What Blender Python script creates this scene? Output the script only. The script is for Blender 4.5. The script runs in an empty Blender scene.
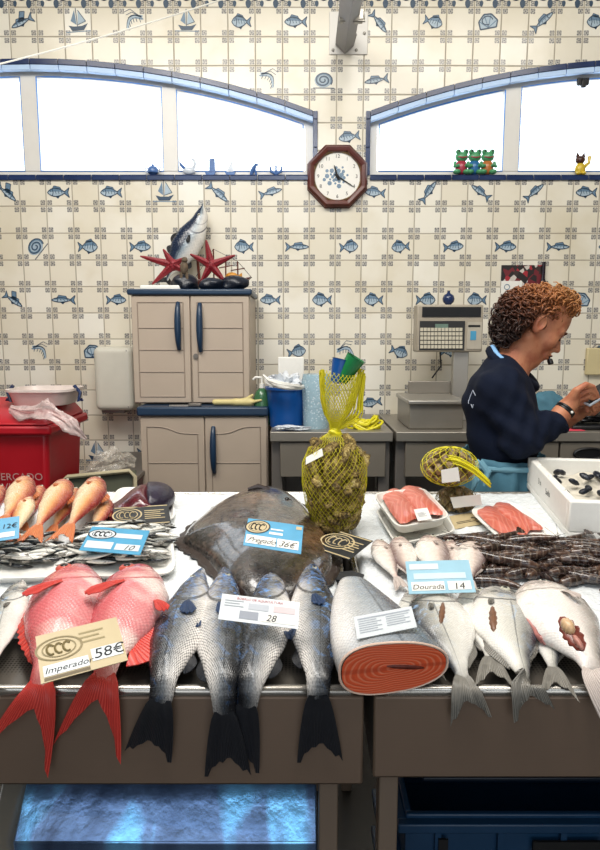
import bpy, math, random
import numpy as np
from mathutils import Vector, Matrix, noise
random.seed(7); rng = np.random.default_rng(7)
PI = math.pi
scene = bpy.context.scene
COL = scene.collection
V = Vector
# ---------------------------------------------------------------- camera
F = 640.0; TILT = math.radians(8.0); EYE = V((0, 0, 1.45))
FW = V((0, math.cos(TILT), -math.sin(TILT))); UPV = V((0, math.sin(TILT), math.cos(TILT)))
def ray(px, py): return FW*F + V((1, 0, 0))*(px-300) + UPV*(425-py)
def P(px, py, Y):                       # point seen at pixel, at distance Y into the hall
    r = ray(px, py); return EYE + r*(Y/r.y)
def PZ(px, py, Z):
    r = ray(px, py); return EYE + r*((Z-EYE.z)/r.z)
YF, ZF, YB, ZB = 0.95, 0.894, 1.95, 0.9615
SL = (ZB-ZF)/(YB-YF)
TN = V((0, -SL, 1)).normalized()
def tz(y): return ZF + SL*(y-YF)
def PH(px, py, h=0.0):                  # point seen at pixel, h above the counter top
    r = ray(px, py); k = (ZF + SL*(EYE.y-YF) + h - EYE.z)/(r.z - SL*r.y)
    return EYE + r*k
def ppm(p): return F/((p-EYE).dot(FW))  # pixels per metre at p
WY = 3.534
cd = bpy.data.cameras.new('camera'); cam = bpy.data.objects.new('camera', cd); COL.objects.link(cam)
cam.location = EYE; cam.rotation_euler = (PI/2-TILT, 0, 0)
cd.sensor_fit = 'HORIZONTAL'; cd.sensor_width = 36; cd.lens = F/600*36; cd.clip_start = 0.01
scene.camera = cam
# ---------------------------------------------------------------- objects
def tag(o, label=None, cat=None, group=None, kind=None):
    if label: o['label'] = label
    if cat: o['category'] = cat
    if group: o['group'] = group
    if kind: o['kind'] = kind
    return o
def thing(name, label, cat, loc=(0, 0, 0), group=None, rz=0):
    o = bpy.data.objects.new(name, None); COL.objects.link(o); o.location = loc; o.rotation_euler = (0, 0, rz)
    o.empty_display_size = 0.05
    return tag(o, label, cat, group)
def copy_tree(o, parent=None):
    c = o.copy(); COL.objects.link(c); c.parent = parent
    for ch in list(o.children): copy_tree(ch, c)
    return c
class MB:
    def __init__(s): s.v = []; s.f = []; s.m = []; s.uv = {}
    def add(s, vs, fs, mi=0, uvs=None):
        b = len(s.v); s.v += [tuple(p) for p in vs]
        for f in fs: s.f.append([b+i for i in f]); s.m.append(mi)
        if uvs is not None:
            for i, q in enumerate(uvs): s.uv[b+i] = q
        return s
    def box(s, lo, hi, mi=0, M=None):
        x0, y0, z0 = lo; x1, y1, z1 = hi
        vs = [V((x, y, z)) for z in (z0, z1) for y in (y0, y1) for x in (x0, x1)]
        if M is not None: vs = [M @ p for p in vs]
        return s.add(vs, [(0,2,3,1),(4,5,7,6),(0,1,5,4),(2,6,7,3),(0,4,6,2),(1,3,7,5)], mi)
    def tube(s, pts, r, n=8, mi=0, closed=False, cap=True):
        pts = [V(p) for p in pts]; m = len(pts); rs = r if isinstance(r, (list, tuple)) else [r]*m
        vs = []; up = None
        for i, p in enumerate(pts):
            a = pts[i-1] if (i > 0 or closed) else p; b = pts[(i+1) % m] if (i < m-1 or closed) else p
            t = (b-a); t = t.normalized() if t.length > 1e-9 else V((0, 0, 1))
            if up is None: up = V((0, 0, 1)) if abs(t.z) < .9 else V((1, 0, 0))
            x = up.cross(t)
            if x.length < 1e-6: x = t.orthogonal()
            x.normalize(); y = t.cross(x); up = y
            for k in range(n):
                a_ = 2*PI*k/n; vs.append(p + (x*math.cos(a_) + y*math.sin(a_))*rs[i])
        fs = []
        for i in range(m if closed else m-1):
            j = (i+1) % m
            for k in range(n):
                l = (k+1) % n; fs.append((i*n+k, i*n+l, j*n+l, j*n+k))
        if cap and not closed: fs.append(tuple(range(n))[::-1]); fs.append(tuple((m-1)*n+k for k in range(n)))
        return s.add(vs, fs, mi)
    def lathe(s, prof, n=24, c=(0, 0, 0), mi=0, M=None, sx=1, sy=1):
        c = V(c); vs = []; m = len(prof)
        for r, z in prof:
            for k in range(n):
                a = 2*PI*k/n; p = V((math.cos(a)*r*sx, math.sin(a)*r*sy, z)); p = (M @ p) if M is not None else p; vs.append(p+c)
        fs = [(i*n+k, i*n+(k+1) % n, (i+1)*n+(k+1) % n, (i+1)*n+k) for i in range(m-1) for k in range(n)]
        fs.append(tuple(range(n))[::-1]); fs.append(tuple((m-1)*n+k for k in range(n)))
        return s.add(vs, fs, mi)
    def prism(s, poly, o, ux, uy, d, mi=0):     # flat polygon with thickness d (Vector)
        o = V(o); ux = V(ux); uy = V(uy); d = V(d); n = len(poly)
        a = [o+ux*x+uy*y for x, y in poly]; vs = a + [p+d for p in a]
        fs = [tuple(range(n)), tuple(range(2*n-1, n-1, -1))] + [(i, i+n, (i+1) % n+n, (i+1) % n) for i in range(n)]
        return s.add(vs, fs, mi)
    def ell(s, c, r, n=12, m=8, mi=0, M=None):
        c = V(c); r = (r, r, r) if not isinstance(r, (tuple, list)) else r
        vs = []; fs = []
        for i in range(m+1):
            t = PI*i/m
            for k in range(n):
                a = 2*PI*k/n; p = V((r[0]*math.sin(t)*math.cos(a), r[1]*math.sin(t)*math.sin(a), r[2]*math.cos(t)))
                vs.append(((M @ p) if M is not None else p)+c)
        for i in range(m):
            for k in range(n): fs.append((i*n+k, (i+1)*n+k, (i+1)*n+(k+1) % n, i*n+(k+1) % n))
        return s.add(vs, fs, mi)
    def grid(s, fn, nu, nv, mi=0, closeu=False, uv=False):
        vs = []; uvs = []
        for i in range(nu+1-(1 if closeu else 0)):
            for j in range(nv+1):
                vs.append(fn(i/nu, j/nv)); uvs.append((i/nu, j/nv))
        fs = []; N = nv+1; mu = nu
        for i in range(mu):
            i2 = (i+1) % nu if closeu else i+1
            for j in range(nv): fs.append((i*N+j, i2*N+j, i2*N+j+1, i*N+j+1))
        return s.add(vs, fs, mi, uvs if uv else None)
    def build(s, name, mats, parent=None, smooth=True, origin=None, bevel=0, sub=0, solid=0, auto=True, seg=2, wn=False):
        me = bpy.data.meshes.new(name)
        o0 = V((0, 0, 0))
        if parent is not None and parent.get('_o') is not None: o0 = V(parent['_o'])
        elif origin is not None: o0 = V(origin)
        vs = [(p[0]-o0.x, p[1]-o0.y, p[2]-o0.z) for p in s.v] if o0.length > 0 else s.v
        me.from_pydata(vs, [], s.f)
        mats = mats if isinstance(mats, (list, tuple)) else [mats]
        for m in mats: me.materials.append(m)
        me.polygons.foreach_set('material_index', s.m)
        if s.uv:
            ul = me.uv_layers.new(name='UVMap')
            li = np.zeros(len(me.loops), dtype=np.int32); me.loops.foreach_get('vertex_index', li)
            arr = np.array([s.uv.get(i, (0, 0)) for i in range(len(s.v))], dtype=np.float32)
            ul.data.foreach_set('uv', arr[li].ravel())
        me.polygons.foreach_set('use_smooth', [smooth]*len(me.polygons))
        me.update()
        if smooth and auto: me.set_sharp_from_angle(angle=math.radians(42))
        o = bpy.data.objects.new(name, me); COL.objects.link(o)
        if parent is not None: o.parent = parent
        elif origin is not None: o.location = o0
        if solid: md = o.modifiers.new('solid', 'SOLIDIFY'); md.thickness = solid; md.offset = 0
        if bevel:
            md = o.modifiers.new('bevel', 'BEVEL'); md.width = bevel; md.segments = seg; md.limit_method = 'ANGLE'; md.angle_limit = math.radians(40)
        if sub: md = o.modifiers.new('sub', 'SUBSURF'); md.levels = sub; md.render_levels = sub
        return o
def thing_at(name, label, cat, o, group=None):
    """a thing whose parts are given in world coordinates; its Empty sits at o"""
    t = thing(name, label, cat, o, group); t['_o'] = tuple(o); return t
def structure(o): o['kind'] = 'structure'; return o
FONT = None
def text_mb(mb, s, o, ux, uy, size, nrm, mi=0, shear=0, d=0.0003, sp=1.0, bold=0.0, center=False):
    """lettering: o lower-left, ux, uy unit vectors in the plane, nrm outward; size = cap height-ish"""
    cu = bpy.data.curves.new('txt', 'FONT'); cu.body = s; cu.size = 1.0; cu.shear = shear; cu.space_character = sp; cu.offset = bold
    cu.resolution_u = 3
    if center: cu.align_x = 'CENTER'
    ob = bpy.data.objects.new('txt', cu); me = bpy.data.meshes.new_from_object(ob)
    vs = [V(o)+V(ux)*(v.co.x*size)+V(uy)*(v.co.y*size)+V(nrm)*d for v in me.vertices]
    fs = [tuple(p.vertices) for p in me.polygons]
    mb.add(vs, fs, mi)
    bpy.data.objects.remove(ob); bpy.data.curves.remove(cu); bpy.data.meshes.remove(me)
def interp(tab, u):                         # tab: [(u, a, b, ...)]
    if u <= tab[0][0]: return tab[0][1:]
    for a, b in zip(tab, tab[1:]):
        if u <= b[0]:
            t = (u-a[0])/(b[0]-a[0]); t = t*t*(3-2*t)*.5 + t*.5
            return tuple(p+(q-p)*t for p, q in zip(a[1:], b[1:]))
    return tab[-1][1:]
def catmull(pts, t):
    n = len(pts)-1; x = min(max(t, 0), 1)*n; i = min(int(x), n-1); f = x-i
    p0 = pts[max(i-1, 0)]; p1 = pts[i]; p2 = pts[i+1]; p3 = pts[min(i+2, n)]
    if i == 0: p0 = p1*2-p2
    if i+2 > n: p3 = p2*2-p1
    return (p1*2 + (p2-p0)*f + (p0*2-p1*5+p2*4-p3)*f*f + (-p0+p1*3-p2*3+p3)*f**3)*.5
def resample(pts, n=60):
    """arc-length even Catmull-Rom"""
    q = [catmull(pts, i/200) for i in range(201)]
    L = [0]
    for a, b in zip(q, q[1:]): L.append(L[-1]+(b-a).length)
    out = []; j = 0
    for i in range(n+1):
        t = L[-1]*i/n
        while j < 199 and L[j+1] < t: j += 1
        f = (t-L[j])/max(L[j+1]-L[j], 1e-9); out.append(q[j].lerp(q[j+1], min(f, 1)))
    return out, L[-1]
# ---------------------------------------------------------------- SDF + surface nets
def sell(X, c, r, R=None):
    d = X-np.array(c, dtype=np.float32)
    if R is not None: d = d @ np.array(R, dtype=np.float32)
    r = np.array(r, dtype=np.float32); k0 = np.sqrt(((d/r)**2).sum(-1)); k1 = np.sqrt(((d/(r*r))**2).sum(-1))
    return k0*(k0-1)/np.maximum(k1, 1e-6)
def scone(X, a, b, ra, rb):
    a = np.array(a, dtype=np.float32); b = np.array(b, dtype=np.float32); ab = b-a; l = max(float((ab*ab).sum()), 1e-9)
    t = np.clip(((X-a) @ ab)/l, 0, 1)
    return np.sqrt(((X-a-t[..., None]*ab)**2).sum(-1)) - (ra+(rb-ra)*t)
def smin(a, b, k):
    h = np.maximum(k-np.abs(a-b), 0)/k; return np.minimum(a, b)-h*h*k*.25
def smax(a, b, k): return -smin(-a, -b, k)
def nets(fn, lo, hi, vox):
    lo = np.array(lo, dtype=np.float32); hi = np.array(hi, dtype=np.float32)
    n = np.ceil((hi-lo)/vox).astype(int)+1
    ax = [lo[i]+vox*np.arange(n[i], dtype=np.float32) for i in range(3)]
    X = np.stack(np.meshgrid(*ax, indexing='ij'), -1); D = fn(X)
    S = D < 0
    c = np.zeros(tuple(n-1)+(3,), dtype=np.float32); cnt = np.zeros(tuple(n-1), dtype=np.float32)
    cor = [(i, j, k) for i in (0, 1) for j in (0, 1) for k in (0, 1)]
    def sl(o, arr): return arr[o[0]:n[0]-1+o[0], o[1]:n[1]-1+o[1], o[2]:n[2]-1+o[2]]
    for a in cor:
        for axx in range(3):
            if a[axx] == 0:
                b = list(a); b[axx] = 1; b = tuple(b)
                da = sl(a, D); db = sl(b, D); cross = (da < 0) != (db < 0)
                t = np.where(cross, da/np.where(cross, da-db, 1), 0)
                pos = np.zeros(da.shape+(3,), dtype=np.float32)
                for q in range(3): pos[..., q] = a[q]
                pos[..., axx] += t
                c += pos*cross[..., None]; cnt += cross
    act = cnt > 0; idx = -np.ones(act.shape, dtype=np.int64); idx[act] = np.arange(act.sum())
    base = np.argwhere(act).astype(np.float32)
    verts = lo+vox*(base+c[act]/cnt[act][:, None])
    faces = []
    for axx in range(3):
        o1, o2 = [(1, 2), (2, 0), (0, 1)][axx]
        sh = [slice(None)]*3; sa = list(sh); sb = list(sh)
        sa[axx] = slice(0, n[axx]-1); sb[axx] = slice(1, n[axx])
        A = S[tuple(sa)]; B = S[tuple(sb)]
        e = np.argwhere(A != B)
        e = e[(e[:, o1] > 0) & (e[:, o2] > 0) & (e[:, o1] < n[o1]-1) & (e[:, o2] < n[o2]-1)]
        if not len(e): continue
        def cell(d1, d2):
            q = e.copy(); q[:, o1] -= d1; q[:, o2] -= d2; return idx[q[:, 0], q[:, 1], q[:, 2]]
        quad = np.stack([cell(0, 0), cell(1, 0), cell(1, 1), cell(0, 1)], 1)
        flip = ~A[e[:, 0], e[:, 1], e[:, 2]]
        quad[flip] = quad[flip][:, ::-1]
        faces.append(quad)
    faces = np.concatenate(faces); faces = faces[(faces >= 0).all(1)]
    return verts, faces
def nets_mb(mb, fn, lo, hi, vox, mi=0):
    v, f = nets(fn, lo, hi, vox); mb.add(v.tolist(), f.tolist(), mi); return v
# ---------------------------------------------------------------- materials
class NT:
    def __init__(s, name):
        s.mat = bpy.data.materials.new(name); s.mat.use_nodes = True; s.t = s.mat.node_tree; s.n = s.t.nodes
        s.b = s.n['Principled BSDF']
    def node(s, t, **k):
        o = s.n.new(t)
        for a, b in k.items(): setattr(o, a, b)
        return o
    def _in(s, sock, x):
        if isinstance(x, bpy.types.NodeSocket): s.t.links.new(x, sock)
        elif x is not None:
            sock.default_value = x
    def m(s, op, a, b=None, c=None, clamp=False):
        o = s.node('ShaderNodeMath', operation=op, use_clamp=clamp)
        s._in(o.inputs[0], a); s._in(o.inputs[1], b)
        if c is not None: s._in(o.inputs[2], c)
        return o.outputs[0]
    def mix(s, f, a, b, mode='MIX'):
        o = s.node('ShaderNodeMix', data_type='RGBA', blend_type=mode)
        s._in(o.inputs[0], f); s._in(o.inputs[6], rgba(a)); s._in(o.inputs[7], rgba(b)); return o.outputs[2]
    def ramp(s, f, stops, interp='LINEAR'):
        o = s.node('ShaderNodeValToRGB'); o.color_ramp.interpolation = interp
        e = o.color_ramp.elements
        while len(e) < len(stops): e.new(.5)
        for el, (p, c) in zip(e, stops): el.position = p; el.color = rgba(c)
        s._in(o.inputs[0], f); return o.outputs[0]
    def step(s, x, e0, e1):
        o = s.node('ShaderNodeMapRange', interpolation_type='SMOOTHSTEP'); s._in(o.inputs[0], x)
        o.inputs[1].default_value = e0; o.inputs[2].default_value = e1; return o.outputs[0]
    def coord(s, w='Object'): return s.node('ShaderNodeTexCoord').outputs[w]
    def sep(s, v):
        o = s.node('ShaderNodeSeparateXYZ'); s._in(o.inputs[0], v); return o.outputs
    def comb(s, x, y, z):
        o = s.node('ShaderNodeCombineXYZ')
        for i, q in enumerate((x, y, z)): s._in(o.inputs[i], q)
        return o.outputs[0]
    def map(s, v, sc=(1, 1, 1), loc=(0, 0, 0)):
        o = s.node('ShaderNodeMapping'); s._in(o.inputs[0], v); o.inputs[3].default_value = sc; o.inputs[1].default_value = loc; return o.outputs[0]
    def noise(s, v, scale, det=3, rough=.5, dist=0, out=0):
        o = s.node('ShaderNodeTexNoise'); s._in(o.inputs['Vector'], v); o.inputs['Scale'].default_value = scale
        o.inputs['Detail'].default_value = det; o.inputs['Roughness'].default_value = rough; o.inputs['Distortion'].default_value = dist
        return o.outputs[out]
    def vor(s, v, scale, feat='F1', out='Distance', rnd=1.0):
        o = s.node('ShaderNodeTexVoronoi', feature=feat); s._in(o.inputs['Vector'], v); o.inputs['Scale'].default_value = scale
        o.inputs['Randomness'].default_value = rnd
        return o.outputs[out]
    def bump(s, h, st=.3, d=.01):
        o = s.node('ShaderNodeBump'); s._in(o.inputs['Height'], h); o.inputs['Strength'].default_value = st; o.inputs['Distance'].default_value = d
        s.t.links.new(o.outputs[0], s.b.inputs['Normal'])
    def set(s, **k):
        names = dict(col='Base Color', rough='Roughness', metal='Metallic', spec='Specular IOR Level', alpha='Alpha', trans='Transmission Weight', ior='IOR', coat='Coat Weight', coatr='Coat Roughness', sss='Subsurface Weight', em='Emission Color', ems='Emission Strength', sheen='Sheen Weight')
        for a, b in k.items():
            if a in ('col', 'em'): b = rgba(b)
            s._in(s.b.inputs[names[a]], b)
        return s.mat
def lin(c): return c/12.92 if c <= .04045 else ((c+.055)/1.055)**2.4
def rgba(c):
    if isinstance(c, bpy.types.NodeSocket): return c
    if isinstance(c, str): return tuple(lin(int(c[i:i+2], 16)/255) for i in (0, 2, 4))+(1,)
    if len(c) == 3: return tuple(c)+(1,)
    return c
def simple(name, col, rough=.5, metal=0, var=.12, nscale=18, bump=0, spec=.5, bscale=None, **k):
    t = NT(name); co = t.coord(); n = t.noise(co, nscale, 4)
    c = rgba(col); dark = tuple(x*(1-var*1.6) for x in c[:3]); lite = tuple(min(1, x*(1+var)) for x in c[:3])
    t.set(col=t.mix(n, dark, lite), rough=t.m('ADD', t.m('MULTIPLY', n, .12), rough-.06), metal=metal, spec=spec, **k)
    if bump: t.bump(t.noise(co, bscale or nscale*3, 4), bump, .004)
    return t.mat
MT = {}
def tilemat(x0, z0, S):
    t = NT('painted_tile'); co = t.coord(); x, y, z = t.sep(co)
    u = t.m('DIVIDE', t.m('SUBTRACT', x, x0), S); v = t.m('DIVIDE', t.m('SUBTRACT', z, z0), S)
    wob = t.noise(co, 1.3, 1); u2 = t.m('ADD', u, t.m('MULTIPLY', t.m('SUBTRACT', wob, .5), .05))
    wob2 = t.noise(t.map(co, loc=(5, 3, 9)), 1.7, 1); v2 = t.m('ADD', v, t.m('MULTIPLY', t.m('SUBTRACT', wob2, .5), .05))
    fu = t.m('FRACT', t.m('ADD', u2, 100)); fv = t.m('FRACT', t.m('ADD', v2, 100))
    cu = t.m('SUBTRACT', .5, t.m('ABSOLUTE', t.m('SUBTRACT', fu, .5)))
    cv = t.m('SUBTRACT', .5, t.m('ABSOLUTE', t.m('SUBTRACT', fv, .5)))
    edge = t.m('MINIMUM', cu, cv)
    grout = t.m('SUBTRACT', 1, t.step(edge, .010, .034))
    # corner flowers
    cx = t.m('SUBTRACT', cu, .13); cy = t.m('SUBTRACT', cv, .13)
    r = t.m('SQRT', t.m('ADD', t.m('MULTIPLY', cx, cx), t.m('MULTIPLY', cy, cy)))
    th = t.m('ARCTAN2', cy, cx)
    pet = t.m('MULTIPLY', t.m('SUBTRACT', 1, t.m('COSINE', t.m('MULTIPLY', th, 4))), .5)
    rad = t.m('ADD', .085, t.m('MULTIPLY', pet, .035))
    body = t.m('SUBTRACT', 1, t.step(t.m('DIVIDE', r, rad), .82, 1.05))
    ring = t.step(t.m('ABSOLUTE', t.m('SUBTRACT', r, .045)), .006, .018)
    nz = t.step(t.noise(co, 260, 2), .35, .6)
    flower = t.m('MULTIPLY', body, t.m('ADD', .5, t.m('MULTIPLY', ring, .5)))
    flower = t.m('MULTIPLY', flower, t.m('ADD', .45, t.m('MULTIPLY', nz, .5)))
    cid = t.comb(t.m('FLOOR', t.m('ADD', u2, 100)), t.m('FLOOR', t.m('ADD', v2, 100)), 0)
    wn = t.node('ShaderNodeTexWhiteNoise', noise_dimensions='3D'); t.t.links.new(cid, wn.inputs[0])
    base = t.ramp(wn.outputs[0], [(0, 'DDD5C2'), (.35, 'E2DBCA'), (.7, 'E6E0D1'), (1, 'EAE6DA')])
    dirt = t.noise(co, 3.2, 4); base = t.mix(t.step(dirt, .45, .8), base, 'D6CCB4')
    c = t.mix(t.m('MULTIPLY', grout, .75), base, '857A68')
    c = t.mix(flower, c, '3C4252')
    t.set(col=c, rough=t.m('ADD', .18, t.m('MULTIPLY', grout, .5)), spec=.5)
    hgt = t.m('ADD', t.m('MULTIPLY', grout, -1), t.m('MULTIPLY', t.noise(co, 14, 2), .5)); t.bump(hgt, .35, .003)
    return t.mat
def fishmat(name, back, side, belly, scale=55, asp=2.4, sheen=None, spot=None, rough=.24, bst=.35, redden=None, head=None, line=True, lo=.28, mid=.56, hi=.8, tail=None, net=1.0, patch=None):
    t = NT(name); uv = t.node('ShaderNodeUVMap').outputs[0]; u, v, _ = t.sep(uv); co = t.coord()
    n = t.noise(co, 22, 4); n2 = t.noise(co, 90, 3)
    vd = t.m('ADD', v, t.m('MULTIPLY', t.m('SUBTRACT', n, .5), .22))
    c = t.ramp(vd, [(lo-.14, belly), (mid, side), (hi, back)])
    # mottled shine, painted into the skin colour as patches
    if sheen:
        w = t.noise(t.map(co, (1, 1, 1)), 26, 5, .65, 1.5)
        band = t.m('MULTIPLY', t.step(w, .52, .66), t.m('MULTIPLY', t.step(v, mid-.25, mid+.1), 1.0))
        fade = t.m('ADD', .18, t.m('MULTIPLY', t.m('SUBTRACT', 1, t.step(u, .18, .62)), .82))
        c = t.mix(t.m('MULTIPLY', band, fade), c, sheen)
    su_ = t.m('MULTIPLY', u, scale*.7); sw_ = t.m('MULTIPLY', v, scale/asp*.7); sv = t.comb(t.m('ADD', su_, sw_), t.m('SUBTRACT', su_, sw_), 0)
    vs = t.vor(sv, 1.0, rnd=.18)
    body = t.m('MULTIPLY', t.step(u, .24, .32), 1)
    sc = t.m('MULTIPLY', t.m('MULTIPLY', t.step(vs, .34, .62), body), t.m('ADD', .35, t.m('MULTIPLY', u, .45)))
    c = t.mix(t.m('MULTIPLY', sc, net), c, back if not spot else spot)
    if patch:
        pn = t.noise(co, 9, 3, .5, .8); c = t.mix(t.m('MULTIPLY', t.step(pn, .48, .66), .75), c, patch)
    if tail:
        c = t.mix(t.m('MULTIPLY', t.step(u, .84, 1.02), .75), c, tail)
    if redden: c = t.mix(t.m('MULTIPLY', t.step(n2, .55, .8), .5), c, redden)
    if head:
        hn = t.noise(co, 38, 4, .6, 2.0); hc = t.mix(t.step(hn, .44, .58), back, head); c = t.mix(t.m('MULTIPLY', t.m('SUBTRACT', 1, t.step(u, .16, .28)), t.m('ADD', .35, t.m('MULTIPLY', t.step(n, .35, .65), .6))), c, hc)
    # gill arc, mouth, lateral line
    dv = t.m('SUBTRACT', v, .5); arc = t.m('SUBTRACT', .27, t.m('MULTIPLY', t.m('MULTIPLY', dv, dv), .42))
    g = t.m('SUBTRACT', 1, t.step(t.m('ABSOLUTE', t.m('SUBTRACT', u, arc)), .003, .011))
    arc2 = t.m('SUBTRACT', .19, t.m('MULTIPLY', t.m('MULTIPLY', dv, dv), .3))
    g2 = t.m('MULTIPLY', t.m('SUBTRACT', 1, t.step(t.m('ABSOLUTE', t.m('SUBTRACT', u, arc2)), .002, .008)), .5)
    mo = t.m('MULTIPLY', t.m('SUBTRACT', 1, t.step(t.m('ABSOLUTE', t.m('SUBTRACT', v, t.m('SUBTRACT', .47, t.m('MULTIPLY', u, 1.2)))), .012, .03)), t.m('SUBTRACT', 1, t.step(u, .07, .1)))
    dk = t.m('MAXIMUM', t.m('MAXIMUM', g, g2), mo)
    if line:
        ll = t.m('MULTIPLY', t.m('SUBTRACT', 1, t.step(t.m('ABSOLUTE', t.m('SUBTRACT', v, t.m('ADD', .56, t.m('MULTIPLY', t.m('SUBTRACT', 1, u), .09)))), .006, .02)), body)
        dk = t.m('MAXIMUM', dk, t.m('MULTIPLY', ll, .75))
    c = t.mix(t.m('MULTIPLY', dk, .8), c, back if not spot else spot)
    t.set(col=c, rough=t.m('ADD', rough-.08, t.m('MULTIPLY', n2, .22)), spec=.6, coat=.35, coatr=.12)
    h = t.m('ADD', t.m('MULTIPLY', t.m('MULTIPLY', vs, body), -.8), t.m('ADD', t.m('MULTIPLY', dk, -.9), t.m('MULTIPLY', n, 1.2)))
    t.bump(h, bst, .004)
    return t.mat
def finmat(name, c1, c2, rays=26, rough=.35):
    t = NT(name); u, v, _ = t.sep(t.node('ShaderNodeUVMap').outputs[0]); co = t.coord()
    w = t.m('SINE', t.m('MULTIPLY', v, rays*2*PI)); n = t.noise(co, 60, 3)
    f = t.m('MULTIPLY', t.m('ADD', t.m('MULTIPLY', w, .5), .5), .7)
    t.set(col=t.mix(t.m('ADD', f, t.m('MULTIPLY', n, .3)), c1, c2), rough=rough, spec=.5)
    t.bump(w, .4, .002); return t.mat
def steel(name, col='B8B4AC', rough=.3, aniso=True, dirt=.25, metal=.65):
    t = NT(name); co = t.coord(); n = t.noise(t.map(co, (1, 1, 1)), 5, 5); st = t.noise(t.map(co, (3, 60, 60)), 6, 3)
    c = rgba(col); d = tuple(x*(1-dirt) for x in c[:3])
    t.set(col=t.mix(n, d, c), rough=t.m('ADD', rough-.07, t.m('MULTIPLY', t.m('ADD', n, st), .12)), metal=metal)
    t.bump(st, .06, .002); return t.mat
def glassy(name, col='FFFFFF', rough=.05, alpha=.3, **k):
    """clear film / thin plastic as a thin see-through sheet"""
    t = NT(name); co = t.coord(); n = t.noise(co, 35, 4, .6, 1)
    t.set(col=col, rough=rough, alpha=t.m('ADD', alpha-.12, t.m('MULTIPLY', t.step(n, .4, .7), .3)), spec=.8, **k); t.bump(n, .5, .006); return t.mat
MT['steel'] = steel('brushed_steel'); MT['steel_dark'] = steel('dull_steel', '7A746E', .35, metal=.4)
MT['apron_steel'] = steel('apron_steel', '7C6858', .45, dirt=.12, metal=.35)
MT['leg_steel'] = steel('leg_steel', '8A7868', .4, metal=.35)
MT['shelf_steel'] = steel('shelf_steel', 'A9C2DC', .22, dirt=.55, metal=.35)  # blue reflection streaks mixed into the colour through the dirt amount
MT['white_plastic'] = simple('white_plastic', 'E6E4DC', .35, var=.04)
MT['foam'] = simple('white_foam', 'ECEAE4', .6, var=.04, nscale=60, bump=.1)
MT['beige'] = simple('beige_plastic', 'B5A594', .42, var=.05, nscale=8)
MT['navy_plastic'] = simple('navy_plastic', '1B344E', .35, var=.1)
MT['red_plastic'] = simple('red_plastic', 'B41222', .38, var=.1, nscale=8)
MT['blue_plastic'] = simple('blue_plastic', '0A4E97', .35, var=.06)
MT['frame_white'] = simple('window_frame_white', 'DEDBD5', .4, var=.04)
MT['cobalt'] = simple('cobalt_glaze', '24355E', .2, var=.35, nscale=9)
MT['reveal'] = simple('daylit_blue_reveal', 'B9D4F6', .4, var=.08)  # daylight on the reveals painted in as pale blue
MT['ink_dark'] = simple('tile_ink_dark', '2F475E', .3, var=.25, nscale=120)
MT['ink_mid'] = simple('tile_ink_mid', '68849C', .3, var=.2, nscale=90)
MT['ink_pale'] = simple('tile_ink_pale', 'A7B9C6', .3, var=.12, nscale=90)
MT['black'] = simple('black_plastic', '101114', .4, var=.1)
MT['ink_black'] = simple('black_ink', '15161A', .7, var=.1)
MT['paper'] = simple('white_paper', 'E9E7E0', .6, var=.03)
MT['card_cream'] = simple('cream_card', 'C2B088', .4, var=.07)
MT['card_blue'] = simple('blue_card', '4A9CC4', .35, var=.12, nscale=30)
MT['card_pale'] = simple('pale_card', 'D5DBDE', .35, var=.05)
MT['card_dark'] = simple('dark_card', '2B2D30', .35, var=.1)
MT['wood'] = simple('mahogany', '5A2418', .3, var=.35, nscale=25)
MT['yellow'] = simple('yellow_net', 'E0D51E', .4, var=.1)
MT['navy_cloth'] = simple('navy_cloth', '081226', .85, var=.2, nscale=12, bump=.25, bscale=300, spec=.2)
MT['teal_cloth'] = simple('teal_cloth', '48788C', .8, var=.15, nscale=10, bump=.2, bscale=200)
MT['green_plastic'] = simple('green_plastic', '146B45', .3, var=.1)
MT['dark'] = simple('dark_cavity', '0C0B0B', .7, var=.1)
# ---------------------------------------------------------------- the setting
def WX(px, py): p = P(px, py, WY); return p.x, p.z
TS = 0.14
gx, gz = WX(283.3, 233.5)
CEIL, XL, XR, YN = 4.3, -3.3, 3.4, -4.2
# window arches (wall plane x, z)
def zz(py, px=300): return WX(px, py)[1]
WSILL = zz(175.5)
def mkwin(xa, xb, pyside, pypeak):
    x0 = WX(xa, 150)[0]; x1 = WX(xb, 150)[0]
    return dict(x0=x0, x1=x1, zs=zz(pyside), zp=zz(pypeak))
WINS = [mkwin(-243, 313, 116, 64), mkwin(370, 926, 116, 64)]
def arch(w, x, inset=0.0):
    c = (w['x0']+w['x1'])/2; h = (w['x1']-w['x0'])/2; t = (x-c)/h
    # flattish arch of constant curvature
    rise = w['zp']-w['zs']; R = (h*h+rise*rise)/(2*rise)
    return w['zp']-R+math.sqrt(max((R-inset)**2-(x-c)**2, 0)) if True else 0
wall = MB()
xs = set([XL, XR])
for w in WINS:
    w['x0'] = max(w['x0'], XL+.12); w['x1c'] = min(w['x1'], XR-.12)
    w['c'] = None
WINS[0] = dict(mkwin(-243, 313, 116, 64)); WINS[1] = dict(mkwin(370, 926, 116, 64))
for w in WINS:
    w['a'] = max(w['x0'], XL+.15); w['b'] = min(w['x1'], XR-.15)
    n = 40
    for i in range(n+1): xs.add(w['a']+(w['b']-w['a'])*i/n)
xs = sorted(xs)
RD = 0.10                                # reveal depth
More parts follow.
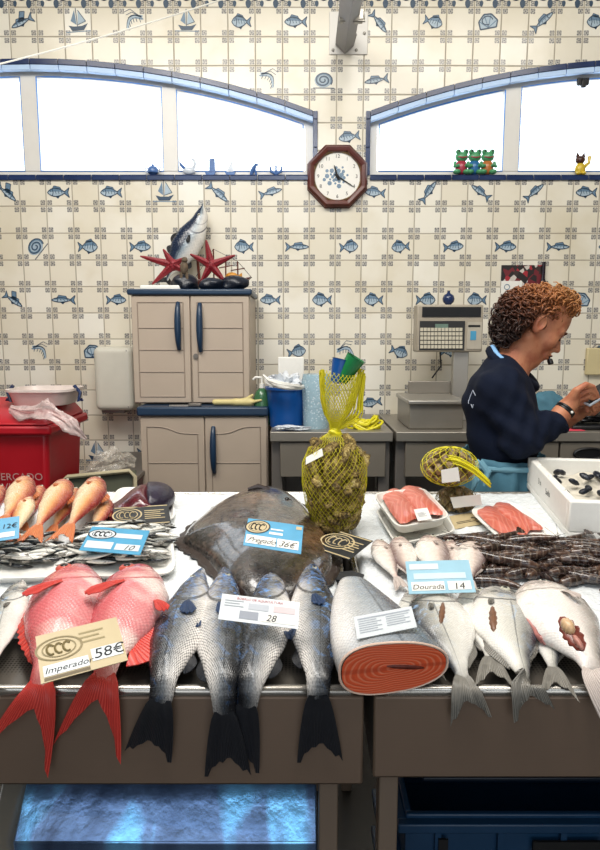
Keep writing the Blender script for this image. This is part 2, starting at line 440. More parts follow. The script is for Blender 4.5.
for a, b in zip(xs, xs[1:]):
    m = (a+b)/2; win = None
    for w in WINS:
        if w['a'] < m < w['b']: win = w
    def q(z0a, z0b, z1a, z1b): wall.add([(a, WY, z0a), (b, WY, z0b), (b, WY, z1b), (a, WY, z1a)], [(0, 1, 2, 3)], 0)
    if win:
        q(0, 0, WSILL, WSILL); za, zb = arch(win, a), arch(win, b); q(za, zb, CEIL, CEIL)
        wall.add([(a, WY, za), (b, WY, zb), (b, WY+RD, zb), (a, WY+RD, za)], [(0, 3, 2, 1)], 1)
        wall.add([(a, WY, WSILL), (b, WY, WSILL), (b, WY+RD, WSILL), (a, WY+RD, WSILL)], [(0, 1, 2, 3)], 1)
    else: q(0, 0, CEIL, CEIL)
for w in WINS:
    for x, s in ((w['a'], 1), (w['b'], -1)):
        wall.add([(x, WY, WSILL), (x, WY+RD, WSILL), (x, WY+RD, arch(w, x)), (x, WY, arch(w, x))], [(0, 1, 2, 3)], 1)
# painted tile pictures ------------------------------------------------
LAY = [0]
def tp(cx, cz, s, rot, pts, mi, fl=1):
    LAY[0] += 1; dy = .0006+.0000*LAY[0]+.0003*(2-mi if mi < 5 else 0)
    ca, sa = math.cos(rot), math.sin(rot)
    wall.add([(cx+s*fl*(x*ca-y*sa), WY-.0007-mi_l[mi]*.0004, cz+s*(x*sa+y*ca)) for x, y in pts], [tuple(range(len(pts)))], mi)
mi_l = {2: 2, 3: 1, 4: 0}                # dark ink lies over mid over pale
def rib(cx, cz, s, rot, pts, w, mi=2, fl=1, taper=False):
    n = len(pts)
    for i in range(n-1):
        (x0, y0), (x1, y1) = pts[i], pts[i+1]; dx, dy = x1-x0, y1-y0; l = math.hypot(dx, dy) or 1e-6
        w0 = w*(1-(i/n)*.8 if taper else 1); w1 = w*(1-((i+1)/n)*.8 if taper else 1)
        nx, ny = -dy/l, dx/l
        tp(cx, cz, s, rot, [(x0+nx*w0, y0+ny*w0), (x0-nx*w0, y0-ny*w0), (x1-nx*w1, y1-ny*w1), (x1+nx*w1, y1+ny*w1)], mi, fl)
def m_fish(cx, cz, s, rot, fl, h=.38, L=.9):
    N = 14; up = []; dn = []
    for i in range(N+1):
        t = i/N; x = L*(.95-1.5*t); y = h*math.sin(PI*min(t*1.02, 1))**.75*(1-.25*t) if t < .98 else .06
        up.append((x, max(y, .05*t))); dn.append((x, -max(y, .05*t)*.85))
    tp(cx, cz, s, rot, up+dn[::-1], 4, fl)
    tp(cx, cz, s, rot, up[2:]+[(x, y*.25) for x, y in up[2:]][::-1], 3, fl)
    rib(cx, cz, s, rot, up, .035, 2, fl); rib(cx, cz, s, rot, dn, .035, 2, fl)
    xt = up[-1][0]
    tp(cx, cz, s, rot, [(xt+.08, .05), (xt-.3, .36), (xt-.18, 0), (xt-.3, -.36), (xt+.08, -.05)], 3, fl)
    rib(cx, cz, s, rot, [(xt+.08, .05), (xt-.3, .36), (xt-.18, 0), (xt-.3, -.36), (xt+.08, -.05)], .03, 2, fl)
    a = up[4]; b = up[11]; tp(cx, cz, s, rot, [a, (a[0]-.12, a[1]+.2), (b[0]+.1, b[1]+.18), b], 3, fl)
    rib(cx, cz, s, rot, [a, (a[0]-.12, a[1]+.2), (b[0]+.1, b[1]+.18), b], .025, 2, fl)
    a = dn[6]; b = dn[10]; tp(cx, cz, s, rot, [a, (a[0]-.2, a[1]-.16), b], 2, fl)
    rib(cx, cz, s, rot, [(L*.55, h*.7), (L*.47, 0), (L*.55, -h*.6)], .03, 2, fl)
    tp(cx, cz, s, rot, [(L*.72+.05*math.cos(k), .1+.05*math.sin(k)) for k in np.arange(0, 6.2, 1.05)], 2, fl)
    for k in range(3): rib(cx, cz, s, rot, [(L*(.3-.25*k), h*.35), (L*(.22-.25*k), -h*.25)], .02, 2, fl)
def m_snail(cx, cz, s, rot, fl, **k):
    tp(cx, cz, s, rot, [(.7*math.cos(a), .55*math.sin(a)) for a in np.arange(0, 6.28, .4)], 4, fl)
    pts = [(.72*(1-a/16)*math.cos(a), .58*(1-a/16)*math.sin(a)) for a in np.arange(-.6, 13.5, .45)]
    rib(cx, cz, s, rot, pts, .045, 2, fl); rib(cx, cz, s, rot, [(x*.87, y*.87) for x, y in pts], .05, 3, fl)
    rib(cx, cz, s, rot, [(-.8, -.58), (.85, -.6)], .03, 2, fl)
def m_boat(cx, cz, s, rot, fl, **k):
    tp(cx, cz, s, rot, [(-.7, -.2), (-.45, -.6), (.4, -.6), (.75, -.15), (.3, -.3), (-.3, -.3)], 2, fl)
    tp(cx, cz, s, rot, [(-.1, -.2), (-.5, .1), (-.15, .85)], 3, fl); tp(cx, cz, s, rot, [(.0, -.2), (.6, 0), (.1, .8)], 4, fl)
    rib(cx, cz, s, rot, [(-.04, -.3), (-.04, .95)], .03, 2, fl); rib(cx, cz, s, rot, [(.0, -.2), (.6, 0), (.1, .8)], .025, 2, fl)
    rib(cx, cz, s, rot, [(-.9, -.65), (.9, -.68)], .03, 3, fl)
def m_shrimp(cx, cz, s, rot, fl, **k):
    c = [(-.8+.2*i, .5*math.sin(i*.45)-.2) for i in range(8)]
    rib(cx, cz, s, rot, c, .17, 4, fl, True); rib(cx, cz, s, rot, [(x, y+.1) for x, y in c], .05, 2, fl, True); rib(cx, cz, s, rot, [(x, y-.12) for x, y in c], .04, 3, fl, True)
    for i in range(1, 7): rib(cx, cz, s, rot, [(c[i][0], c[i][1]-.1), (c[i][0]+.1, c[i][1]-.4)], .025, 2, fl)
    for e in (.3, .55, .8): rib(cx, cz, s, rot, [(-.75, -.15), (-.4, e), (.1, e+.1)], .02, 2, fl)
def m_long(cx, cz, s, rot, fl, **k): m_fish(cx, cz, s, rot, fl, h=.22, L=1.05)
def m_deep(cx, cz, s, rot, fl, **k): m_fish(cx, cz, s, rot, fl, h=.52, L=.8)
def m_fly(cx, cz, s, rot, fl, **k):
    m_fish(cx, cz, s, rot, fl, h=.22, L=1.0); tp(cx, cz, s, rot, [(.3, .1), (-.1, .75), (-.45, .6), (-.1, .05)], 3, fl)
    rib(cx, cz, s, rot, [(.3, .1), (-.1, .75), (-.45, .6), (-.1, .05)], .03, 2, fl)
def m_shell(cx, cz, s, rot, fl, **k):
    pts = [(-.6, -.45), (.6, -.45), (.75, .0), (.35, .5), (-.2, .55), (-.65, .1)]
    tp(cx, cz, s, rot, pts, 4, fl); rib(cx, cz, s, rot, pts+pts[:1], .05, 2, fl)
    for q in pts[2:]: rib(cx, cz, s, rot, [(0, -.4), (q[0]*.9, q[1]*.9)], .035, 3, fl)
    rib(cx, cz, s, rot, [(.4*math.cos(a), .1+.3*math.sin(a)) for a in np.arange(0, 5.2, .5)], .04, 2, fl)
R_ = math.radians
MOT = [ # (px, py, kind, rot deg, flip)
 (25,20,'fly',25,-1),(78,20,'boat',5,1),(132,20,'shrimp',35,-1),(187,21,'boat',0,1),(242,20,'deep',0,-1),(295,21,'fish',0,-1),(434,21,'deep',-15,1),(488,23,'shell',10,1),(545,21,'long',40,1),(597,24,'deep',0,-1),
 (380,20,'long',-50,1),(268,78,'shrimp',-45,1),(323,79,'snail',0,1),(378,80,'long',10,-1),(350,136,'fish',10,-1),
 (5,190,'fly',-40,1),(57,190,'fish',0,-1),(110,190,'fish',0,-1),(163,190,'boat',0,1),(216,191,'long',-40,1),(270,191,'long',15,1),(376,192,'fish',-5,-1),(427,193,'long',55,1),(481,192,'long',-35,-1),(537,192,'long',40,1),(588,192,'fish',0,-1),
 (35,245,'snail',50,1),(86,243,'deep',0,1),(139,244,'fish',0,1),(243,247,'deep',0,-1),(297,246,'long',0,1),(348,246,'deep',5,1),(400,246,'deep',5,-1),(452,246,'fish',5,1),(505,245,'fish',0,1),(556,246,'long',0,1),(192,244,'fish',0,1),
 (9,297,'fly',-35,1),(63,298,'long',0,-1),(116,297,'fish',0,1),(270,299,'fish',0,-1),(320,299,'deep',0,-1),(371,299,'deep',0,-1),(424,300,'deep',0,1),(476,296,'deep',0,-1),(581,298,'shell',0,1),
 (38,349,'shrimp',-40,1),(91,350,'shell',0,1),(294,350,'deep',10,1),(345,350,'shrimp',-20,1),(395,351,'deep',-20,1),(448,350,'fish',0,1),
 (12,402,'fish',0,-1),(118,402,'fish',0,1),(369,400,'fish',10,-1),(422,400,'fish',0,1),(97,450,'boat',0,1),(45,452,'fish',0,1),(597,352,'fish',0,-1),
 (145,453,'fish',0,1),(-20,245,'fish',0,1),(-45,190,'deep',0,1),(-30,20,'fish',0,1),(640,21,'boat',0,1),(610,245,'fish',0,-1),(650,192,'fish',0,1),(635,298,'deep',0,1),(-43,298,'fish',0,1),(-15,350,'snail',0,1)]
KM = dict(fish=m_fish, deep=m_deep, long=m_long, fly=m_fly, snail=m_snail, boat=m_boat, shrimp=m_shrimp, shell=m_shell)
for px, py, k, r, fl in MOT:
    x, z = WX(px, py)
    # centre on the tile it is painted on
    x = gx+(math.floor((x-gx)/TS)+.5)*TS; z = gz+(math.floor((z-gz)/TS)+.5)*TS
    KM[k](x, z, .064+.006*rng.random(), R_(r*fl), fl)
# frieze of blue drops along the top
zf = zz(2)
for i in range(-24, 25):
    x = gx+i*TS*.5+.035
    if abs(x) > 2.2: continue
    d = .017 if i % 2 else .012
    tp(x, zf-.005, 1, 0, [(d*math.cos(a)*.8, d*math.sin(a)*(1.5 if math.sin(a) < 0 else 1)) for a in np.arange(0, 6.28, .5)], 2)
    rib(x, zf, 1, 0, [(-.07, .035), (-.035, .008), (0, .02), (.035, .008), (.07, .035)], .004, 2)
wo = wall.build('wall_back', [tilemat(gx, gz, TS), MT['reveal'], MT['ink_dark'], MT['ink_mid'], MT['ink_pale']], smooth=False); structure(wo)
# cobalt edging tiles round the windows
def edging(w, name):
    m = MB(); wd = .024; dp = .012; n = int((w['b']-w['a'])/.14)
    X = [w['a']+(w['b']-w['a'])*i/n for i in range(n+1)]
    for a, b in zip(X, X[1:]):
        g = .0015; a += g; b -= g
        za, zb = arch(w, a), arch(w, b)
        m.add([(a, WY-dp, za-.004), (b, WY-dp, zb-.004), (b, WY-dp, zb+wd), (a, WY-dp, za+wd), (a, WY, za-.004), (b, WY, zb-.004), (b, WY, zb+wd), (a, WY, za+wd)],
              [(0, 1, 2, 3), (4, 7, 6, 5), (0, 4, 5, 1), (3, 2, 6, 7), (1, 5, 6, 2), (0, 3, 7, 4)])
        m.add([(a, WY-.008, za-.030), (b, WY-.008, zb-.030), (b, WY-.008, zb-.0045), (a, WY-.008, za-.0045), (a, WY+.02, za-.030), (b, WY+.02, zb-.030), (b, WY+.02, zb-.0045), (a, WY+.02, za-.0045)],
              [(0, 1, 2, 3), (4, 7, 6, 5), (0, 4, 5, 1), (3, 2, 6, 7), (1, 5, 6, 2), (0, 3, 7, 4)], 1)  # added strip under the arch, its pale blue painting the daylit reveal band
        m.box((a, WY-dp, WSILL-wd*1.05), (b, WY, WSILL-.002))
        m.box((a, WY-.004, WSILL), (b, WY+RD, WSILL+.004))
    for x, s in ((w['x0'], 1), (w['x1'], -1)):
        if not (w['a'] <= x <= w['b']): continue
        z = WSILL; zt = arch(w, x)+wd
        while z < zt-.02:
            z2 = min(z+.14, zt); m.box((min(x, x-s*wd), WY-dp, z), (max(x, x-s*wd), WY, z2-.002)); z = z2
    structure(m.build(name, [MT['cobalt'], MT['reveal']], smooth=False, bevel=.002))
edging(WINS[0], 'trim_1'); edging(WINS[1], 'trim_2')
# windows: white frame, mullions, panes
glass = NT('window_glass'); glass.set(col='E8F2FA', rough=.02, alpha=.12, spec=.5); GL = glass.mat
def window(w, name, muls, thick):
    e = thing(name, None, None, (0, WY+RD*.6, WSILL)); e['kind'] = 'structure'; e['_o'] = (0, WY+RD*.6, WSILL)
    y0, y1 = WY+RD*.42, WY+RD*.9; fw = .052
    m = MB(); n = 40; X = [w['a']+(w['b']-w['a'])*i/n for i in range(n+1)]
    for a, b in zip(X, X[1:]):
        for (ia, ib) in ((.001, fw),):
            za, zb, zc, zd = arch(w, a)-ib, arch(w, b)-ib, arch(w, b)-ia, arch(w, a)-ia
            m.add([(a, y0, za), (b, y0, zb), (b, y0, zc), (a, y0, zd), (a, y1, za), (b, y1, zb), (b, y1, zc), (a, y1, zd)], [(0, 1, 2, 3), (4, 7, 6, 5), (0, 4, 5, 1), (3, 2, 6, 7)])
    m.box((w['a'], y0, WSILL+.001), (w['b'], y1, WSILL+.034))
    for x, s in ((w['a'], 1), (w['b'], -1)): m.box((min(x, x+s*fw*.8), y0-.001, WSILL), (max(x, x+s*fw*.8), y1, arch(w, x)+.004))
    m.build('frame', MT['frame_white'], e, smooth=False)
    edges = [w['a']+fw]
    for (pa, pb) in muls:
        xa = WX(pa, 150)[0]*(y0/WY); xb = WX(pb, 150)[0]*(y0/WY)
        mm = MB(); xm = (xa+xb)/2; mm.box((xa, y0-.004, WSILL+.03), (xb, y1, arch(w, xm)-fw+.012))
        mm.build('mullion', MT['frame_white'], e, smooth=False, bevel=.004)
        edges += [xa, xb]
    edges.append(w['b']-fw)
    for i in range(0, len(edges), 2):
        a, b = edges[i], edges[i+1]; g = MB(); N = 12
        XX = [a+(b-a)*k/N for k in range(N+1)]; yg = y1-.015
        poly = [(a, yg, WSILL+.03), (b, yg, WSILL+.03)]+[(x, yg, arch(w, x)-fw+.004) for x in XX[::-1]]
        g.prism([(p[0], p[2]) for p in poly], (0, yg, 0), (1, 0, 0), (0, 0, 1), (0, .006, 0)); g.build('pane', GL, e, smooth=False)
        # thin blue rubber seal round the pane
        sl = MB(); q = [V((p[0], y0-.002, p[2])) for p in poly]
        c = sum(q, V())/len(q)
        sl.tube([p+V((0, 0, .002)) for p in q], .0035, 5, closed=True); sl.build('seal', MT['blue_seal'], e)
MT['blue_seal'] = simple('blue_seal', '3E86D8', .4)
window(WINS[0], 'window_1', [(-112, -96), (24, 40), (163, 178)], 0)
window(WINS[1], 'window_2', [(503, 519), (628, 644)], 0)
m = MB(); q = P(582, 83, WY+RD*.4); m.box((q.x-.03, q.y-.02, q.z-.016), (q.x+.03, q.y, q.z+.02)); m.box((q.x-.012, q.y-.03, q.z-.03), (q.x+.012, q.y-.01, q.z+.01)); w2 = bpy.data.objects['window_2']; m.build('latch', MT['black'], w2, bevel=.004)
# floor, ceiling, side walls
t = NT('wet_floor'); co = t.coord(); n = t.noise(co, 2.2, 5); t.set(col=t.ramp(n, [(.3, '2A2826'), (.7, '45403B')]), rough=t.m('ADD', .2, t.m('MULTIPLY', n, .3))); t.bump(n, .2, .01)
m = MB(); m.box((XL, YN, -.05), (XR, WY, 0)); structure(m.build('floor', t.mat, smooth=False))
m = MB(); m.box((XL, YN, CEIL), (XR, WY, CEIL+.05)); structure(m.build('ceiling', simple('ceiling_paint', 'C9C5BA', .8, var=.05), smooth=False))
pl = simple('plaster', 'A39A86', .8, var=.1, nscale=3)
m = MB(); m.box((XL-.08, YN, 0), (XL, WY, CEIL)); structure(m.build('wall_left', pl, smooth=False))
m = MB(); m.box((XR, YN, 0), (XR+.08, WY, CEIL)); structure(m.build('wall_right', pl, smooth=False))
m = MB(); m.box((XL, YN-.08, 0), (XR, YN, CEIL)); structure(m.build('wall_front', simple('hall_front', '5C5148', .8, var=.15, nscale=3), smooth=False))
# ---------------------------------------------------------------- light
w = bpy.data.worlds.new('day'); scene.world = w; w.use_nodes = True
w.node_tree.nodes['Background'].inputs[0].default_value = (0.84, 0.92, 1.0, 1); w.node_tree.nodes['Background'].inputs[1].default_value = 3.6
def area(name, loc, sx, sy, power, col, target):
    l = bpy.data.lights.new(name, 'AREA'); l.shape = 'RECTANGLE'; l.size = sx; l.size_y = sy; l.energy = power; l.color = col
    o = bpy.data.objects.new(name, l); COL.objects.link(o); o.location = loc
    o.rotation_euler = (V(target)-V(loc)).to_track_quat('-Z', 'Y').to_euler(); return o
area('counter_lamp', (-.3, 1.15, 3.2), 2.6, .4, 46, (1, .97, .93), (0, 1.35, .9))
area('rear_lamp', (0.0, 1.1, 3.7), 4.2, .8, 76, (1, .95, .86), (0, 3.4, 1.2))
area('hall_daylight', (-.6, -2.6, 3.9), 3.2, 1.6, 46, (.78, .89, 1.0), (0, 1.6, 1.2))
area('front_fill', (.4, -3.9, 1.25), 4.5, 2.2, 60, (.88, .94, 1.0), (0, 1.6, 1.0))  # added fill behind the camera for aprons and drip panel; no opening there
scene.view_settings.view_transform = 'Standard'; scene.view_settings.look = 'None'
scene.view_settings.gamma = 1; scene.view_settings.use_curve_mapping = False; scene.view_settings.exposure = 0.0
# ---------------------------------------------------------------- fish builder
PROF = { # u: up, down, thickness as fractions of the greatest half depth
 'bass': [(0, .04, .04, .04), (.03, .19, .19, .16), (.08, .38, .36, .34), (.16, .64, .64, .54), (.28, .93, .95, .64), (.42, 1, 1, .66), (.58, .9, .86, .58), (.74, .66, .6, .42), (.88, .42, .38, .24), (1, .34, .32, .04)],
 'snapper': [(0, .1, .08, .06), (.03, .38, .3, .24), (.08, .66, .5, .4), (.17, .92, .78, .56), (.3, 1, 1, .62), (.45, .96, .98, .58), (.6, .78, .8, .46), (.75, .5, .5, .32), (.88, .28, .27, .2), (1, .26, .25, .03)],
 'bream': [(0, .06, .08, .06), (.04, .4, .34, .22), (.1, .72, .6, .38), (.2, .98, .86, .5), (.34, 1.02, 1, .54), (.5, .94, .92, .48), (.66, .68, .66, .36), (.82, .34, .32, .22), (.92, .2, .2, .14), (1, .22, .22, .03)],
 'slim': [(0, .05, .05, .05), (.05, .4, .4, .3), (.15, .8, .8, .6), (.35, 1, 1, .7), (.6, .85, .8, .55), (.8, .5, .45, .32), (.92, .26, .24, .16), (1, .24, .22, .03)],
 'tuna': [(0, .03, .03, .03), (.1, .45, .5, .3), (.3, .95, .95, .5), (.5, 1, 1, .5), (.75, .6, .6, .3), (.93, .14, .14, .1), (1, .12, .12, .06)],
}
def spine_pts(sp):
    pts, ns = [], []
    for q in sp:
        if len(q) == 4 and q[2] == 'v': pts.append(P(q[0], q[1], q[3])); ns.append(V((0, -1, .12)).normalized())
        elif len(q) == 4 and q[2] == 'y': pts.append(P(q[0], q[1], q[3])); ns.append(V((0, -1, .0)))
        else: pts.append(PH(q[0], q[1], q[2])); ns.append(TN.copy())
    return pts, ns
def build_fish(e, sp, hpx, prof, side, fat=1.0, bend=0, body=None, fin=None, tailf=None, ub=.84, tail=1.9, fork=.45, eye=.06, eyev=.25, eyemats=None, dorsal=None, pect=None, anal=None, pelvic=None, nst=34, nring=20, tailw=None, hs=.37, hm=None, lowres=False, gut=None):
    if lowres: nst, nring = 12, 8
    pts, ns = sp if isinstance(sp[0], list) else spine_pts(sp)
    C, L = resample(pts, 60)
    NN = []
    m_ = len(ns)-1
    for i in range(61):
        x = i/60*m_; k = min(int(x), m_-1); NN.append(ns[k].lerp(ns[k+1], x-k).normalized())
    def fr(s):
        s = min(max(s, 0), 1)*60; i = min(int(s), 59); f = s-i
        c = C[i].lerp(C[i+1], f); t = (C[min(i+2, 60)]-C[max(i-1, 0)]).normalized(); n = NN[i].lerp(NN[i+1], f)
        n = (n-t*n.dot(t)).normalized(); b = n.cross(t)*side
        return c, t, n, b
    pr = PROF[prof]; cm = fr(.35)[0]
    H = hm if hm else hpx/ppm(cm)
    def gi(g): return g*hs/.27 if g < .27 else hs+(g-.27)*(1-hs)/.73      # longer heads
    fr0 = fr
    def frb(g): return fr0(gi(g)*ub)
    M = MB(); vs = []; uv = []
    for i in range(nst+1):
        u = i/nst; u = u**1.25 if i < nst else 1; c, t, n, b = frb(u); up, dn, th = interp(pr, u); th *= fat
        for k in range(nring):
            a = 2*PI*k/nring; sa, ca = math.sin(a), math.cos(a)
            h = (up if sa > 0 else dn)*sa*H; w = ca*abs(ca)**.15*th*H
            if ca < 0: w *= .8
            vs.append(c+b*h+n*w); uv.append((u, .5+.5*sa))
    fs = [(i*nring+k, i*nring+(k+1) % nring, (i+1)*nring+(k+1) % nring, (i+1)*nring+k) for i in range(nst) for k in range(nring)]
    if side > 0: fs = [f[::-1] for f in fs]
    fs += [tuple(range(nring)), tuple(nst*nring+k for k in range(nring))[::-1]]
    M.add(vs, fs, 0, uv)
    tw = (tailw or tail)*H*.5; p_up, p_dn, _ = interp(pr, 1)
    def tailgrid(T, nu=10, nv=12):
        def fn(i, j):
            k = j*2-1; l = 1-fork*(1-abs(k)**1.3); l *= 1+.03*math.sin(k*21)
            s = ub-.03+(1.0-ub+.03)*l*i
            c, t, n, b = fr(s); w = (p_up if k > 0 else p_dn)*H*(1-i)*.92+tw*i**.75
            # past the last spine point continue straight
            return c+b*(k*w)+n*(.0015+.003*math.sin(k*9+i*3)*i)
        vs = []; uv = []
        for q in (0, 1):
            for i in range(nu+1):
                for j in range(nv+1):
                    p = fn(i/nu, j/nv); n = fr(ub)[2]; th = (.0022 if q == 0 else -.0008)*(1-.6*i/nu)
                    vs.append(p+n*th); uv.append((i/nu, j/nv))
        N = (nu+1)*(nv+1); fs = []
        for i in range(nu):
            for j in range(nv):
                a = i*(nv+1)+j; fs.append((a, a+nv+1, a+nv+2, a+1)); fs.append((N+a, N+a+1, N+a+nv+2, N+a+nv+1))
        for j in range(nv): a = nu*(nv+1)+j; fs.append((a, N+a, N+a+1, a+1))
        for i in range(nu):
            a = i*(nv+1); fs.append((a, N+a, N+a+nv+1, a+nv+1)); a += nv; fs.append((a, a+nv+1, N+a+nv+1, N+a))
        T.add(vs, fs, 1 if lowres else 0, uv)
    if lowres:
        tailgrid(M, 2, 4)
        for sgn in (1,):
            c, t, n, b = frb(.09); _, _, th = interp(pr, .09); th *= fat
            M.ell(c+b*(eyev*.6*H)+n*(th*H*.75), H*.17, 6, 4, 2)
        return M
    bo = M.build('body', body, e, auto=False)
    T = MB(); tailgrid(T); T.build('tail_fin', tailf or fin, e)
    def edgefin(name, u0, u1, h, sgn, back=.3, spiny=0, mat=None):
        T = MB(); nn = 22; vs = []; uv = []
        for q in (0, 1):
            for i in range(nn+1):
                f = i/nn; u = u0+(u1-u0)*f
                up, dn, th = interp(pr, u); hh = (up if sgn > 0 else dn)
                env = math.sin(PI*min(f*.93+.07, 1))**.55
                if spiny: env *= .72+.28*abs(math.sin(f*nn*.5*PI))
                c, t, n, b = frb(u); c2, t2, n2, b2 = fr(min(gi(u)*ub+back*h*H/L*1.0, 1))
                for w in (0, 1):
                    p = (c+b*(sgn*hh*H*.94)) if w == 0 else (c2+b2*(sgn*(hh*H*.94+h*H*env)))-n2*th*H*.35
                    vs.append(p+n*(.0009 if q == 0 else -.0009)); uv.append((w, f))
        N = (nn+1)*2; fs = []
        for i in range(nn): a = 2*i; fs.append((a, a+2, a+3, a+1)); fs.append((N+a, N+a+1, N+a+3, N+a+2)); fs.append((a+1, a+3, N+a+3, N+a+1))
        T.add(vs, fs, 0, uv); T.build(name, mat or fin, e)
    if dorsal:
        for d in dorsal: edgefin('dorsal_fin', d[0], d[1], d[2], 1, spiny=d[3] if len(d) > 3 else 0)
    if anal: edgefin('anal_fin', anal[0], anal[1], anal[2], -1, .6)
    def fan(name, u, v, ang, ln, spread, lift, mat):
        """a paddle fin rooted on the upper flank, ang from tailward to dorsal"""
        c, t, n, b = frb(u); up, dn, th = interp(pr, u); th *= fat
        hh = (up if v > 0 else dn)*H; w = math.sqrt(max(1-v*v, 0))*th*H
        root = c+b*(v*hh)+n*(w*.94)
        T = MB(); vs = []; uv = []; nu, nv = 6, 9; d = math.cos(ang); dd = math.sin(ang)
        ax = (t*d+b*dd).normalized(); side_ = n.cross(ax).normalized()
        for q in (0, 1):
            for i in range(nu+1):
                for j in range(nv+1):
                    f = i/nu; k = j/nv*2-1; r = ln*H*f*(1-.22*k*k); a = k*spread
                    p = root+ax*(r*math.cos(a))+side_*(r*math.sin(a)+k*.06*H*(1-f))+n*(lift*H*math.sin(f*PI*.6)+.002*math.sin(k*12)*f)
                    vs.append(p+n*(.0008 if q == 0 else -.0008)); uv.append((f, j/nv))
        N = (nu+1)*(nv+1); fs = []
        for i in range(nu):
            for j in range(nv): a = i*(nv+1)+j; fs.append((a, a+nv+1, a+nv+2, a+1)); fs.append((N+a, N+a+1, N+a+nv+2, N+a+nv+1))
        for j in range(nv): a = nu*(nv+1)+j; fs.append((a, N+a, N+a+1, a+1))
        T.add(vs, fs, 0, uv); T.build(name, mat, e)
    if pect: fan('pectoral_fin', *pect[:6], pect[6] if len(pect) > 6 else fin)
    if pelvic: fan('pelvic_fin', *pelvic[:6], pelvic[6] if len(pelvic) > 6 else fin)
    # eye
    c, t, n, b = frb(.105); up, dn, th = interp(pr, .105); th *= fat
    ec = c+b*(eyev*up*H)+n*(th*H*math.sqrt(1-eyev**2)*.93); Rm = Matrix((t, b, n)).transposed()
    r = eye*2*H; T = MB(); T.ell(ec, (r, r, r*.42), 16, 8, 0, Rm); T.ell(ec+n*r*.14, (r*.6, r*.6, r*.36), 14, 8, 1, Rm)
    T.build('eye', eyemats or EYES, e)
    return fr, H, L
EYES = [simple('fish_iris', 'B9B7A6', .15, var=.2), simple('fish_pupil', '0B0D12', .08, var=.1)]
EYER = [simple('red_fish_iris', 'C2574A', .15, var=.2), EYES[1]]
FM = {}
FM['bass'] = fishmat('sea_bass_skin', '10131A', '767A7E', 'F2ECE6', scale=60, sheen='6FB0FF', lo=.26, mid=.46, hi=.76, tail='15171C', head='5A7DB4', net=1.3)  # blue sheen and head streaks are daylight highlights painted into the skin
FM['red'] = fishmat('red_fish_skin', 'B01E30', 'E6A29C', 'F6DED6', scale=52, net=.4, lo=.3, mid=.66, hi=.98, patch='D25A64', spot='B93B44', tail='C42F2C', head='C83A54', line=False, bst=.45)
FM['mullet'] = fishmat('orange_fish_skin', '9A3430', 'E2A468', 'F6E2BC', scale=34, net=.3, lo=.34, mid=.66, hi=.95, spot='B3402E', tail='C75A32', head='CF6A58', line=False, redden='D06A4A')
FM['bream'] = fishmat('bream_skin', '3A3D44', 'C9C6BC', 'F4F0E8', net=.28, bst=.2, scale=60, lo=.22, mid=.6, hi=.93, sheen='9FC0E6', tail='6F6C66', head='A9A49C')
FM['pink'] = fishmat('pink_bream_skin', '8A7470', 'E2D0C4', 'F4EEE6', net=.25, bst=.2, scale=50, lo=.2, mid=.6, hi=.95, tail='C9A39A', head='D9B4A6', line=False)
FM['pale'] = fishmat('pale_fish_skin', '9A9088', 'E4DCD4', 'F4EEE8', net=.15, bst=.2, scale=60, lo=.2, mid=.6, hi=.95, redden='D7A9A2', tail='A0938C', head='E3CFC6', line=False)
FM['sardine'] = fishmat('sardine_skin', '12181E', '9A9E98', 'F4F0E6', net=.2, scale=20, lo=.25, mid=.55, hi=.74, bst=.15, line=False, tail='6B6A60')
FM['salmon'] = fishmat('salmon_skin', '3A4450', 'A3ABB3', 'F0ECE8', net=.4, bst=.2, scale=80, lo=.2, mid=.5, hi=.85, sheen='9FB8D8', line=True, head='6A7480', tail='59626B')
FM['f_dark'] = finmat('dark_fin', '0D0F14', '2E3036'); FM['f_blue'] = finmat('blue_dark_fin', '10182A', '30507F')
FM['f_red'] = finmat('red_fin', 'B8201E', 'E8564A', 22); FM['f_gray'] = finmat('grey_fin', '59564F', 'A09B92', 20)
FM['f_pale'] = finmat('pale_fin', 'B5A59C', 'DFD2CA', 18); FM['f_orange'] = finmat('orange_fin', 'B9482C', 'E09A62', 16)
# ---------------------------------------------------------------- against the wall
S0 = lambda Y: ppm(V((0, Y, 1.2)))
def rbox(name, lo, hi, mat, parent=None, bev=.006, seg=3):
    m = MB(); m.box(lo, hi); return m.build(name, mat, parent, smooth=True, bevel=bev, seg=seg, origin=None if parent else ((lo[0]+hi[0])/2, (lo[1]+hi[1])/2, lo[2]))
def ring_poly(n, r, c=(0, 0), a0=0): return [(c[0]+r*math.cos(a0+2*PI*i/n), c[1]+r*math.sin(a0+2*PI*i/n)) for i in range(n)]
# clock
cp = P(337.5, 176, WY-.03); e = thing_at('wall_clock', 'octagonal brown wooden clock hung between the two arched windows', 'clock', (cp.x, WY-.002, cp.z))
R8 = .168; m = MB(); a0 = PI/8; prof = [(R8, 0), (R8, .028), (R8*.93, .042), (R8*.8, .036), (R8*.76, .02)]
vs = []
for r, d in prof:
    for k in range(8): a = a0+2*PI*k/8; vs.append((cp.x+r*math.cos(a), WY-.004-d, cp.z+r*math.sin(a)))
m.add(vs, [(i*8+k, i*8+(k+1) % 8, (i+1)*8+(k+1) % 8, (i+1)*8+k) for i in range(4) for k in range(8)]+[tuple(range(8))])
m.build('case', MT['wood'], e, smooth=False, bevel=.003)
m = MB(); m.prism(ring_poly(40, R8*.76), (cp.x, WY-.018, cp.z), (1, 0, 0), (0, 0, 1), (0, -.004, 0)); dial = m
m = MB(); m.tube([(cp.x+R8*.74*math.cos(a), WY-.026, cp.z+R8*.74*math.sin(a)) for a in np.arange(0, 2*PI, .16)], .005, 6, closed=True); m.build('rim', simple('brass_rim', '8A7350', .3, .6), e)
m = dial
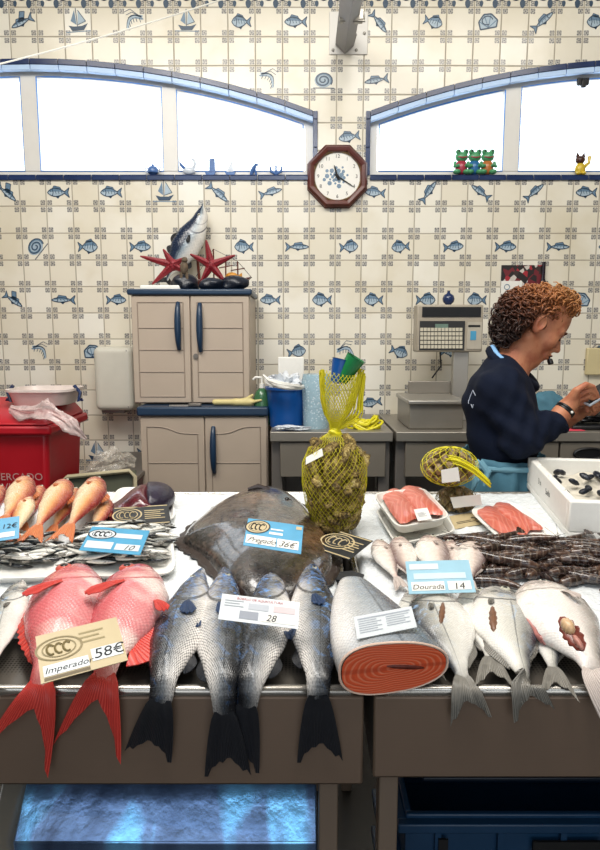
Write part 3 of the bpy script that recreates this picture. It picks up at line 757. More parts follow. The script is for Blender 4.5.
for k in range(12):
    a = PI/2-2*PI*k/12; s = str(k if k else 12); r = R8*.6
    text_mb(m, s, (cp.x+r*math.cos(a), WY-.0225, cp.z+r*math.sin(a)-.008), (1, 0, 0), (0, 0, 1), .026, (0, -1, 0), 1, center=True)
cc = V((cp.x-.005, 0, cp.z+.0))
for k in range(26):
    a = k*2.4; r = .012+.0022*k; c = (cc.x+r*math.cos(a), cc.z+r*math.sin(a)*.8)
    m.prism(ring_poly(6, .006+.003*(k % 3)), (c[0], WY-.0222, c[1]), (1, 0, .3), (-.3, 0, 1), (0, -.0005, 0), 2)
m.build('dial', [MT['paper'], MT['ink_black'], MT['ink_mid']], e, smooth=False)
m = MB()
for ang, L, wd in ((-32, .105, .004), (108, .06, .006)):
    d = V((math.cos(R_(ang)), 0, math.sin(R_(ang)))); q = d.cross(V((0, 1, 0)))
    o = V((cp.x, WY-.026, cp.z)); m.prism([(-.018, -wd), (L*.8, -wd*.6), (L, 0), (L*.8, wd*.6), (-.018, wd)], o, d, q, (0, -.002, 0))
m.ell((cp.x, WY-.028, cp.z), (.009, .004, .009)); m.build('hands', MT['ink_black'], e, smooth=False)
# steel post with plate at the top
a = P(347, 46, WY-.005); e = thing_at('ceiling_bracket', 'white steel post bolted to a square plate high on the wall', 'bracket', (a.x, WY, a.z))
x0, z0 = WX(329, 55); x1, z1 = WX(368, 12); rbox('wall_plate', (x0, WY-.008, z0), (x1, WY-.001, z1), MT['frame_white'], e, .003)
m = MB(); pa = P(345, 42, WY-.05); pb = P(357, -40, WY-.9)
m.tube([(pa.x, WY-.012, pa.z), (pa.x+.01, WY-.10, pa.z+.02)], .05, 4); m.tube([pa+V((0, 0, 0)), V((pb.x, pb.y, pb.z))], [.05, .05], 4); m.build('post', steel('painted_post', '9E9C9C', .5, metal=.2), e, smooth=False, bevel=.004)
m = MB(); c = P(352, 16, WY-.38)
m.box((c.x-.05, c.y-.02, c.z-.02), (c.x+.05, c.y+.03, c.z+.02)); m.tube([c+V((-.055, -.02, -.03)), c+V((.055, -.02, -.03)), c+V((.055, .03, .03)), c+V((-.055, .03, .03))], .006, 6, closed=True); m.build('clamp', MT['steel'], e)
for dx, dz in ((.02, .02), (.14, .02), (.18, .1)):
    m = MB(); m.ell((x0+dx, WY-.01, z0+dz), (.008, .006, .008)); m.build('bolt', MT['steel'], e)
# white cord across the upper left
m = MB(); pts = [P(x, 64-(x)*.295+(3*math.sin(x/250*PI)), 2.9+.002*x) for x in range(-80, 245, 20)]
m.tube(pts, .0035, 6); tag(m.build('cord', MT['white_plastic'], origin=pts[0]), 'thin white cord strung slantwise above the left arched window', 'cord')
# figurines on the window sills ------------------------------------------
def gz_(name): return simple(name[0], name[1], .2, var=.25, nscale=60)
DELFT = gz_(('delft_blue', '4C6FA8')); DELW = gz_(('delft_white', 'D4DCE6')); FG = gz_(('frog_green', '4F9A6A')); FR = gz_(('frog_red', 'A83A4A')); FO = gz_(('frog_orange', 'B8703A')); FB = gz_(('frog_blue', '2F6CA0')); CY = gz_(('cat_yellow', 'D8B93A')); CB = gz_(('cat_brown', '4A2C22'))
SZ = WSILL+.0045; SY = WY+.012
def sill_x(px): return P(px, 172, SY).x
def figur(name, label, cat, px, parts, group=None):
    x = sill_x(px); e = thing_at(name, label, cat, (x, SY, SZ), group)
    for pn, mat, fn in parts:
        m = MB(); fn(m, V((x, SY, SZ))); m.build(pn, mat, e)
    return e
figur('teapot_figurine', 'tiny blue and white teapot at the foot of the left window', 'figurine', 153, [
    ('pot', DELFT, lambda m, o: m.lathe([(.012, 0), (.028, .012), (.03, .026), (.02, .042), (.008, .046)], 14, o)),
    ('spout', DELW, lambda m, o: m.tube([o+V((.024, 0, .018)), o+V((.036, 0, .028)), o+V((.04, 0, .044))], [.006, .005, .004], 6)),
    ('handle', DELW, lambda m, o: m.tube([o+V((-.024, 0, .034)), o+V((-.04, 0, .036)), o+V((-.038, 0, .016)), o+V((-.026, 0, .012))], .004, 6)),
    ('knob', DELFT, lambda m, o: m.ell(o+V((0, 0, .05)), .007))])
figur('gull_figurine', 'white and blue swan-like porcelain bird on the left sill', 'figurine', 189, [
    ('body', DELW, lambda m, o: (m.ell(o+V((0, 0, .022)), (.034, .016, .02)), m.tube([o+V((.02, 0, .03)), o+V((.034, 0, .055)), o+V((.026, 0, .08)), o+V((.012, 0, .078))], [.01, .008, .008, .004], 8))),
    ('tail', DELFT, lambda m, o: m.tube([o+V((-.02, 0, .03)), o+V((-.04, 0, .05)), o+V((-.05, 0, .07))], [.01, .008, .001], 6))])
def sailer(m, o, h, mast=False):
    m.prism([(-.03, .02), (-.02, 0), (.022, 0), (.034, .024), (.01, .014), (-.012, .014)], o+V((0, -.008, 0)), (1, 0, 0), (0, 0, 1), (0, .016, 0))
figur('sailing_ship_figurine', 'blue ship figurine with a squared upright sail', 'figurine', 210, [
    ('hull', DELFT, lambda m, o: sailer(m, o, .08)), ('sail', DELFT, lambda m, o: m.prism([(-.004, .016), (-.002, .082), (.026, .085), (.028, .02)], o+V((0, -.003, 0)), (1, 0, 0), (0, 0, 1), (0, .006, 0)))])
figur('small_sailboat_figurine', 'pale sailboat figurine with one pointed sail', 'figurine', 230, [
    ('hull', DELFT, lambda m, o: sailer(m, o, .06)), ('sail', DELW, lambda m, o: m.prism([(-.02, .016), (.012, .075), (.02, .018)], o+V((0, -.003, 0)), (1, 0, 0), (0, 0, 1), (0, .006, 0)))])
figur('seahorse_figurine', 'small dark blue rearing animal figurine on the left sill', 'figurine', 254, [
    ('body', DELFT, lambda m, o: (m.tube([o+V((-.015, 0, 0)), o+V((-.01, 0, .02)), o+V((.002, 0, .04)), o+V((.012, 0, .055)), o+V((.024, 0, .05))], [.008, .011, .011, .008, .004], 8), m.tube([o+V((.012, 0, 0)), o+V((.004, 0, .03))], .006, 6)))])
figur('anchor_figurine', 'blue anchor-shaped figurine at the right end of the left sill', 'figurine', 276, [
    ('anchor', DELFT, lambda m, o: (m.tube([o+V((-.032, 0, .045)), o+V((-.026, 0, .018)), o+V((0, 0, .006)), o+V((.026, 0, .018)), o+V((.032, 0, .045))], [.004, .008, .009, .008, .004], 8), m.tube([o+V((0, 0, .006)), o+V((0, 0, .05))], .005, 6)))])
for px, shirt, pos in ((461, FR, 'left frog in red'), (474, FB, 'middle frog in blue'), (487, FO, 'right frog in orange')):
    def body(m, o): m.ell(o+V((0, 0, .03)), (.026, .02, .03))
    def head(m, o): m.ell(o+V((0, -.002, .07)), (.027, .02, .02)); m.ell(o+V((-.015, -.008, .088)), .011); m.ell(o+V((.015, -.008, .088)), .011); m.ell(o+V((-.02, -.014, .01)), (.016, .018, .01)); m.ell(o+V((.02, -.014, .01)), (.016, .018, .01)); m.tube([o+V((-.026, -.005, .05)), o+V((-.032, -.014, .03)), o+V((-.012, -.022, .034))], .006, 6); m.tube([o+V((.026, -.005, .05)), o+V((.032, -.014, .03)), o+V((.012, -.022, .034))], .006, 6)
    figur('frog_figurine', 'colourful pottery frog on the right sill, '+pos, 'figurine', px, [('shirt', shirt, body), ('head', FG, head),
      ('mouth', FR, lambda m, o: m.tube([o+V((-.018, -.017, .068)), o+V((0, -.023, .063)), o+V((.018, -.017, .068))], .0025, 5)),
      ('eye', MT['black'], lambda m, o: m.ell(o+V((-.015, -.018, .09)), .004)), ('eye', MT['black'], lambda m, o: m.ell(o+V((.015, -.018, .09)), .004))], 'frogs sitting together on the sill').scale = (1.3, 1.3, 1.3)
figur('lucky_cat_figurine', 'yellow and brown waving cat figurine on the right window sill', 'figurine', 580, [
    ('body', CY, lambda m, o: (m.ell(o+V((0, 0, .026)), (.024, .018, .027)), m.ell(o+V((.01, -.014, .006)), (.012, .012, .008)), m.ell(o+V((-.012, -.014, .006)), (.012, .012, .008)))),
    ('head', CB, lambda m, o: (m.ell(o+V((-.002, 0, .064)), (.022, .017, .018)), m.prism([(-.022, .074), (-.018, .095), (-.006, .08)], o+V((0, -.004, 0)), (1, 0, 0), (0, 0, 1), (0, .008, 0)), m.prism([(.018, .074), (.014, .095), (.002, .08)], o+V((0, -.004, 0)), (1, 0, 0), (0, 0, 1), (0, .008, 0)))),
    ('raised_paw', CY, lambda m, o: m.tube([o+V((.018, -.004, .036)), o+V((.034, -.006, .05)), o+V((.036, -.006, .078))], [.008, .007, .008], 8))]).scale = (1.2, 1.2, 1.2)
# ---------------------------------------------------------------- cabinets
CY0 = 3.10; CY1 = WY-.03     # front and back of the cabinet pair
def cx_(px, py=350, Y=CY0): return P(px, py, Y).x
def cz_(py, px=190, Y=CY0): return P(px, py, Y).z
zt, zs_, zb2 = cz_(289), cz_(404), cz_(414)
xl, xr = cx_(131, 350), cx_(251, 350)
e = thing_at('wall_cabinet', 'upper beige plastic cabinet with two long blue handles and blue top', 'cabinet', ((xl+xr)/2, CY1, zs_))
lidz = .028
rbox('body', (xl+.004, CY0+.02, zs_), (xr-.004, CY1, zt-lidz), MT['beige'], e, .006)
rbox('top', (xl-.008, CY0-.012, zt-lidz), (xr+.008, CY1, zt), MT['navy_plastic'], e, .008)
xm = (xl+xr)/2; panelm = simple('beige_groove', '97887A', .6, var=.05)
def door(e, a, b, z0, z1, rows, hx, hz0, hz1, curved=False):
    d = thing_parts = MB(); d.box((a, CY0, z0), (b, CY0+.022, z1)); o = d.build('door', MT['beige'], e, bevel=.004); o['_o'] = e['_o']
    # raised frame lines
    m = MB(); g = .03
    def line(p, q): m.tube([V((p[0], CY0-.0005, p[1])), V((q[0], CY0-.0005, q[1]))], .003, 6)
    if curved:
        s = 1 if curved == 1 else -1; A, B = (a+g, b-g)
        c = [(A+(B-A)*i/14, z1-.045-.035*(1/(1+math.exp(-s*((i/14)-.5)*12)))) for i in range(15)]
        for p, q in zip(c, c[1:]): line(p, q)
        line((A, z0+.02), (A, c[0][1])); line((B, z0+.02), (B, c[-1][1])); line((A, z0+.02), (B, z0+.02))
    else:
        line((a+g, z0+g), (b-g, z0+g)); line((a+g, z1-g), (b-g, z1-g)); line((a+g, z0+g), (a+g, z1-g)); line((b-g, z0+g), (b-g, z1-g))
    for r in rows: line((a+g, r), (b-g, r))
    m.build('moulding', panelm, o)
    if hx is None: return
    h = MB(); pts = []; n = 14
    for i in range(n+1):
        t = i/n; pts.append(V((hx, CY0-.006-.028*math.sin(PI*t)**.5, hz0+(hz1-hz0)*t)))
    h.tube(pts, [.007+.009*math.sin(PI*min(max(i/n, .05), .95))**.5 for i in range(n+1)], 10); h.build('handle', MT['navy_plastic'], o)
H = zt-lidz-zs_
door(e, xl+.008, xm-.003, zs_+.006, zt-lidz-.004, [cz_(328), cz_(350), cz_(372)], cx_(179.5), cz_(349), cz_(303))
door(e, xm+.003, xr-.008, zs_+.006, zt-lidz-.004, [cz_(328), cz_(350), cz_(372)], cx_(201), cz_(351), cz_(304))
m = MB(); q = P(196, 356, CY0); m.tube([q, q+V((0, -.01, 0))], .012, 12); m.build('lock', MT['steel_dark'], e)
# lower cabinet
LX0, LX1 = cx_(140, 450, CY0-.09), cx_(268, 450, CY0-.09)
CY0 -= .09
zl = P(200, 416, CY0).z; e = thing_at('base_cabinet', 'lower beige plastic cabinet with arched door panels and navy top slab', 'cabinet', ((LX0+LX1)/2, CY1, 0))
rbox('body', (LX0, CY0+.022, .0), (LX1, CY1, zl), MT['beige'], e, .006)
rbox('top', (LX0-.008, CY0-.015, zl), (LX1+.004, CY1, zs_-.003), MT['navy_plastic'], e, .01)
xm = P(205, 450, CY0).x
door(e, LX0+.006, xm-.003, .06, zl-.006, [cz_(463, 190, CY0)], None, 0, 0, 1)
door(e, xm+.003, LX1-.006, .06, zl-.006, [cz_(463, 190, CY0)], cx_(214, 450, CY0), cz_(472, 200, CY0), cz_(427, 200, CY0), -1)
CY0 += .09
# objects on top of the wall cabinet --------------------------------------
def topz(px, py, Y): return P(px, py, Y)
foamx0, foamx1 = cx_(137, 285), cx_(178, 285)
fs_ = rbox('foam_slab', (foamx0, CY0+.05, zt), (foamx1+.03, CY0+.3, zt+.022), MT['foam'])
tag(fs_, 'thin white foam slab lying on the upper cabinet top', 'slab')
# leaning tuna model
def bag(name, pts, rs, seed, label, mat=None, cat='plastic bag'):
    m = MB(); off = V((seed*7.1, 3, 1))
    P_, L_ = resample([V(p) for p in pts], 40)
    def fn(u, v):
        i = v*40; k = min(int(i), 39); c = P_[k].lerp(P_[k+1], i-k); t = (P_[min(k+1, 40)]-P_[max(k-1, 0)]).normalized()
        a = V((0, 1, 0)).cross(t).normalized(); b = t.cross(a); r = interp([(i_/(len(rs)-1), x) for i_, x in enumerate(rs)], v)[0]
        th = 2*PI*u; d = a*math.cos(th)+b*math.sin(th)*.6
        n = noise.turbulence(c*9+d*1.5+off, 3, False)
        return c+d*r*(.6+.75*n)
    m.grid(fn, 48, 40, closeu=True); o = m.build(name, mat or FILMP, origin=pts[0]); tag(o, label, cat); return o
FILMP = glassy('pinkish_film', 'E6D0CC', .15, .55); FILMC = glassy('dull_clear_film', 'D8D0C2', .15, .3)

def at(px, py, Y): return P(px, py, Y)
Yt = CY0+.3
e = thing_at('painted_tuna', 'tall silver and blue model tuna standing nose up on the upper cabinet', 'model fish', (P(172, 288, Yt).x, Yt, zt))
sp = [[P(203, 204, Yt+.05), P(199, 222, Yt+.04), P(186, 246, Yt+.02), P(172, 270, Yt), P(163, 289, Yt-.02)], [V((.1, -1, .1)).normalized()]*5]
build_fish(e, sp, 14.5, 'tuna', -1, body=fishmat('tuna_model_skin', '14243E', '7F8D96', 'D6D2CA', scale=30, net=.2, lo=.35, mid=.5, hi=.66, line=True), fin=FM['f_dark'], ub=.9, tail=1.6, fork=.6, eye=.05, pect=(.32, .1, -.3, .6, .3, .1), dorsal=[(.35, .5, .3), (.55, .65, .3)], anal=(.6, .7, .3))
m = MB(); q = P(190, 262, Yt+.07); m.tube([P(200, 287, Yt+.08), P(196, 240, Yt+.07)], .008, 8); m.build('support', MT['wood'], e)
# starfish
STAR = simple('red_starfish', '8A1222', .5, var=.25, nscale=40, bump=.5)
def starfish(c, arms, label, Y, nrm=(0, -1, .1)):
    c0 = P(*c, Y); e = None; N = V(nrm).normalized(); m = MB(); n = 12
    for (px, py) in arms:
        tip = P(px, py, Y-.01); d = tip-c0; L = d.length; s = N.cross(d).normalized()
        pts = [c0+d*(i/n) for i in range(n+1)]
        m.tube([p-N*.004 for p in pts], [.019*(1-i/n)**.8*1.0+.0035 for i in range(n+1)], 8)
        for i in range(1, n): m.ell(pts[i]+N*(.022*(1-i/n)+.002), .0035, 6, 4)
    m.ell(c0, (.03, .022, .03))
    o = m.build('starfish', STAR, origin=c0); tag(o, label, 'starfish', None); return o
starfish((173, 265), [(140, 256), (163, 249), (184, 258), (187, 272), (152, 284)], 'dark red starfish leaning at the left of the upper cabinet top', CY0+.16)
starfish((211, 265), [(190, 254), (206, 240), (235, 255), (226, 283), (200, 284)], 'larger dark red starfish leaning right of the tuna model', CY0+.12)
# model boat behind the starfish
e = thing_at('model_boat', 'small dark wooden model boat with thin masts behind the starfish', 'model boat', P(222, 288, CY0+.24))
m = MB(); o = P(222, 284, CY0+.24); k = 1/ppm(o)
m.prism([(-28*k, 3*k), (-22*k, -4*k), (20*k, -4*k), (30*k, 5*k), (10*k, 1*k), (-14*k, 1*k)], o+V((0, -.03, .01)), (1, 0, 0), (0, 0, 1), (0, .06, 0)); m.build('hull', MT['wood'], e, smooth=False, bevel=.003)
for dx, h in ((-8, 34), (4, 26), (16, 22)):
    m = MB(); m.tube([o+V((dx*k, 0, 0)), o+V((dx*k, 0, h*k))], .004, 6); m.tube([o+V(((dx-7)*k, 0, h*.6*k)), o+V(((dx+7)*k, 0, h*.7*k))], .003, 5); m.build('mast', MT['wood'], e)
m = MB(); m.tube([o+V((-28*k, 0, 4*k)), o+V((-8*k, 0, 34*k)), o+V((16*k, 0, 22*k)), o+V((30*k, 0, 6*k))], .0015, 5); m.build('rigging', MT['black'], e)
# dark lumps: mussel-like shells and a little cloth fish
MUS = simple('dark_shell', '101726', .35, var=.3, nscale=30, bump=.6)
def lump(px, py, rx, ry, Y, name, label, cat, mat, seed, extra=None):
    c = P(px, py, Y); k = 1/ppm(c)
    c.z = zt+ry*k*.85
    def fn(X):
        d = sell(X, (0, 0, 0), (rx*k, rx*k*.8, ry*k)); r = random.Random(seed)
        for i in range(7):
            a = r.uniform(0, 6.28); d = smin(d, sell(X, (math.cos(a)*rx*k*.75, math.sin(a)*rx*k*.5, r.uniform(-.6, .4)*ry*k), (rx*k*.42,)*2+(ry*k*.4,)), .012)
        return smax(d, -(X[..., 2]+ry*k*.85), .004)
    m = MB(); nets_mb(m, fn, (-rx*k*1.5, -rx*k*1.4, -ry*k*1.1), (rx*k*1.5, rx*k*1.4, ry*k*1.5), .006)
    o = m.build(name, mat); o.location = c; tag(o, label, cat); return o
lump(185, 281, 13, 9, CY0+.1, 'shell_cluster', 'dark blue shell cluster between the two red starfish', 'shell', MUS, 1)
lump(211, 285, 11, 6.5, CY0+.05, 'shell_cluster', 'small black shell cluster below the larger starfish', 'shell', MUS, 2)
lump(234, 284, 13, 8, CY0+.08, 'shell_cluster', 'black shell cluster at the right end of the cabinet top', 'shell', MUS, 3)
c = P(230, 279, CY0+.0); m = MB(); m.ell((0, 0, 0), (.032, .02, .022)); m.prism([(.02, 0), (.05, .02), (.05, -.02)], (0, -.003, 0), (1, 0, 0), (0, 0, 1), (0, .006, 0))
o = m.build('toy_fish', simple('orange_toy', 'C98A2A', .5, var=.4, nscale=50)); o.location = (c.x, CY0+.085, zt+.064); tag(o, 'tiny orange toy fish perched on the black shell cluster', 'toy')
c = P(167, 257, CY0+.11); m = MB(); m.ell((0, 0, 0), (.02, .018, .034)); m.ell((.004, -.004, .036), .015); m.tube([(-.014, 0, -.02), (-.02, 0, -.10)], .008, 6); m.tube([(.012, 0, -.02), (.014, 0, -.10)], .008, 6)
# rag figure between the starfish
o = m.build('rag_doll', simple('doll_cloth', '6B5A48', .8, var=.6, nscale=60)); c = P(184, 262, CY0+.06); o.location = (c.x, CY0+.06, zt+.105); tag(o, 'little brown and yellow doll between the starfish', 'doll')
# ---------------------------------------------------------------- on the base cabinet
GL_ = simple('rubber_glove', 'D8C88A', .5, var=.1)
def glove(c):
    def fn(X):
        d = scone(X, (-.02, 0, 0), (.05, 0, 0), .016, .02)
        d = smin(d, scone(X, (-.12, .0, 0), (-.02, 0, .0), .014, .014), .012)
        for i, (a, l) in enumerate(((.35, .05), (.12, .065), (-.1, .065), (-.34, .055))):
            d = smin(d, scone(X, (.05, .012-.008*i, 0), (.05+l*math.cos(a), .012-.008*i+l*math.sin(a)*.7, .004*i), .008, .006), .006)
        return smin(d, scone(X, (.02, .0, .006), (.06, -.01, .034), .01, .007), .01)
    m = MB(); nets_mb(m, fn, (-.15, -.05, -.03), (.14, .06, .06), .0035); o = m.build('rubber_glove', GL_); o.location = c
    tag(o, 'limp cream rubber glove lying on the navy top of the lower cabinet', 'glove')
g = P(240, 404, CY0-.05); glove((g.x, CY0-.045, zs_+.014))
# top surface of base cabinet in front of upper cabinet is shallow: knife there
k0, k1 = cx_(173, 410), cx_(204, 410)
e = thing_at('knife', 'narrow grey knife resting on the front edge of the lower cabinet top', 'knife', ((k0+k1)/2, CY0-.03, zs_))
m = MB(); m.box((k0, CY0-.09, zs_-.002), (k1-.06, CY0-.07, zs_+.004)); m.build('blade', MT['steel'], e, smooth=False)
m = MB(); m.box((k1-.06, CY0-.093, zs_-.002), (k1, CY0-.068, zs_+.012)); m.build('handle', MT['steel_dark'], e, bevel=.003)
# white wall-mounted plastic box
q0 = P(93, 346, WY-.14); q1 = P(136, 411, WY-.14)
e = thing_at('towel_dispenser', 'white rounded plastic dispenser on the tiles left of the cabinets', 'dispenser', (.5*(q0.x+q1.x), WY-.002, q1.z))
def fn(X):
    a = np.abs(X-np.array([(q0.x+q1.x)/2, WY-.08, (q0.z+q1.z)/2], dtype=np.float32)); hx, hz = (q1.x-q0.x)/2, (q0.z-q1.z)/2
    r = .035; dx = np.maximum(a[..., 0]-hx+r, 0); dz = np.maximum(a[..., 2]-hz+r, 0); dy = np.maximum(a[..., 1]-.078+.02, 0)
    return np.sqrt(dx*dx+dz*dz+dy*dy)-r*.9
DISP = simple('dispenser_plastic', 'D2CEC0', .35, var=.05)
m = MB(); nets_mb(m, fn, (q0.x-.03, WY-.19, q1.z-.03), (q1.x+.03, WY+.0, q0.z+.03), .008); m.build('cover', DISP, e)
m = MB(); m.box((q1.x-.035, WY-.168, q1.z+.02), (q1.x-.031, WY-.155, q0.z-.02)); m.build('seam', MT['steel_dark'], e, smooth=False)
m = MB(); m.box((q0.x+.03, WY-.14, q1.z-.012), (q1.x-.06, WY-.03, q1.z+.02)); m.build('outlet', MT['steel_dark'], e, bevel=.005)
# ---------------------------------------------------------------- back counters
BZ = P(330, 432, 2.85).z
B0Y, B1Y = 2.85, WY-.02
TILES = {}
def bench(name, label, xa, xb, draw, legs):
    e = thing_at(name, label, 'work table', ((xa+xb)/2, (B0Y+B1Y)/2, 0))
    m = MB(); m.box((xa, B0Y, BZ-.045), (xb, B1Y, BZ)); m.build('worktop', MT['steel_w'], e, bevel=.004)
    for x in legs:
        for y in (B0Y+.04, B1Y-.08):
            m = MB(); m.box((x, y, 0), (x+.05, y+.05, BZ-.045)); m.build('leg', MT['steel_dark'], e, bevel=.003)
    m = MB(); m.box((xa+.03, B0Y+.05, .18), (xb-.03, B1Y-.03, .21)); m.build('undershelf', MT['steel_dark'], e, smooth=False)
    m = MB(); m.box((xa+.02, B1Y-.03, .18), (xb-.02, B1Y-.01, BZ-.05)); m.build('shade_panel', MT['steel_dark'], e, smooth=False)  # added sheet standing in for the shade under the table
    for (a, b, h) in draw:
        d = MB(); d.box((a, B0Y+.012, BZ-.21), (b, B0Y+.4, BZ-.05)); o = d.build('drawer', MT['steel_d2'], e, bevel=.003); o['_o'] = e['_o']
        if h:
            g = MB(); cx = h; g.tube([V((cx+.07*math.cos(t), B0Y-.004, BZ-.10+.025*math.sin(t))) for t in np.arange(0, 2*PI, .3)], .007, 6, closed=True)
            g.prism([(.06*math.cos(t), .02*math.sin(t)) for t in np.arange(0, 2*PI, .3)], (cx, B0Y+.008, BZ-.10), (1, 0, 0), (0, 0, 1), (0, .006, 0)); g.build('handle', MT['black'], o)
    return e
MT['steel_w'] = steel('worktop_steel', '9A948A', .3, dirt=.3, metal=.5); MT['steel_d2'] = steel('drawer_steel', '8A8276', .35, dirt=.2, metal=.35)
bx = lambda px, py=445: P(px, py, B0Y).x
bench('steel_table', 'shorter stainless steel table carrying the blue bucket', bx(270), bx(393), [(bx(280), bx(386), None)], [bx(271), bx(380)])
bench('steel_table', 'long stainless steel table with drawers behind the fishmonger', bx(396), bx(720), [(bx(406), bx(474), bx(457)), (bx(478), bx(560), bx(522)), (bx(562), bx(630), bx(590)), (bx(634), bx(710), bx(672))], [bx(397), bx(560), bx(706)])
# green crate under it
rbox('green_crate', (bx(400)+.06, B0Y+.1, .212), (bx(440)+.02, B0Y+.42, .5), MT['green_plastic']); tag(bpy.data.objects['green_crate'], 'dark green plastic crate on the shelf under the long steel table', 'crate')
# soap bottle
q = P(259, 412, B0Y+.22); e = thing_at('soap_bottle', 'slim green liquid soap bottle with white pump beside the blue bucket', 'bottle', (q.x, B0Y+.22, BZ))
o = V((P(262, 420, B0Y+.22).x, B0Y+.22, BZ)); hb = P(259, 388, B0Y+.22).z-BZ
GB = simple('green_soap', '3E6B48', .15, var=.1)
m = MB(); m.lathe([(.035, 0), (.04, .01), (.04, hb*.75), (.03, hb*.9), (.012, hb)], 18, o); m.build('bottle_body', GB, e)
m = MB(); m.lathe([(.014, hb), (.014, hb+.02), (.005, hb+.022), (.005, hb+.05)], 12, o); m.tube([o+V((0, 0, hb+.05)), o+V((-.03, 0, hb+.052)), o+V((-.042, 0, hb+.04))], .006, 6); m.build('pump', MT['white_plastic'], e)
# blue bucket with crumpled film
q = V((P(287, 420, B0Y+.2).x, B0Y+.2, BZ)); k = 1/ppm(q+V((0, 0, .1))); hbk = P(287, 389, B0Y+.2).z-BZ
e = thing_at('blue_bucket', 'blue plastic bucket overflowing with crumpled clear film', 'bucket', q)
m = MB(); r0, r1 = 17*k, 20.5*k
m.lathe([(r0, 0), (r1, hbk), (r1+.006, hbk), (r1+.006, hbk+.012), (r1-.004, hbk+.012), (r0-.004, .006)], 32, q); m.build('shell', MT['blue_plastic'], e)
def crumple(name, c, r, seed, mat, amp=.35, res=40, sq=(1, 1, 1)):
    m = MB(); rnd = random.Random(seed); off = V((rnd.uniform(0, 50), rnd.uniform(0, 50), 3))
    def fn(u, v):
        a = 2*PI*u; t = PI*v; d = V((math.sin(t)*math.cos(a), math.sin(t)*math.sin(a), math.cos(t)))
        n = noise.turbulence(d*2.6+off, 3, False); n2 = abs(noise.noise(d*6+off))
        s = 1+amp*(n-.6)+.25*amp*n2
        return V(c)+V((d.x*r[0]*s, d.y*r[1]*s, d.z*r[2]*s))
    m.grid(fn, res, res//2, closeu=True); return m
FILM = simple('crumpled_film', 'D9DEE4', .18, var=.1, nscale=50); FILM2 = glassy('clear_film', 'DDE8EE', .1, .38)
m = crumple('film', (q.x, q.y, BZ+hbk+.02), (24*k, 21*k, 13*k), 3, None, .55, 60)
o = m.build('crumpled_film', FILM, origin=(q.x, q.y, BZ+hbk)); tag(o, 'shiny crumpled clear film heaped in the blue bucket', 'film')
CR_ = True
m = MB(); y_ = q.y+.16; xa, xb = P(278, 370, y_).x, P(304, 370, y_).x; m.box((xa, y_, BZ+.001), (xb, y_+.03, P(290, 357, y_).z)); o = m.build('foam_board', MT['foam'], bevel=.006, origin=((xa+xb)/2, y_, BZ)); tag(o, 'white board standing behind the blue bucket', 'board')
# wrapped clear roll beside it
q = V((P(316, 420, B0Y+.14).x, B0Y+.14, BZ)); k = 1/ppm(q); hr = P(314, 374, B0Y+.14).z-BZ
WR = NT('bubble_wrap'); co = WR.coord(); vv = WR.vor(co, 90); WR.set(col=WR.mix(WR.step(vv, .15, .4), 'D8EAF2', 'A6C4D2'), rough=.15, alpha=.85); WR.bump(vv, .4, .005)
m = MB(); m.lathe([(12.5*k, 0), (13*k, .02), (13.5*k, hr*.5), (14.5*k, hr*.85), (13*k, hr)], 24, q)
o = m.build('bubble_wrap_roll', WR.mat, origin=q); tag(o, 'upright pale roll of clear bubble plastic right of the blue bucket', 'roll')
yq = B0Y+.06
bag('plastic_sheet', [P(263, 375, yq+.02), P(270, 382, yq), P(284, 386, yq-.03), P(300, 388, yq), P(304, 386, yq+.04)], [.008, .02, .022, .02, .01], 6, 'folded white plastic sheet over the rim of the blue bucket', MT['white_plastic'], 'plastic sheet')
# flat film on table, yellow net bundle
m = crumple('f', (P(290, 436, B0Y).x, B0Y+.05, BZ+.012), (.10, .04, .012), 9, None, .5); o = m.build('plastic_scrap', FILM, origin=(P(290, 436, B0Y).x, B0Y+.05, BZ)); tag(o, 'crumpled scrap of clear plastic in front of the blue bucket', 'plastic scrap')
def coil(c, r, n, seed, mat, rad=.006):
    rnd = random.Random(seed); m = MB()
    for i in range(n):
        rx, ry = r*rnd.uniform(.6, 1.1), r*rnd.uniform(.4, .8); a0 = rnd.uniform(0, 6); tx = rnd.uniform(-.5, .5); z0 = rnd.uniform(.01, .045)
        m.tube([V((c[0]+rx*math.cos(a)+.01*math.sin(3*a+i), c[1]+ry*math.sin(a), c[2]+z0+.018*math.sin(a*2+tx*5)*1)) for a in np.arange(a0, a0+2*PI-.05, .28)], rad, 6, closed=True)
    return m
c = P(364, 428, B0Y+.12); c.z = BZ
m = coil(c, .075, 9, 4, None); o = m.build('net_coil', MT['yellow'], origin=c); tag(o, 'loose coil of yellow netting on the shorter steel table', 'net')
# ---------------------------------------------------------------- scale
SYY = 3.2
def sp_(px, py, Y=SYY): return P(px, py, Y)
a, b = sp_(416, 352), sp_(484, 304.5)
e = thing_at('digital_scale', 'beige electronic shop scale display with keypad on a steel post', 'scale', (sp_(450, 400).x, SYY+.06, BZ))
HS = simple('scale_housing', 'A89E8E', .4, var=.08)
m = MB(); m.box((a.x, SYY, a.z), (b.x, SYY+.1, b.z)); m.build('housing', HS, e, bevel=.008)
def pan(x0, y0, x1, y1, mat, name, d=.004):
    p, q2 = sp_(x0, y1, SYY), sp_(x1, y0, SYY); m = MB(); m.box((p.x, SYY-d, p.z), (q2.x, SYY+.01, q2.z)); return m.build(name, mat, e, smooth=False)
pan(422, 307, 481, 317, MT['black'], 'display'); kp = pan(419, 321, 465, 350, simple('keypad_dark', '2A2A2C', .5), 'keypad'); kp['_o'] = e['_o']
pan(435, 324, 448, 328, simple('lcd_green', '6C8478', .3), 'small_display', .006)
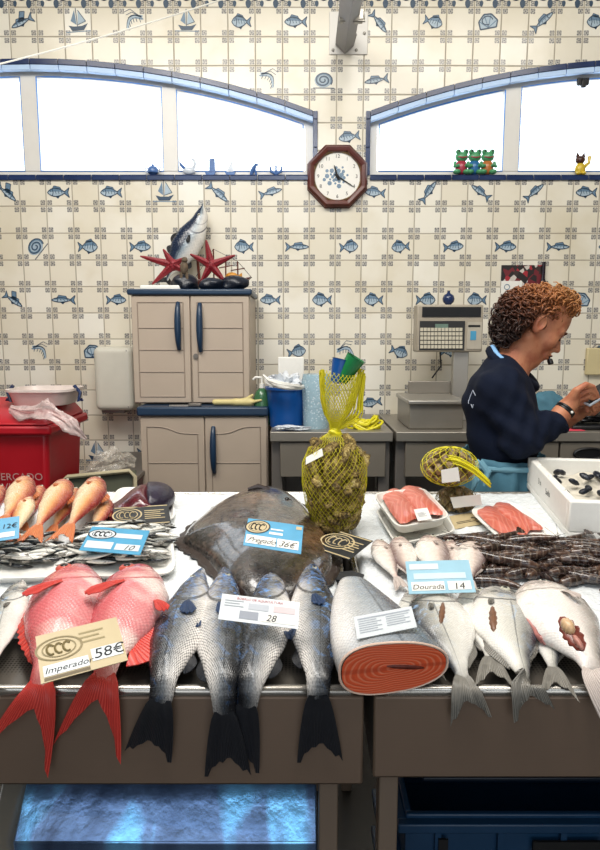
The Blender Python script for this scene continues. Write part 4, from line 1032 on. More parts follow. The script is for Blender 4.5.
for r in range(5):
    m = MB()
    for i in range(12):
        p = sp_(421.5+i*3.55, 329.5+r*4.3, SYY); kk = 1.45/ppm(p); m.box((p.x-kk, SYY-.008, p.z-kk*1.15), (p.x+kk, SYY-.003, p.z+kk*1.15))
    m.build('key_row', simple('key_caps', 'CFC8B4', .4) if r == 0 else bpy.data.materials['key_caps'], kp, smooth=False)
pan(466.5, 322, 482, 349, simple('scale_printer', 'B7AFA0', .45), 'printer'); pan(468, 325, 480, 327, MT['black'], 'paper_slot', .006); pan(470, 331, 476, 340, MT['card_blue'], 'sticker', .006)
m = MB(); p0, p1 = sp_(452, 400, SYY+.03), sp_(469, 352, SYY+.03); m.box((p0.x, SYY+.03, BZ+.3*0), (p1.x, SYY+.07, a.z)); m.build('post', MT['steel'], e, bevel=.003)
m = MB(); p0 = sp_(432, 360, SYY+.04); m.tube([sp_(440, 352, SYY+.05), sp_(441, 366, SYY+.08), sp_(432, 378, SYY+.1)], .004, 6); m.build('cable', MT['black'], e)
# round dark ornament on it
c = sp_(448.5, 299, SYY+.05); m = MB(); m.lathe([(.012, 0), (.026, .014), (.03, .03), (.024, .048), (.01, .056), (.006, .066), (.010, .07)], 20); o = m.build('blue_pot', MT['cobalt']); o.location = (c.x, SYY+.05, b.z); tag(o, 'tiny round dark blue pot on top of the electronic scale', 'ornament')
# steel weighing box
e = thing_at('weighing_platform', 'stainless steel weighing box with raised back plate below the scale display', 'scale', (P(436, 410, B0Y).x, B0Y+.25, BZ))
y0 = B0Y+.08; a = P(409, 427, y0); b = P(464, 404, y0)
m = MB(); m.box((a.x, y0, BZ+.002), (b.x, y0+.36, b.z)); m.build('base', MT['steel_w'], e, bevel=.004)
m = MB(); m.box((a.x-.01, y0-.02, b.z), (b.x+.01, y0+.36, b.z+.018)); m.build('tray', MT['steel'], e, bevel=.004)
m = MB(); c = P(408, 381, y0+.36); d = P(466, 400, y0+.36); m.box((c.x, y0+.345, b.z+.018), (d.x, y0+.36, c.z)); m.build('back_plate', MT['steel_w'], e, bevel=.003)
# poster, bottle, board on the wall ----------------------------------------
a, b = P(499, 334, WY-.01), P(546, 265, WY-.01)
e = thing_at('wall_poster', 'dark poster of red and white seafood pinned behind the curly-haired woman', 'poster', (a.x, WY, a.z))
PM = NT('poster_print'); co = PM.coord(); vv = PM.vor(co, 42, out='Color'); s3 = PM.sep(vv); PM.set(col=PM.ramp(s3[0], [(0, '241D1E'), (.35, '3A2A28'), (.5, '9C2430'), (.66, 'C8C0B8'), (.8, '6E2028'), (1, 'B9AFA6')], 'CONSTANT'), rough=.4)
m = MB(); m.box((a.x, WY-.006, a.z), (b.x, WY-.001, b.z)); m.build('sheet', PM.mat, e, smooth=False)
m = MB(); c = P(500, 310, WY-.008); d = P(522, 281, WY-.008); m.box((c.x, WY-.009, c.z), (d.x, WY-.0065, d.z)); m.build('notice', MT['paper'], e, smooth=False)
m = MB(); c = P(507, 287, WY-.01); m.tube([V((c.x+.014*math.cos(t), WY-.010, c.z+.014*math.sin(t))) for t in np.arange(0, 2*PI, .4)], .002, 5, closed=True); m.build('emblem', MT['ink_mid'], e)
m = MB(); c = P(543.5, 262, WY-.012); d = P(543.5, 320, WY-.012); h = c.z-d.z
m.lathe([(.022, 0), (.024, h*.55), (.01, h*.72), (.009, h*.95), (.011, h)], 12, (c.x, WY-.02, d.z), 0, None, 1, .5); m.build('printed_bottle', simple('bottle_dark', '1D1420', .25), e)
a, b = P(586, 375, WY-.03), P(640, 348, WY-.03)
e = thing_at('cutting_board', 'cream rectangular board hanging on the tiles at the right edge', 'board', (a.x, WY, a.z))
m = MB(); m.box((a.x, WY-.03, a.z), (b.x, WY-.004, b.z)); m.build('board', simple('cream_board', 'CDBE92', .5, var=.05), e, bevel=.006)
m = MB(); m.tube([(a.x+.03, WY-.02, b.z), (a.x+.05, WY-.02, b.z+.02), (a.x+.1, WY-.02, b.z+.02), (a.x+.12, WY-.02, b.z)], .004, 6); m.build('hook', MT['steel_dark'], e)
# ---------------------------------------------------------------- left: red bin
RY = 2.62
a, b = P(-60, 470, RY), P(76, 433, RY)
e = thing_at('red_bin', 'big red wheeled rubbish bin with white MERCADO lettering', 'bin', (P(10, 470, RY).x, RY+.25, 0))
xr_ = P(48, 440, RY).x; xl_ = xr_-.66
m = MB()
zt_b = P(30, 432, RY).z
m.add([(xl_+.06, RY+.06, .12), (xr_-.06, RY+.06, .12), (xr_-.06, RY+.4, .12), (xl_+.06, RY+.4, .12), (xl_, RY, zt_b), (xr_, RY, zt_b), (xr_, RY+.42, zt_b), (xl_, RY+.42, zt_b)],
      [(0, 3, 2, 1), (0, 1, 5, 4), (1, 2, 6, 5), (2, 3, 7, 6), (3, 0, 4, 7), (4, 5, 6, 7)]); m.build('tub', MT['red_plastic'], e, bevel=.02, seg=3)
m = MB(); z1 = P(30, 417, RY).z
m.box((xl_-.025, RY-.03, zt_b-.012), (xr_+.025, RY+.44, zt_b+.03)); m.build('rim', MT['red_plastic'], e, bevel=.012)
m = MB(); m.add([(xl_-.02, RY-.035, zt_b+.031), (xr_+.02, RY-.035, zt_b+.031), (xr_+.02, RY+.42, zt_b+.031), (xl_-.02, RY+.42, zt_b+.031), (xl_+.02, RY+.02, z1+.01), (xr_-.03, RY+.02, z1+.01), (xr_-.03, RY+.38, z1+.05), (xl_+.02, RY+.38, z1+.05)],
      [(0, 3, 2, 1), (0, 1, 5, 4), (1, 2, 6, 5), (2, 3, 7, 6), (3, 0, 4, 7), (4, 5, 6, 7)]); m.build('lid', MT['red_plastic'], e, bevel=.014, seg=3)
for s in (-1, 1):
    m = MB(); cx = (xl_+xr_)/2+s*.24; m.tube([(cx-.03, RY+.4, .1), (cx+.03, RY+.4, .1)], .1, 20); m.build('wheel', MT['black'], e)
m = MB(); fy = lambda z: RY+.06*(zt_b-z)/(zt_b-.12)-.004
tw = P(-8, 480.5, RY); z2 = tw.z; text_mb(m, 'MERCADO', (tw.x, fy(z2), z2), (1, 0, 0), (0, -.085, 1), .044, (0, -1, 0), d=.004)
z3 = P(0, 491, RY).z; text_mb(m, 'DA VILA', (P(-17, 494, RY).x, fy(z3), z3), (1, 0, 0), (0, -.085, 1), .046, (0, -1, 0), d=.004); m.build('lettering', simple('bin_lettering', 'C9A09C', .5), e, smooth=False)
# white tub with blue clips on it
LT = z1+.03
q = P(41, 404, RY+.16); k = 1/ppm(q); e = thing_at('white_tub', 'low white plastic tub with blue clips on the red bin lid', 'tub', (q.x, RY+.18, LT))
def rr(rx, ry, z): return [(q.x+rx*math.copysign(abs(math.cos(t))**.5, math.cos(t)), RY+.22+ry*math.copysign(abs(math.sin(t))**.5, math.sin(t)), z) for t in [2*PI*i/32 for i in range(32)]]
h = P(41, 390, RY+.1).z-LT
m = MB(); L = [rr(26*k, .11, LT+.004), rr(31*k, .13, LT+h-.012), rr(33.5*k, .14, LT+h-.01), rr(33.5*k, .14, LT+h), rr(30*k, .125, LT+h), rr(25*k, .105, LT+.012)]
vs = sum(L, []); m.add(vs, [(i*32+j, i*32+(j+1) % 32, (i+1)*32+(j+1) % 32, (i+1)*32+j) for i in range(5) for j in range(32)]+[tuple(range(32))[::-1], tuple(5*32+j for j in range(32))]); m.build('tub_body', simple('tub_white', 'DCCFC8', .35), e)
for s in (-1, 1): m = MB(); x = q.x+s*33*k; m.tube([(x-s*.01, RY+.2, LT+h+.012), (x+s*.016, RY+.2, LT+h-.02), (x+s*.006, RY+.2, LT+h-.06), (x+s*.024, RY+.2, LT+h-.05)], .008, 8); m.build('clip', MT['cobalt'], e)
# plastic bags
zb = zt_b
bag('plastic_bag', [P(10, 408, RY-.01), P(28, 413, RY-.02), P(48, 412, RY-.03), P(64, 420, RY-.04), P(76, 430, RY-.05), P(86, 439, RY-.04)], [.02, .045, .05, .04, .045, .01], 1, 'crumpled pinkish plastic bag trailing over the red bin lid')
bag('plastic_bag', [P(82, 474, 2.9), P(100, 468, 2.9), P(118, 462, 2.92), P(135, 464, 2.95)], [.02, .09, .1, .03], 2, 'clear plastic bag slumped against the tiles beside the red bin', FILMC)
# trolley shelf carrying that bag, and the rimmed tray
y0 = 2.45; a = P(64, 520, y0); b = P(134, 472, y0); c = P(64, 479, y0)
e = thing_at('rimmed_tray', 'grey green tray with a cream rim propped behind the counter', 'tray', ((a.x+b.x)/2, y0, 0))
m = MB(); m.add([(a.x, y0, .72), (b.x, y0, .72), (b.x, y0+.02, b.z), (a.x, y0+.02, c.z)], [(0, 1, 2, 3)]); m.add([(a.x, y0+.015, .72), (b.x, y0+.015, .72), (b.x, y0+.035, b.z), (a.x, y0+.035, c.z)], [(3, 2, 1, 0)]); m.build('panel', simple('tray_green', '5D5F4F', .5), e, smooth=False)
m = MB(); m.tube([(a.x, y0, .72), (a.x, y0+.01, c.z-.01), (a.x+.02, y0+.01, c.z+.006), (b.x-.02, y0+.01, b.z+.002), (b.x, y0+.01, b.z-.02), (b.x, y0, .72)], .009, 8); m.build('rim', simple('tray_rim', 'B9AE8E', .5), e)
m = MB(); m.box((a.x, y0-.01, 0), (a.x+.03, y0+.03, .72)); m.box((b.x-.03, y0-.01, 0), (b.x, y0+.03, .72)); m.build('stand', MT['steel_dark'], e, smooth=False)
m = MB(); x0, x1 = P(80, 470, 2.9).x, P(139, 470, 2.9).x; zsh = P(100, 480, 2.8).z; m.box((x0, 2.8, zsh-.02), (x1, WY-.03, zsh)); 
o = m.build('shelf_top', MT['steel_dark'], smooth=False); e = thing_at('low_side_table', 'dull metal side table under the slumped clear bag', 'side table', ((x0+x1)/2, 3.1, 0)); bpy.data.objects.remove(o)
m.build('table_top', MT['steel_dark'], e, smooth=False, bevel=.003)
for x in (x0, x1-.03):
    for y in (2.82, WY-.08): m = MB(); m.box((x, y, 0), (x+.03, y+.03, zsh-.02)); m.build('leg', MT['steel_dark'], e, smooth=False)
# ---------------------------------------------------------------- the two display counters
X1 = P(364, 690, .945).x; X2 = P(374, 690, .945).x
XLc, XRc = -1.15, 1.25
def tablept(x, y, h=0): return V((x, y, tz(y)+h))
def in_poly(px, py): pass
MOUND = [(PH(45, 520, 0), .05, .16)]
def ice_h(x, y):
    h = .003*noise.noise(V((x*55, y*55, 0)))+.0025*noise.noise(V((x*140, y*140, 3)))+.002
    for c, a, r in MOUND: h += a*math.exp(-((x-c.x)**2/(2*r)**2+(y-c.y)**2/(r*.8)**2)*1.3)
    return h
ICE = NT('crushed_ice'); co = ICE.coord(); n = ICE.noise(co, 120, 4, .7); v_ = ICE.vor(co, 150); ICE.set(col=ICE.mix(n, 'D9E0E6', 'F3F4F2'), rough=.22, spec=.6); ICE.bump(ICE.m('ADD', n, ICE.m('MULTIPLY', v_, .6)), .5, .004)
RIMC = steel('rim_steel', 'B9B4AC', .22, dirt=.15, metal=.85)
PERF = NT('tray_floor'); co = PERF.coord(); x, y, z = PERF.sep(co)
PERF.set(col=PERF.mix(PERF.step(PERF.vor(co, 160, rnd=.1), .2, .45), '2E2A26', '6E6860'), rough=.3, metal=.5)
DRIP = NT('drip_panel_painted_reflections'); co = DRIP.coord(); n = DRIP.noise(DRIP.map(co, (2, .8, .8)), 4, 3, .5, .3); n2 = DRIP.noise(co, 40, 3)
DRIP.set(col=DRIP.ramp(n, [(.35, '46587A'), (.54, '6A86B0'), (.62, '84CCFF')]), rough=DRIP.m('ADD', .12, DRIP.m('MULTIPLY', n2, .2)), metal=.75, coat=.3); DRIP.bump(n2, .2, .004)  # blue to cyan ramp paints daylight reflections into the steel colour
def counter(label, xa, xb, legs, zbot, shelf):
    e = thing_at('display_counter', label, 'counter', ((xa+xb)/2, 1.45, 0))
    m = MB()
    vs = []
    for z in (-.03, -.012):
        for x, y in ((xa+.006, YF+.006), (xb-.006, YF+.006), (xb-.006, YB), (xa+.006, YB)): vs.append(tablept(x, y, z))
    m.add(vs, [(0, 3, 2, 1), (4, 5, 6, 7), (0, 1, 5, 4), (1, 2, 6, 5), (2, 3, 7, 6), (3, 0, 4, 7)]); m.build('tray_floor', PERF.mat, e, smooth=False)
    m = MB(); r = .009
    m.tube([tablept(xa+r, YB, -.004), tablept(xa+r, YF+.012, -.004), tablept(xa+r+.012, YF, -.004), tablept(xb-r-.012, YF, -.004), tablept(xb-r, YF+.012, -.004), tablept(xb-r, YB, -.004)], r, 12, closed=True); m.build('rim', RIMC, e)
    m = MB(); m.box((xa, YF-.008, zbot), (xb, YF+.004, ZF-.010)); m.box((xa, YF-.008, zbot), (xb, YF+.05, zbot+.008)); m.build('apron', MT['apron_steel'], e, bevel=.005)
    for x in (xa, xb-.01): m = MB(); m.add([(x, YF, zbot), (x+.01, YF, zbot), (x+.01, YB, zbot+.05), (x, YB, zbot+.05), (x, YF, ZF-.014), (x+.01, YF, ZF-.014), (x+.01, YB, ZB-.014), (x, YB, ZB-.014)], [(0, 3, 2, 1), (4, 5, 6, 7), (0, 1, 5, 4), (1, 2, 6, 5), (2, 3, 7, 6), (3, 0, 4, 7)]); m.build('side_panel', MT['steel_dark'], e, smooth=False)
    for x in legs:
        for y in (YF+.03, YB-.08): m = MB(); m.box((x, y, 0), (x+.032, y+.04, zbot+.02)); m.build('leg', MT['leg_steel'], e, bevel=.003)
    if shelf:
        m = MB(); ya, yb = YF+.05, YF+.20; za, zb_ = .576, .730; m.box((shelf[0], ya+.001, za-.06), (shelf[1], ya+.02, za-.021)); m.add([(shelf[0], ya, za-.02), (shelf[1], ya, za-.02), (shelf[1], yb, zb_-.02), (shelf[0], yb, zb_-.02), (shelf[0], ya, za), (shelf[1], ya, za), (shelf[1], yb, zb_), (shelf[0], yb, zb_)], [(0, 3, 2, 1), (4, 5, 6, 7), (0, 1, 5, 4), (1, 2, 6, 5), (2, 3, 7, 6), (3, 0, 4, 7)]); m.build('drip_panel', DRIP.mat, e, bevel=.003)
        m = MB(); m.tube([(shelf[0]-.034, ya, za-.03), (shelf[0]-.034, yb, zb_)], .034, 4); m.build('panel_rail', MT['steel_w'], e, bevel=.003)
    return e
zbL = P(200, 782, YF).z; zbR = P(500, 775, YF).z
shz = .50
counter('left stainless steel fish counter with red fish and sea bass', XLc, X1, [XLc+.02, P(319, 800, YF+.03).x], zbL, (P(38, 830, 1.1).x, P(319, 800, YF+.03).x-.002, shz))
counter('right stainless steel fish counter with salmon and bream', X2, XRc, [P(379, 800, YF+.03).x, XRc-.05], zbR, None)
def ice(name, label, xa, xb, ya, yb):
    m = MB(); nx = int((xb-xa)/.008); ny = int((yb-ya)/.008)
    def fn(u, v):
        x = xa+(xb-xa)*u; y = ya+(yb-ya)*v; e = min(u, 1-u, v, 1-v)
        front = .02*noise.noise(V((x*9, 0, 1)))
        return tablept(x, y+(front if v < .02 else 0), (ice_h(x, y) if e > .001 else -.0115))
    m.grid(fn, nx, ny); o = m.build(name, ICE.mat, auto=False, origin=(0, 1.5, .92)); tag(o, label, 'ice', kind='stuff'); return o
ice('crushed_ice', 'white crushed ice bed filling the left counter', XLc+.02, X1-.02, 1.12, YB-.005)
ice('crushed_ice', 'white crushed ice bed filling the right counter', X2+.02, XRc-.02, 1.10, YB-.005)
# blue crates below
def crate(x, y, z, w, d, h, label, mat):
    e = thing_at('fish_crate', label, 'crate', (x+w/2, y+d/2, z), 'plastic crates below the right counter')
    m = MB(); t = .012
    m.box((x, y, z), (x+w, y+d, z+.01)); m.box((x, y, z+.01), (x+w, y+t, z+h)); m.box((x, y+d-t, z+.01), (x+w, y+d, z+h)); m.box((x, y+t, z+.01), (x+t, y+d-t, z+h)); m.box((x+w-t, y+t, z+.01), (x+w, y+d-t, z+h)); m.build('shell', mat, e, bevel=.003)
    m = MB(); r = .018
    for zz_ in (z+h-.028, z+h*.45): m.box((x-r, y-r, zz_), (x+w+r, y+.001, zz_+.02)); m.box((x-r, y, zz_), (x+.001, y+d, zz_+.02))
    m.build('rib_band', mat, e, bevel=.003)
    m = MB()
    pr_ = [(0, 0)]
    for i in range(5): xx = w*(i+.5)/5; pr_ += [(xx-.006, -.003), (xx-.006, -.014), (xx+.006, -.014), (xx+.006, -.003)]
    m.prism(pr_+[(w, 0)], (x, y, z+.02), (1, 0, 0), (0, 1, 0), (0, 0, h-.04))
    m.build('ribbed_front', mat, e, smooth=False)
    m = MB(); m.box((x+w*.4, y-.019, z+h-.075), (x+w*.62, y-.0135, z+h-.045)); m.build('hand_hole', MT['dark'], e, smooth=False)
    m = MB(); m.box((x+w*.1, y-.019, z+h-.085), (x+w*.13, y-.0135, z+h-.04)); m.build('corner_slot', MT['dark'], e, smooth=False)
CB1 = simple('crate_blue', '153A5A', .4, var=.12); CB2 = simple('crate_navy', '0E1C2C', .4, var=.12)
cxa = P(408, 815, 1.13).x; cw = .62; ctop = P(500, 822, 1.13).z
crate(cxa, 1.15, .0, cw, .42, ctop*.5-.004, 'blue plastic fish crate at the bottom of the stack', CB1)
crate(cxa, 1.15, ctop*.5, cw, .42, ctop*.5, 'blue plastic fish crate on top of the stack', CB1)
crate(cxa+.05, 1.24, ctop+.002, cw-.06, .36, .12, 'darker crate set back on the blue crate stack', CB2)
# ---------------------------------------------------------------- big fish
BN = [0]
def fish_thing(name, label, cat, sp, hpx, prof, side, group=None, **k):
    pts, ns = spine_pts(sp); base = pts[len(pts)//2].copy()
    base.z = tz(max(base.y, YF)); e = thing_at(name, label, cat, base, group)
    r = build_fish(e, sp, hpx, prof, side, **k); return e, r
bass = dict(prof='bass', body=FM['bass'], fin=FM['f_dark'], tailf=FM['f_dark'], ub=.83, tail=1.5, fork=.3, eye=.065, eyev=.3, fat=.85, hs=.46)
fish_thing('sea_bass', 'sea bass farthest left of the four, curving away beside the red fish', 'fish', [(202, 568, .026), (191, 600, .03), (177, 640, .028), (166, 672, .022), (161, 700, 'v', .925), (148, 757, 'v', .932)], 27, side=-1, dorsal=[(.36, .55, .22, 1), (.62, .74, .2)], anal=(.66, .78, .25), pect=(.27, -.05, -.2, 1.15, .34, .1, FM['f_blue']), pelvic=(.4, -.8, -.5, .7, .3, .05, FM['f_blue']), **bass)
fish_thing('sea_bass', 'sea bass second from the left with a dark blue back and pale left flank', 'fish', [(226, 565, .026), (223, 600, .03), (222, 640, .028), (222, 680, .022), (224, 712, 'v', .922), (228, 776, 'v', .930)], 26, side=1, dorsal=[(.36, .55, .22, 1), (.62, .74, .2)], anal=(.66, .78, .25), pect=(.27, -.1, .2, 1.1, .34, .1, FM['f_blue']), pelvic=(.38, -.8, -.2, .7, .3, .05, FM['f_blue']), **bass)
fish_thing('sea_bass', 'sea bass third from the left leaning to its lower left under the tag', 'fish', [(271, 562, .026), (270, 600, .03), (263, 640, .028), (252, 680, .022), (247, 706, 'v', .927), (237, 770, 'v', .934)], 25, side=-1, dorsal=[(.36, .55, .18, 1), (.62, .74, .2)], anal=(.66, .78, .25), pect=(.27, .0, -.2, 1.1, .34, .1, FM['f_blue']), pelvic=(.52, -.85, -.5, .6, .3, .05, FM['f_blue']), **bass)
fish_thing('sea_bass', 'sea bass farthest right of the four with a bright white left flank', 'fish', [(310, 558, .026), (313, 600, .03), (316, 640, .028), (318, 680, .022), (318, 708, 'v', .925), (320, 762, 'v', .932)], 25, side=1, dorsal=[(.36, .55, .18, 1), (.62, .74, .2)], anal=(.66, .78, .25), pect=(.27, .0, .2, 1.1, .34, .1, FM['f_blue']), pelvic=(.55, -.85, -.3, .6, .3, .05, FM['f_blue']), **bass)
red = dict(prof='snapper', body=FM['red'], fin=FM['f_red'], tailf=FM['f_red'], ub=.75, tail=1.6, fork=.72, eye=.12, eyev=.42, eyemats=EYER, fat=.95)
fish_thing('red_fish', 'pinkish red deep-bodied fish, the left one of the two under the cream card', 'fish', [(80, 568, .035), (69, 600, .04), (55, 640, .035), (44, 672, .025), (36, 704, 'v', .925), (14, 765, 'v', .93)], 39, side=-1, dorsal=[(.2, .82, .22, 1)], anal=(.5, .75, .55), pect=(.28, .05, .75, 1.25, .2, .1), **red)
fish_thing('red_fish', 'pinkish red deep-bodied fish beside the first sea bass, with a ragged red tail', 'fish', [(142, 568, .035), (131, 602, .04), (115, 645, .035), (104, 676, .025), (98, 700, 'v', .925), (86, 757, 'v', .93)], 38, side=-1, dorsal=[(.2, .82, .16, 1)], anal=(.48, .8, .75), pect=(.28, .1, .75, 1.3, .2, .1), pelvic=(.45, -.75, -.45, .8, .3, .1), **red)
fish_thing('silver_fish', 'silvery blue fish half out of view at the left edge', 'fish', [(22, 580, .02), (12, 606, .022), (0, 640, .022), (-12, 675, .016), (-20, 705, .01)], 17, side=-1, prof='bream', body=FM['bream'], fin=FM['f_gray'], ub=.82, tail=1.7, fork=.4, dorsal=[(.3, .8, .2, 1)], pect=(.3, 0, .3, .7, .25, .1), fat=.9)
# under-layer of darker fish between bass (backs hidden)
brm = dict(prof='bream', body=FM['bream'], fin=FM['f_gray'], tailf=FM['f_gray'], ub=.8, fork=.5, eye=.085, eyev=.35, fat=.95)
SLIT = simple('belly_slit_flesh', '6A2B20', .3, var=.4, nscale=120); CUT = simple('cut_flesh', '7A5238', .35, var=.4, nscale=120); GUT = simple('roe', 'D9B48A', .3, var=.25, nscale=80)
from mathutils.bvhtree import BVHTree
def slit(e, c, rx, ry, rot, h=0, name='belly_slit', mat=None, up=.003, extra=()):
    trees = []
    for ch in e.children:
        if ch.name.split('.')[0] in ('body',)+tuple(extra):
            o0 = V(e.location); trees.append(BVHTree.FromPolygons([v.co+o0 for v in ch.data.vertices], [tuple(p.vertices) for p in ch.data.polygons]))
    def hit(px, py):
        d = ray(px, py).normalized(); best = None
        for t in trees:
            p, n, i, dist = t.ray_cast(EYE, d)
            if p is not None and (best is None or dist < best[2]): best = (p, n if n.dot(d) < 0 else -n, dist)
        return best
    ca, sa = math.cos(rot), math.sin(rot); NU, NV = 16, 8; vs = []; last = hit(*c)
    for q in (0, 1):
        for i in range(NU+1):
            s_ = i/NU*2-1; wdt = rx*max(1-s_*s_, 0)**.6*(1+.15*math.sin(i*1.9))
            for j in range(NV+1):
                w_ = j/NV*2-1; x = w_*wdt; y = s_*ry; hh = hit(c[0]+x*ca-y*sa, c[1]+x*sa+y*ca) or last; last = hh
                vs.append(hh[0]+hh[1]*(-.001 if q else .0005+up*max(1-s_*s_, 0)**.5*(1-w_*w_)))
    N_ = (NU+1)*(NV+1); fs = []
    for i in range(NU):
        for j in range(NV): k = i*(NV+1)+j; fs.append((k, k+1, k+NV+2, k+NV+1)); fs.append((N_+k, N_+k+NV+1, N_+k+NV+2, N_+k+1))
    for i in range(NU):
        for j in (0, NV): k = i*(NV+1)+j; fs.append((k, k+NV+1, N_+k+NV+1, N_+k))
    m = MB(); m.add(vs, fs); return m.build(name, mat or SLIT, e, auto=False)
ea, _ = fish_thing('gilthead_bream', 'silver bream beside the salmon with a short dark slit in its flank', 'fish', [(431, 590, .024), (441, 618, .028), (453, 650, .024), (462, 676, .016), (466, 694, 'v', .925), (471, 722, 'v', .93)], 31, side=-1, tail=1.15, dorsal=[(.3, .85, .14, 1)], anal=(.6, .85, .15), pect=(.28, .3, .2, .5, .25, .08), **brm)
slit(ea, (442, 613), 3, 11, .1, .052, mat=CUT, up=.003)
eb, _ = fish_thing('gilthead_bream', 'silver bream lying behind and between the two slit bream', 'fish', [(470, 588, .014), (478, 612, .017), (487, 640, .017), (492, 668, .012), (496, 690, .006)], 24, side=1, tail=1.4, dorsal=[(.3, .85, .14, 1)], anal=(.6, .85, .15), **brm)
ec, _ = fish_thing('gilthead_bream', 'silver bream nearer the right with a brown open slit and forked tail', 'fish', [(494, 588, .026), (502, 618, .03), (513, 650, .026), (522, 672, .018), (527, 688, 'v', .92), (534, 716, 'v', .928)], 33, side=1, tail=1.1, dorsal=[(.3, .85, .12, 1)], anal=(.6, .85, .15), pect=(.26, -.3, -.2, .5, .25, .08), **brm)
slit(ec, (493, 619), 4, 13, -.05, .056, mat=CUT, up=.003)
fish_thing('gilthead_bream', 'darker bream mostly hidden beneath the pale gutted fish', 'fish', [(538, 600, .01), (546, 630, .013), (550, 655, .013), (556, 680, .009), (560, 700, .004)], 22, side=1, tail=1.4, dorsal=[(.3, .85, .14, 1)], **brm)
fish_thing('gilthead_bream', 'small bream showing its tail between the salmon and the front bream', 'fish', [(412, 590, .012), (414, 612, .014), (420, 640, .013), (428, 662, .01), (434, 682, .004)], 17, side=1, tail=1.3, **brm)
pale = dict(prof='snapper', body=FM['pale'], fin=FM['f_pale'], tailf=FM['f_pale'], ub=.84, tail=1.1, fork=.3, eye=.07, eyev=.2, fat=1.0)
eg, _ = fish_thing('gutted_fish', 'large pale gutted fish with an open belly at the right edge', 'fish', [(530, 588, .03), (551, 612, .038), (577, 645, .034), (598, 675, .026), (622, 704, 'v', .91)], 40, side=1, dorsal=[(.3, .85, .1)], pect=(.3, .2, .4, .6, .3, .1), **pale)
slit(eg, (572, 634), 9, 21, -.62, 0, 'belly_opening', simple('pink_cavity', '7A3A30', .25, var=.5, nscale=70), .003)
slit(eg, (568, 627), 6, 9, -.7, 0, 'roe', GUT, .012, ('belly_opening',)); slit(eg, (578, 643), 3, 9, -.6, 0, 'gut_strip', simple('gut_pink', 'C88A7C', .3, var=.3, nscale=90), .008, ('belly_opening',))
slit(eg, (540, 640), 3, 26, -.55, 0, 'raw_edge', simple('raw_pink_edge', 'C9827A', .3, var=.4, nscale=60), .002)
# small bream heads
sm = dict(prof='bream', body=FM['pink'], fin=FM['f_pale'], ub=.84, tail=1.3, fork=.4, eye=.1, eyev=.3, fat=1.1)
for i, (sp, h, lab) in enumerate([
    ([(377, 540, .02), (384, 556, .024), (394, 574, .022), (404, 592, .012)], 12, 'small pinkish bream leftmost in the row behind the bream tag'),
    ([(399, 537, .024), (404, 556, .028), (412, 574, .024), (420, 594, .014)], 13.5, 'small whitish bream second in the row behind the bream tag'),
    ([(428, 537, .03), (433, 556, .034), (438, 574, .026), (444, 594, .014)], 17, 'broader small bream in the middle of the row behind the tag'),
    ([(450, 540, .02), (455, 558, .022), (458, 575, .02), (460, 592, .01)], 12, 'small bream mostly hidden beside the broader one in the row'),
    ([(470, 541, .026), (471, 558, .03), (470, 576, .026), (468, 596, .012)], 15, 'small bream rightmost in the row, touching the shrimps')]):
    fish_thing('small_bream', lab, 'fish', sp, h, side=-1 if i % 2 else 1, dorsal=[(.3, .85, .16, 1)], pect=(.3, .1, .3, .6, .25, .1), **sm)
# orange fish heap at the left back
mu = dict(prof='slim', body=FM['mullet'], fin=FM['f_orange'], ub=.84, tail=1.7, fork=.45, eye=.11, eyev=.3, fat=1.15)
for i, (sp, h, s, lab) in enumerate([
    ([(42, 486, .05), (34, 500, .05), (26, 516, .045), (20, 536, .03)], 8.5, 1, 'pinkish orange fish low behind the leftmost pair of the heap'),
    ([(76, 488, .05), (68, 504, .05), (58, 520, .045), (48, 540, .03)], 8.5, 1, 'orange fish squeezed between the two longest ones'),
    ([(26, 479, .075), (20, 495, .08), (8, 514, .075), (-6, 536, .05)], 12, 1, 'orange fish at the far left edge of the heap'),
    ([(28, 496, .07), (24, 508, .07), (18, 524, .06), (13, 546, .04)], 9, -1, 'small brownish orange fish in front of the leftmost one'),
    ([(66, 482, .08), (58, 496, .085), (44, 516, .075), (28, 545, .045)], 12, 1, 'long orange fish second from the left with its head raised'),
    ([(97, 480, .08), (91, 495, .085), (77, 515, .075), (58, 544, .045)], 12.5, 1, 'largest orange fish of the heap with a red face'),
    ([(109, 500, .045), (104, 510, .045), (96, 524, .04), (88, 540, .025)], 7.5, 1, 'small orange fish at the right end of the heap'),
    ([(2, 486, .04), (-6, 500, .045), (-14, 516, .045), (-22, 540, .03)], 9, 1, 'orange fish cut off by the left edge')]):
    fish_thing('orange_fish', lab, 'fish', sp, h*1.18, side=s, dorsal=[(.3, .5, .3, 1)], pect=(.28, .0, -.2, .8, .25, .1), **mu)
# ---------------------------------------------------------------- turbot
TB = NT('turbot_skin'); co = TB.coord(); n = TB.noise(co, 9, 5, .6); n2 = TB.noise(co, 70, 4, .7); vv = TB.vor(co, 26)
c = TB.ramp(n, [(.3, '0E0D10'), (.46, '221C1B'), (.58, '3E2E27'), (.72, '7A583F')]); c = TB.mix(TB.step(vv, .05, .25), TB.mix(.5, c, '1B1B20'), c); c = TB.mix(TB.m('MULTIPLY', TB.step(n2, .5, .75), .5), c, '9A8470')
TB.set(col=c, rough=TB.m('ADD', .16, TB.m('MULTIPLY', n2, .25)), spec=.8, coat=1.0, coatr=.1); TB.bump(TB.m('ADD', n2, TB.m('MULTIPLY', n, 2)), .4, .006)
out = [(181, 540), (186, 530), (198, 519), (214, 506), (232, 496), (250, 489), (263, 486), (278, 488), (292, 495), (305, 506), (318, 521), (330, 541), (334, 560), (322, 580), (296, 594), (262, 600), (236, 592), (220, 574), (206, 556), (192, 546)]
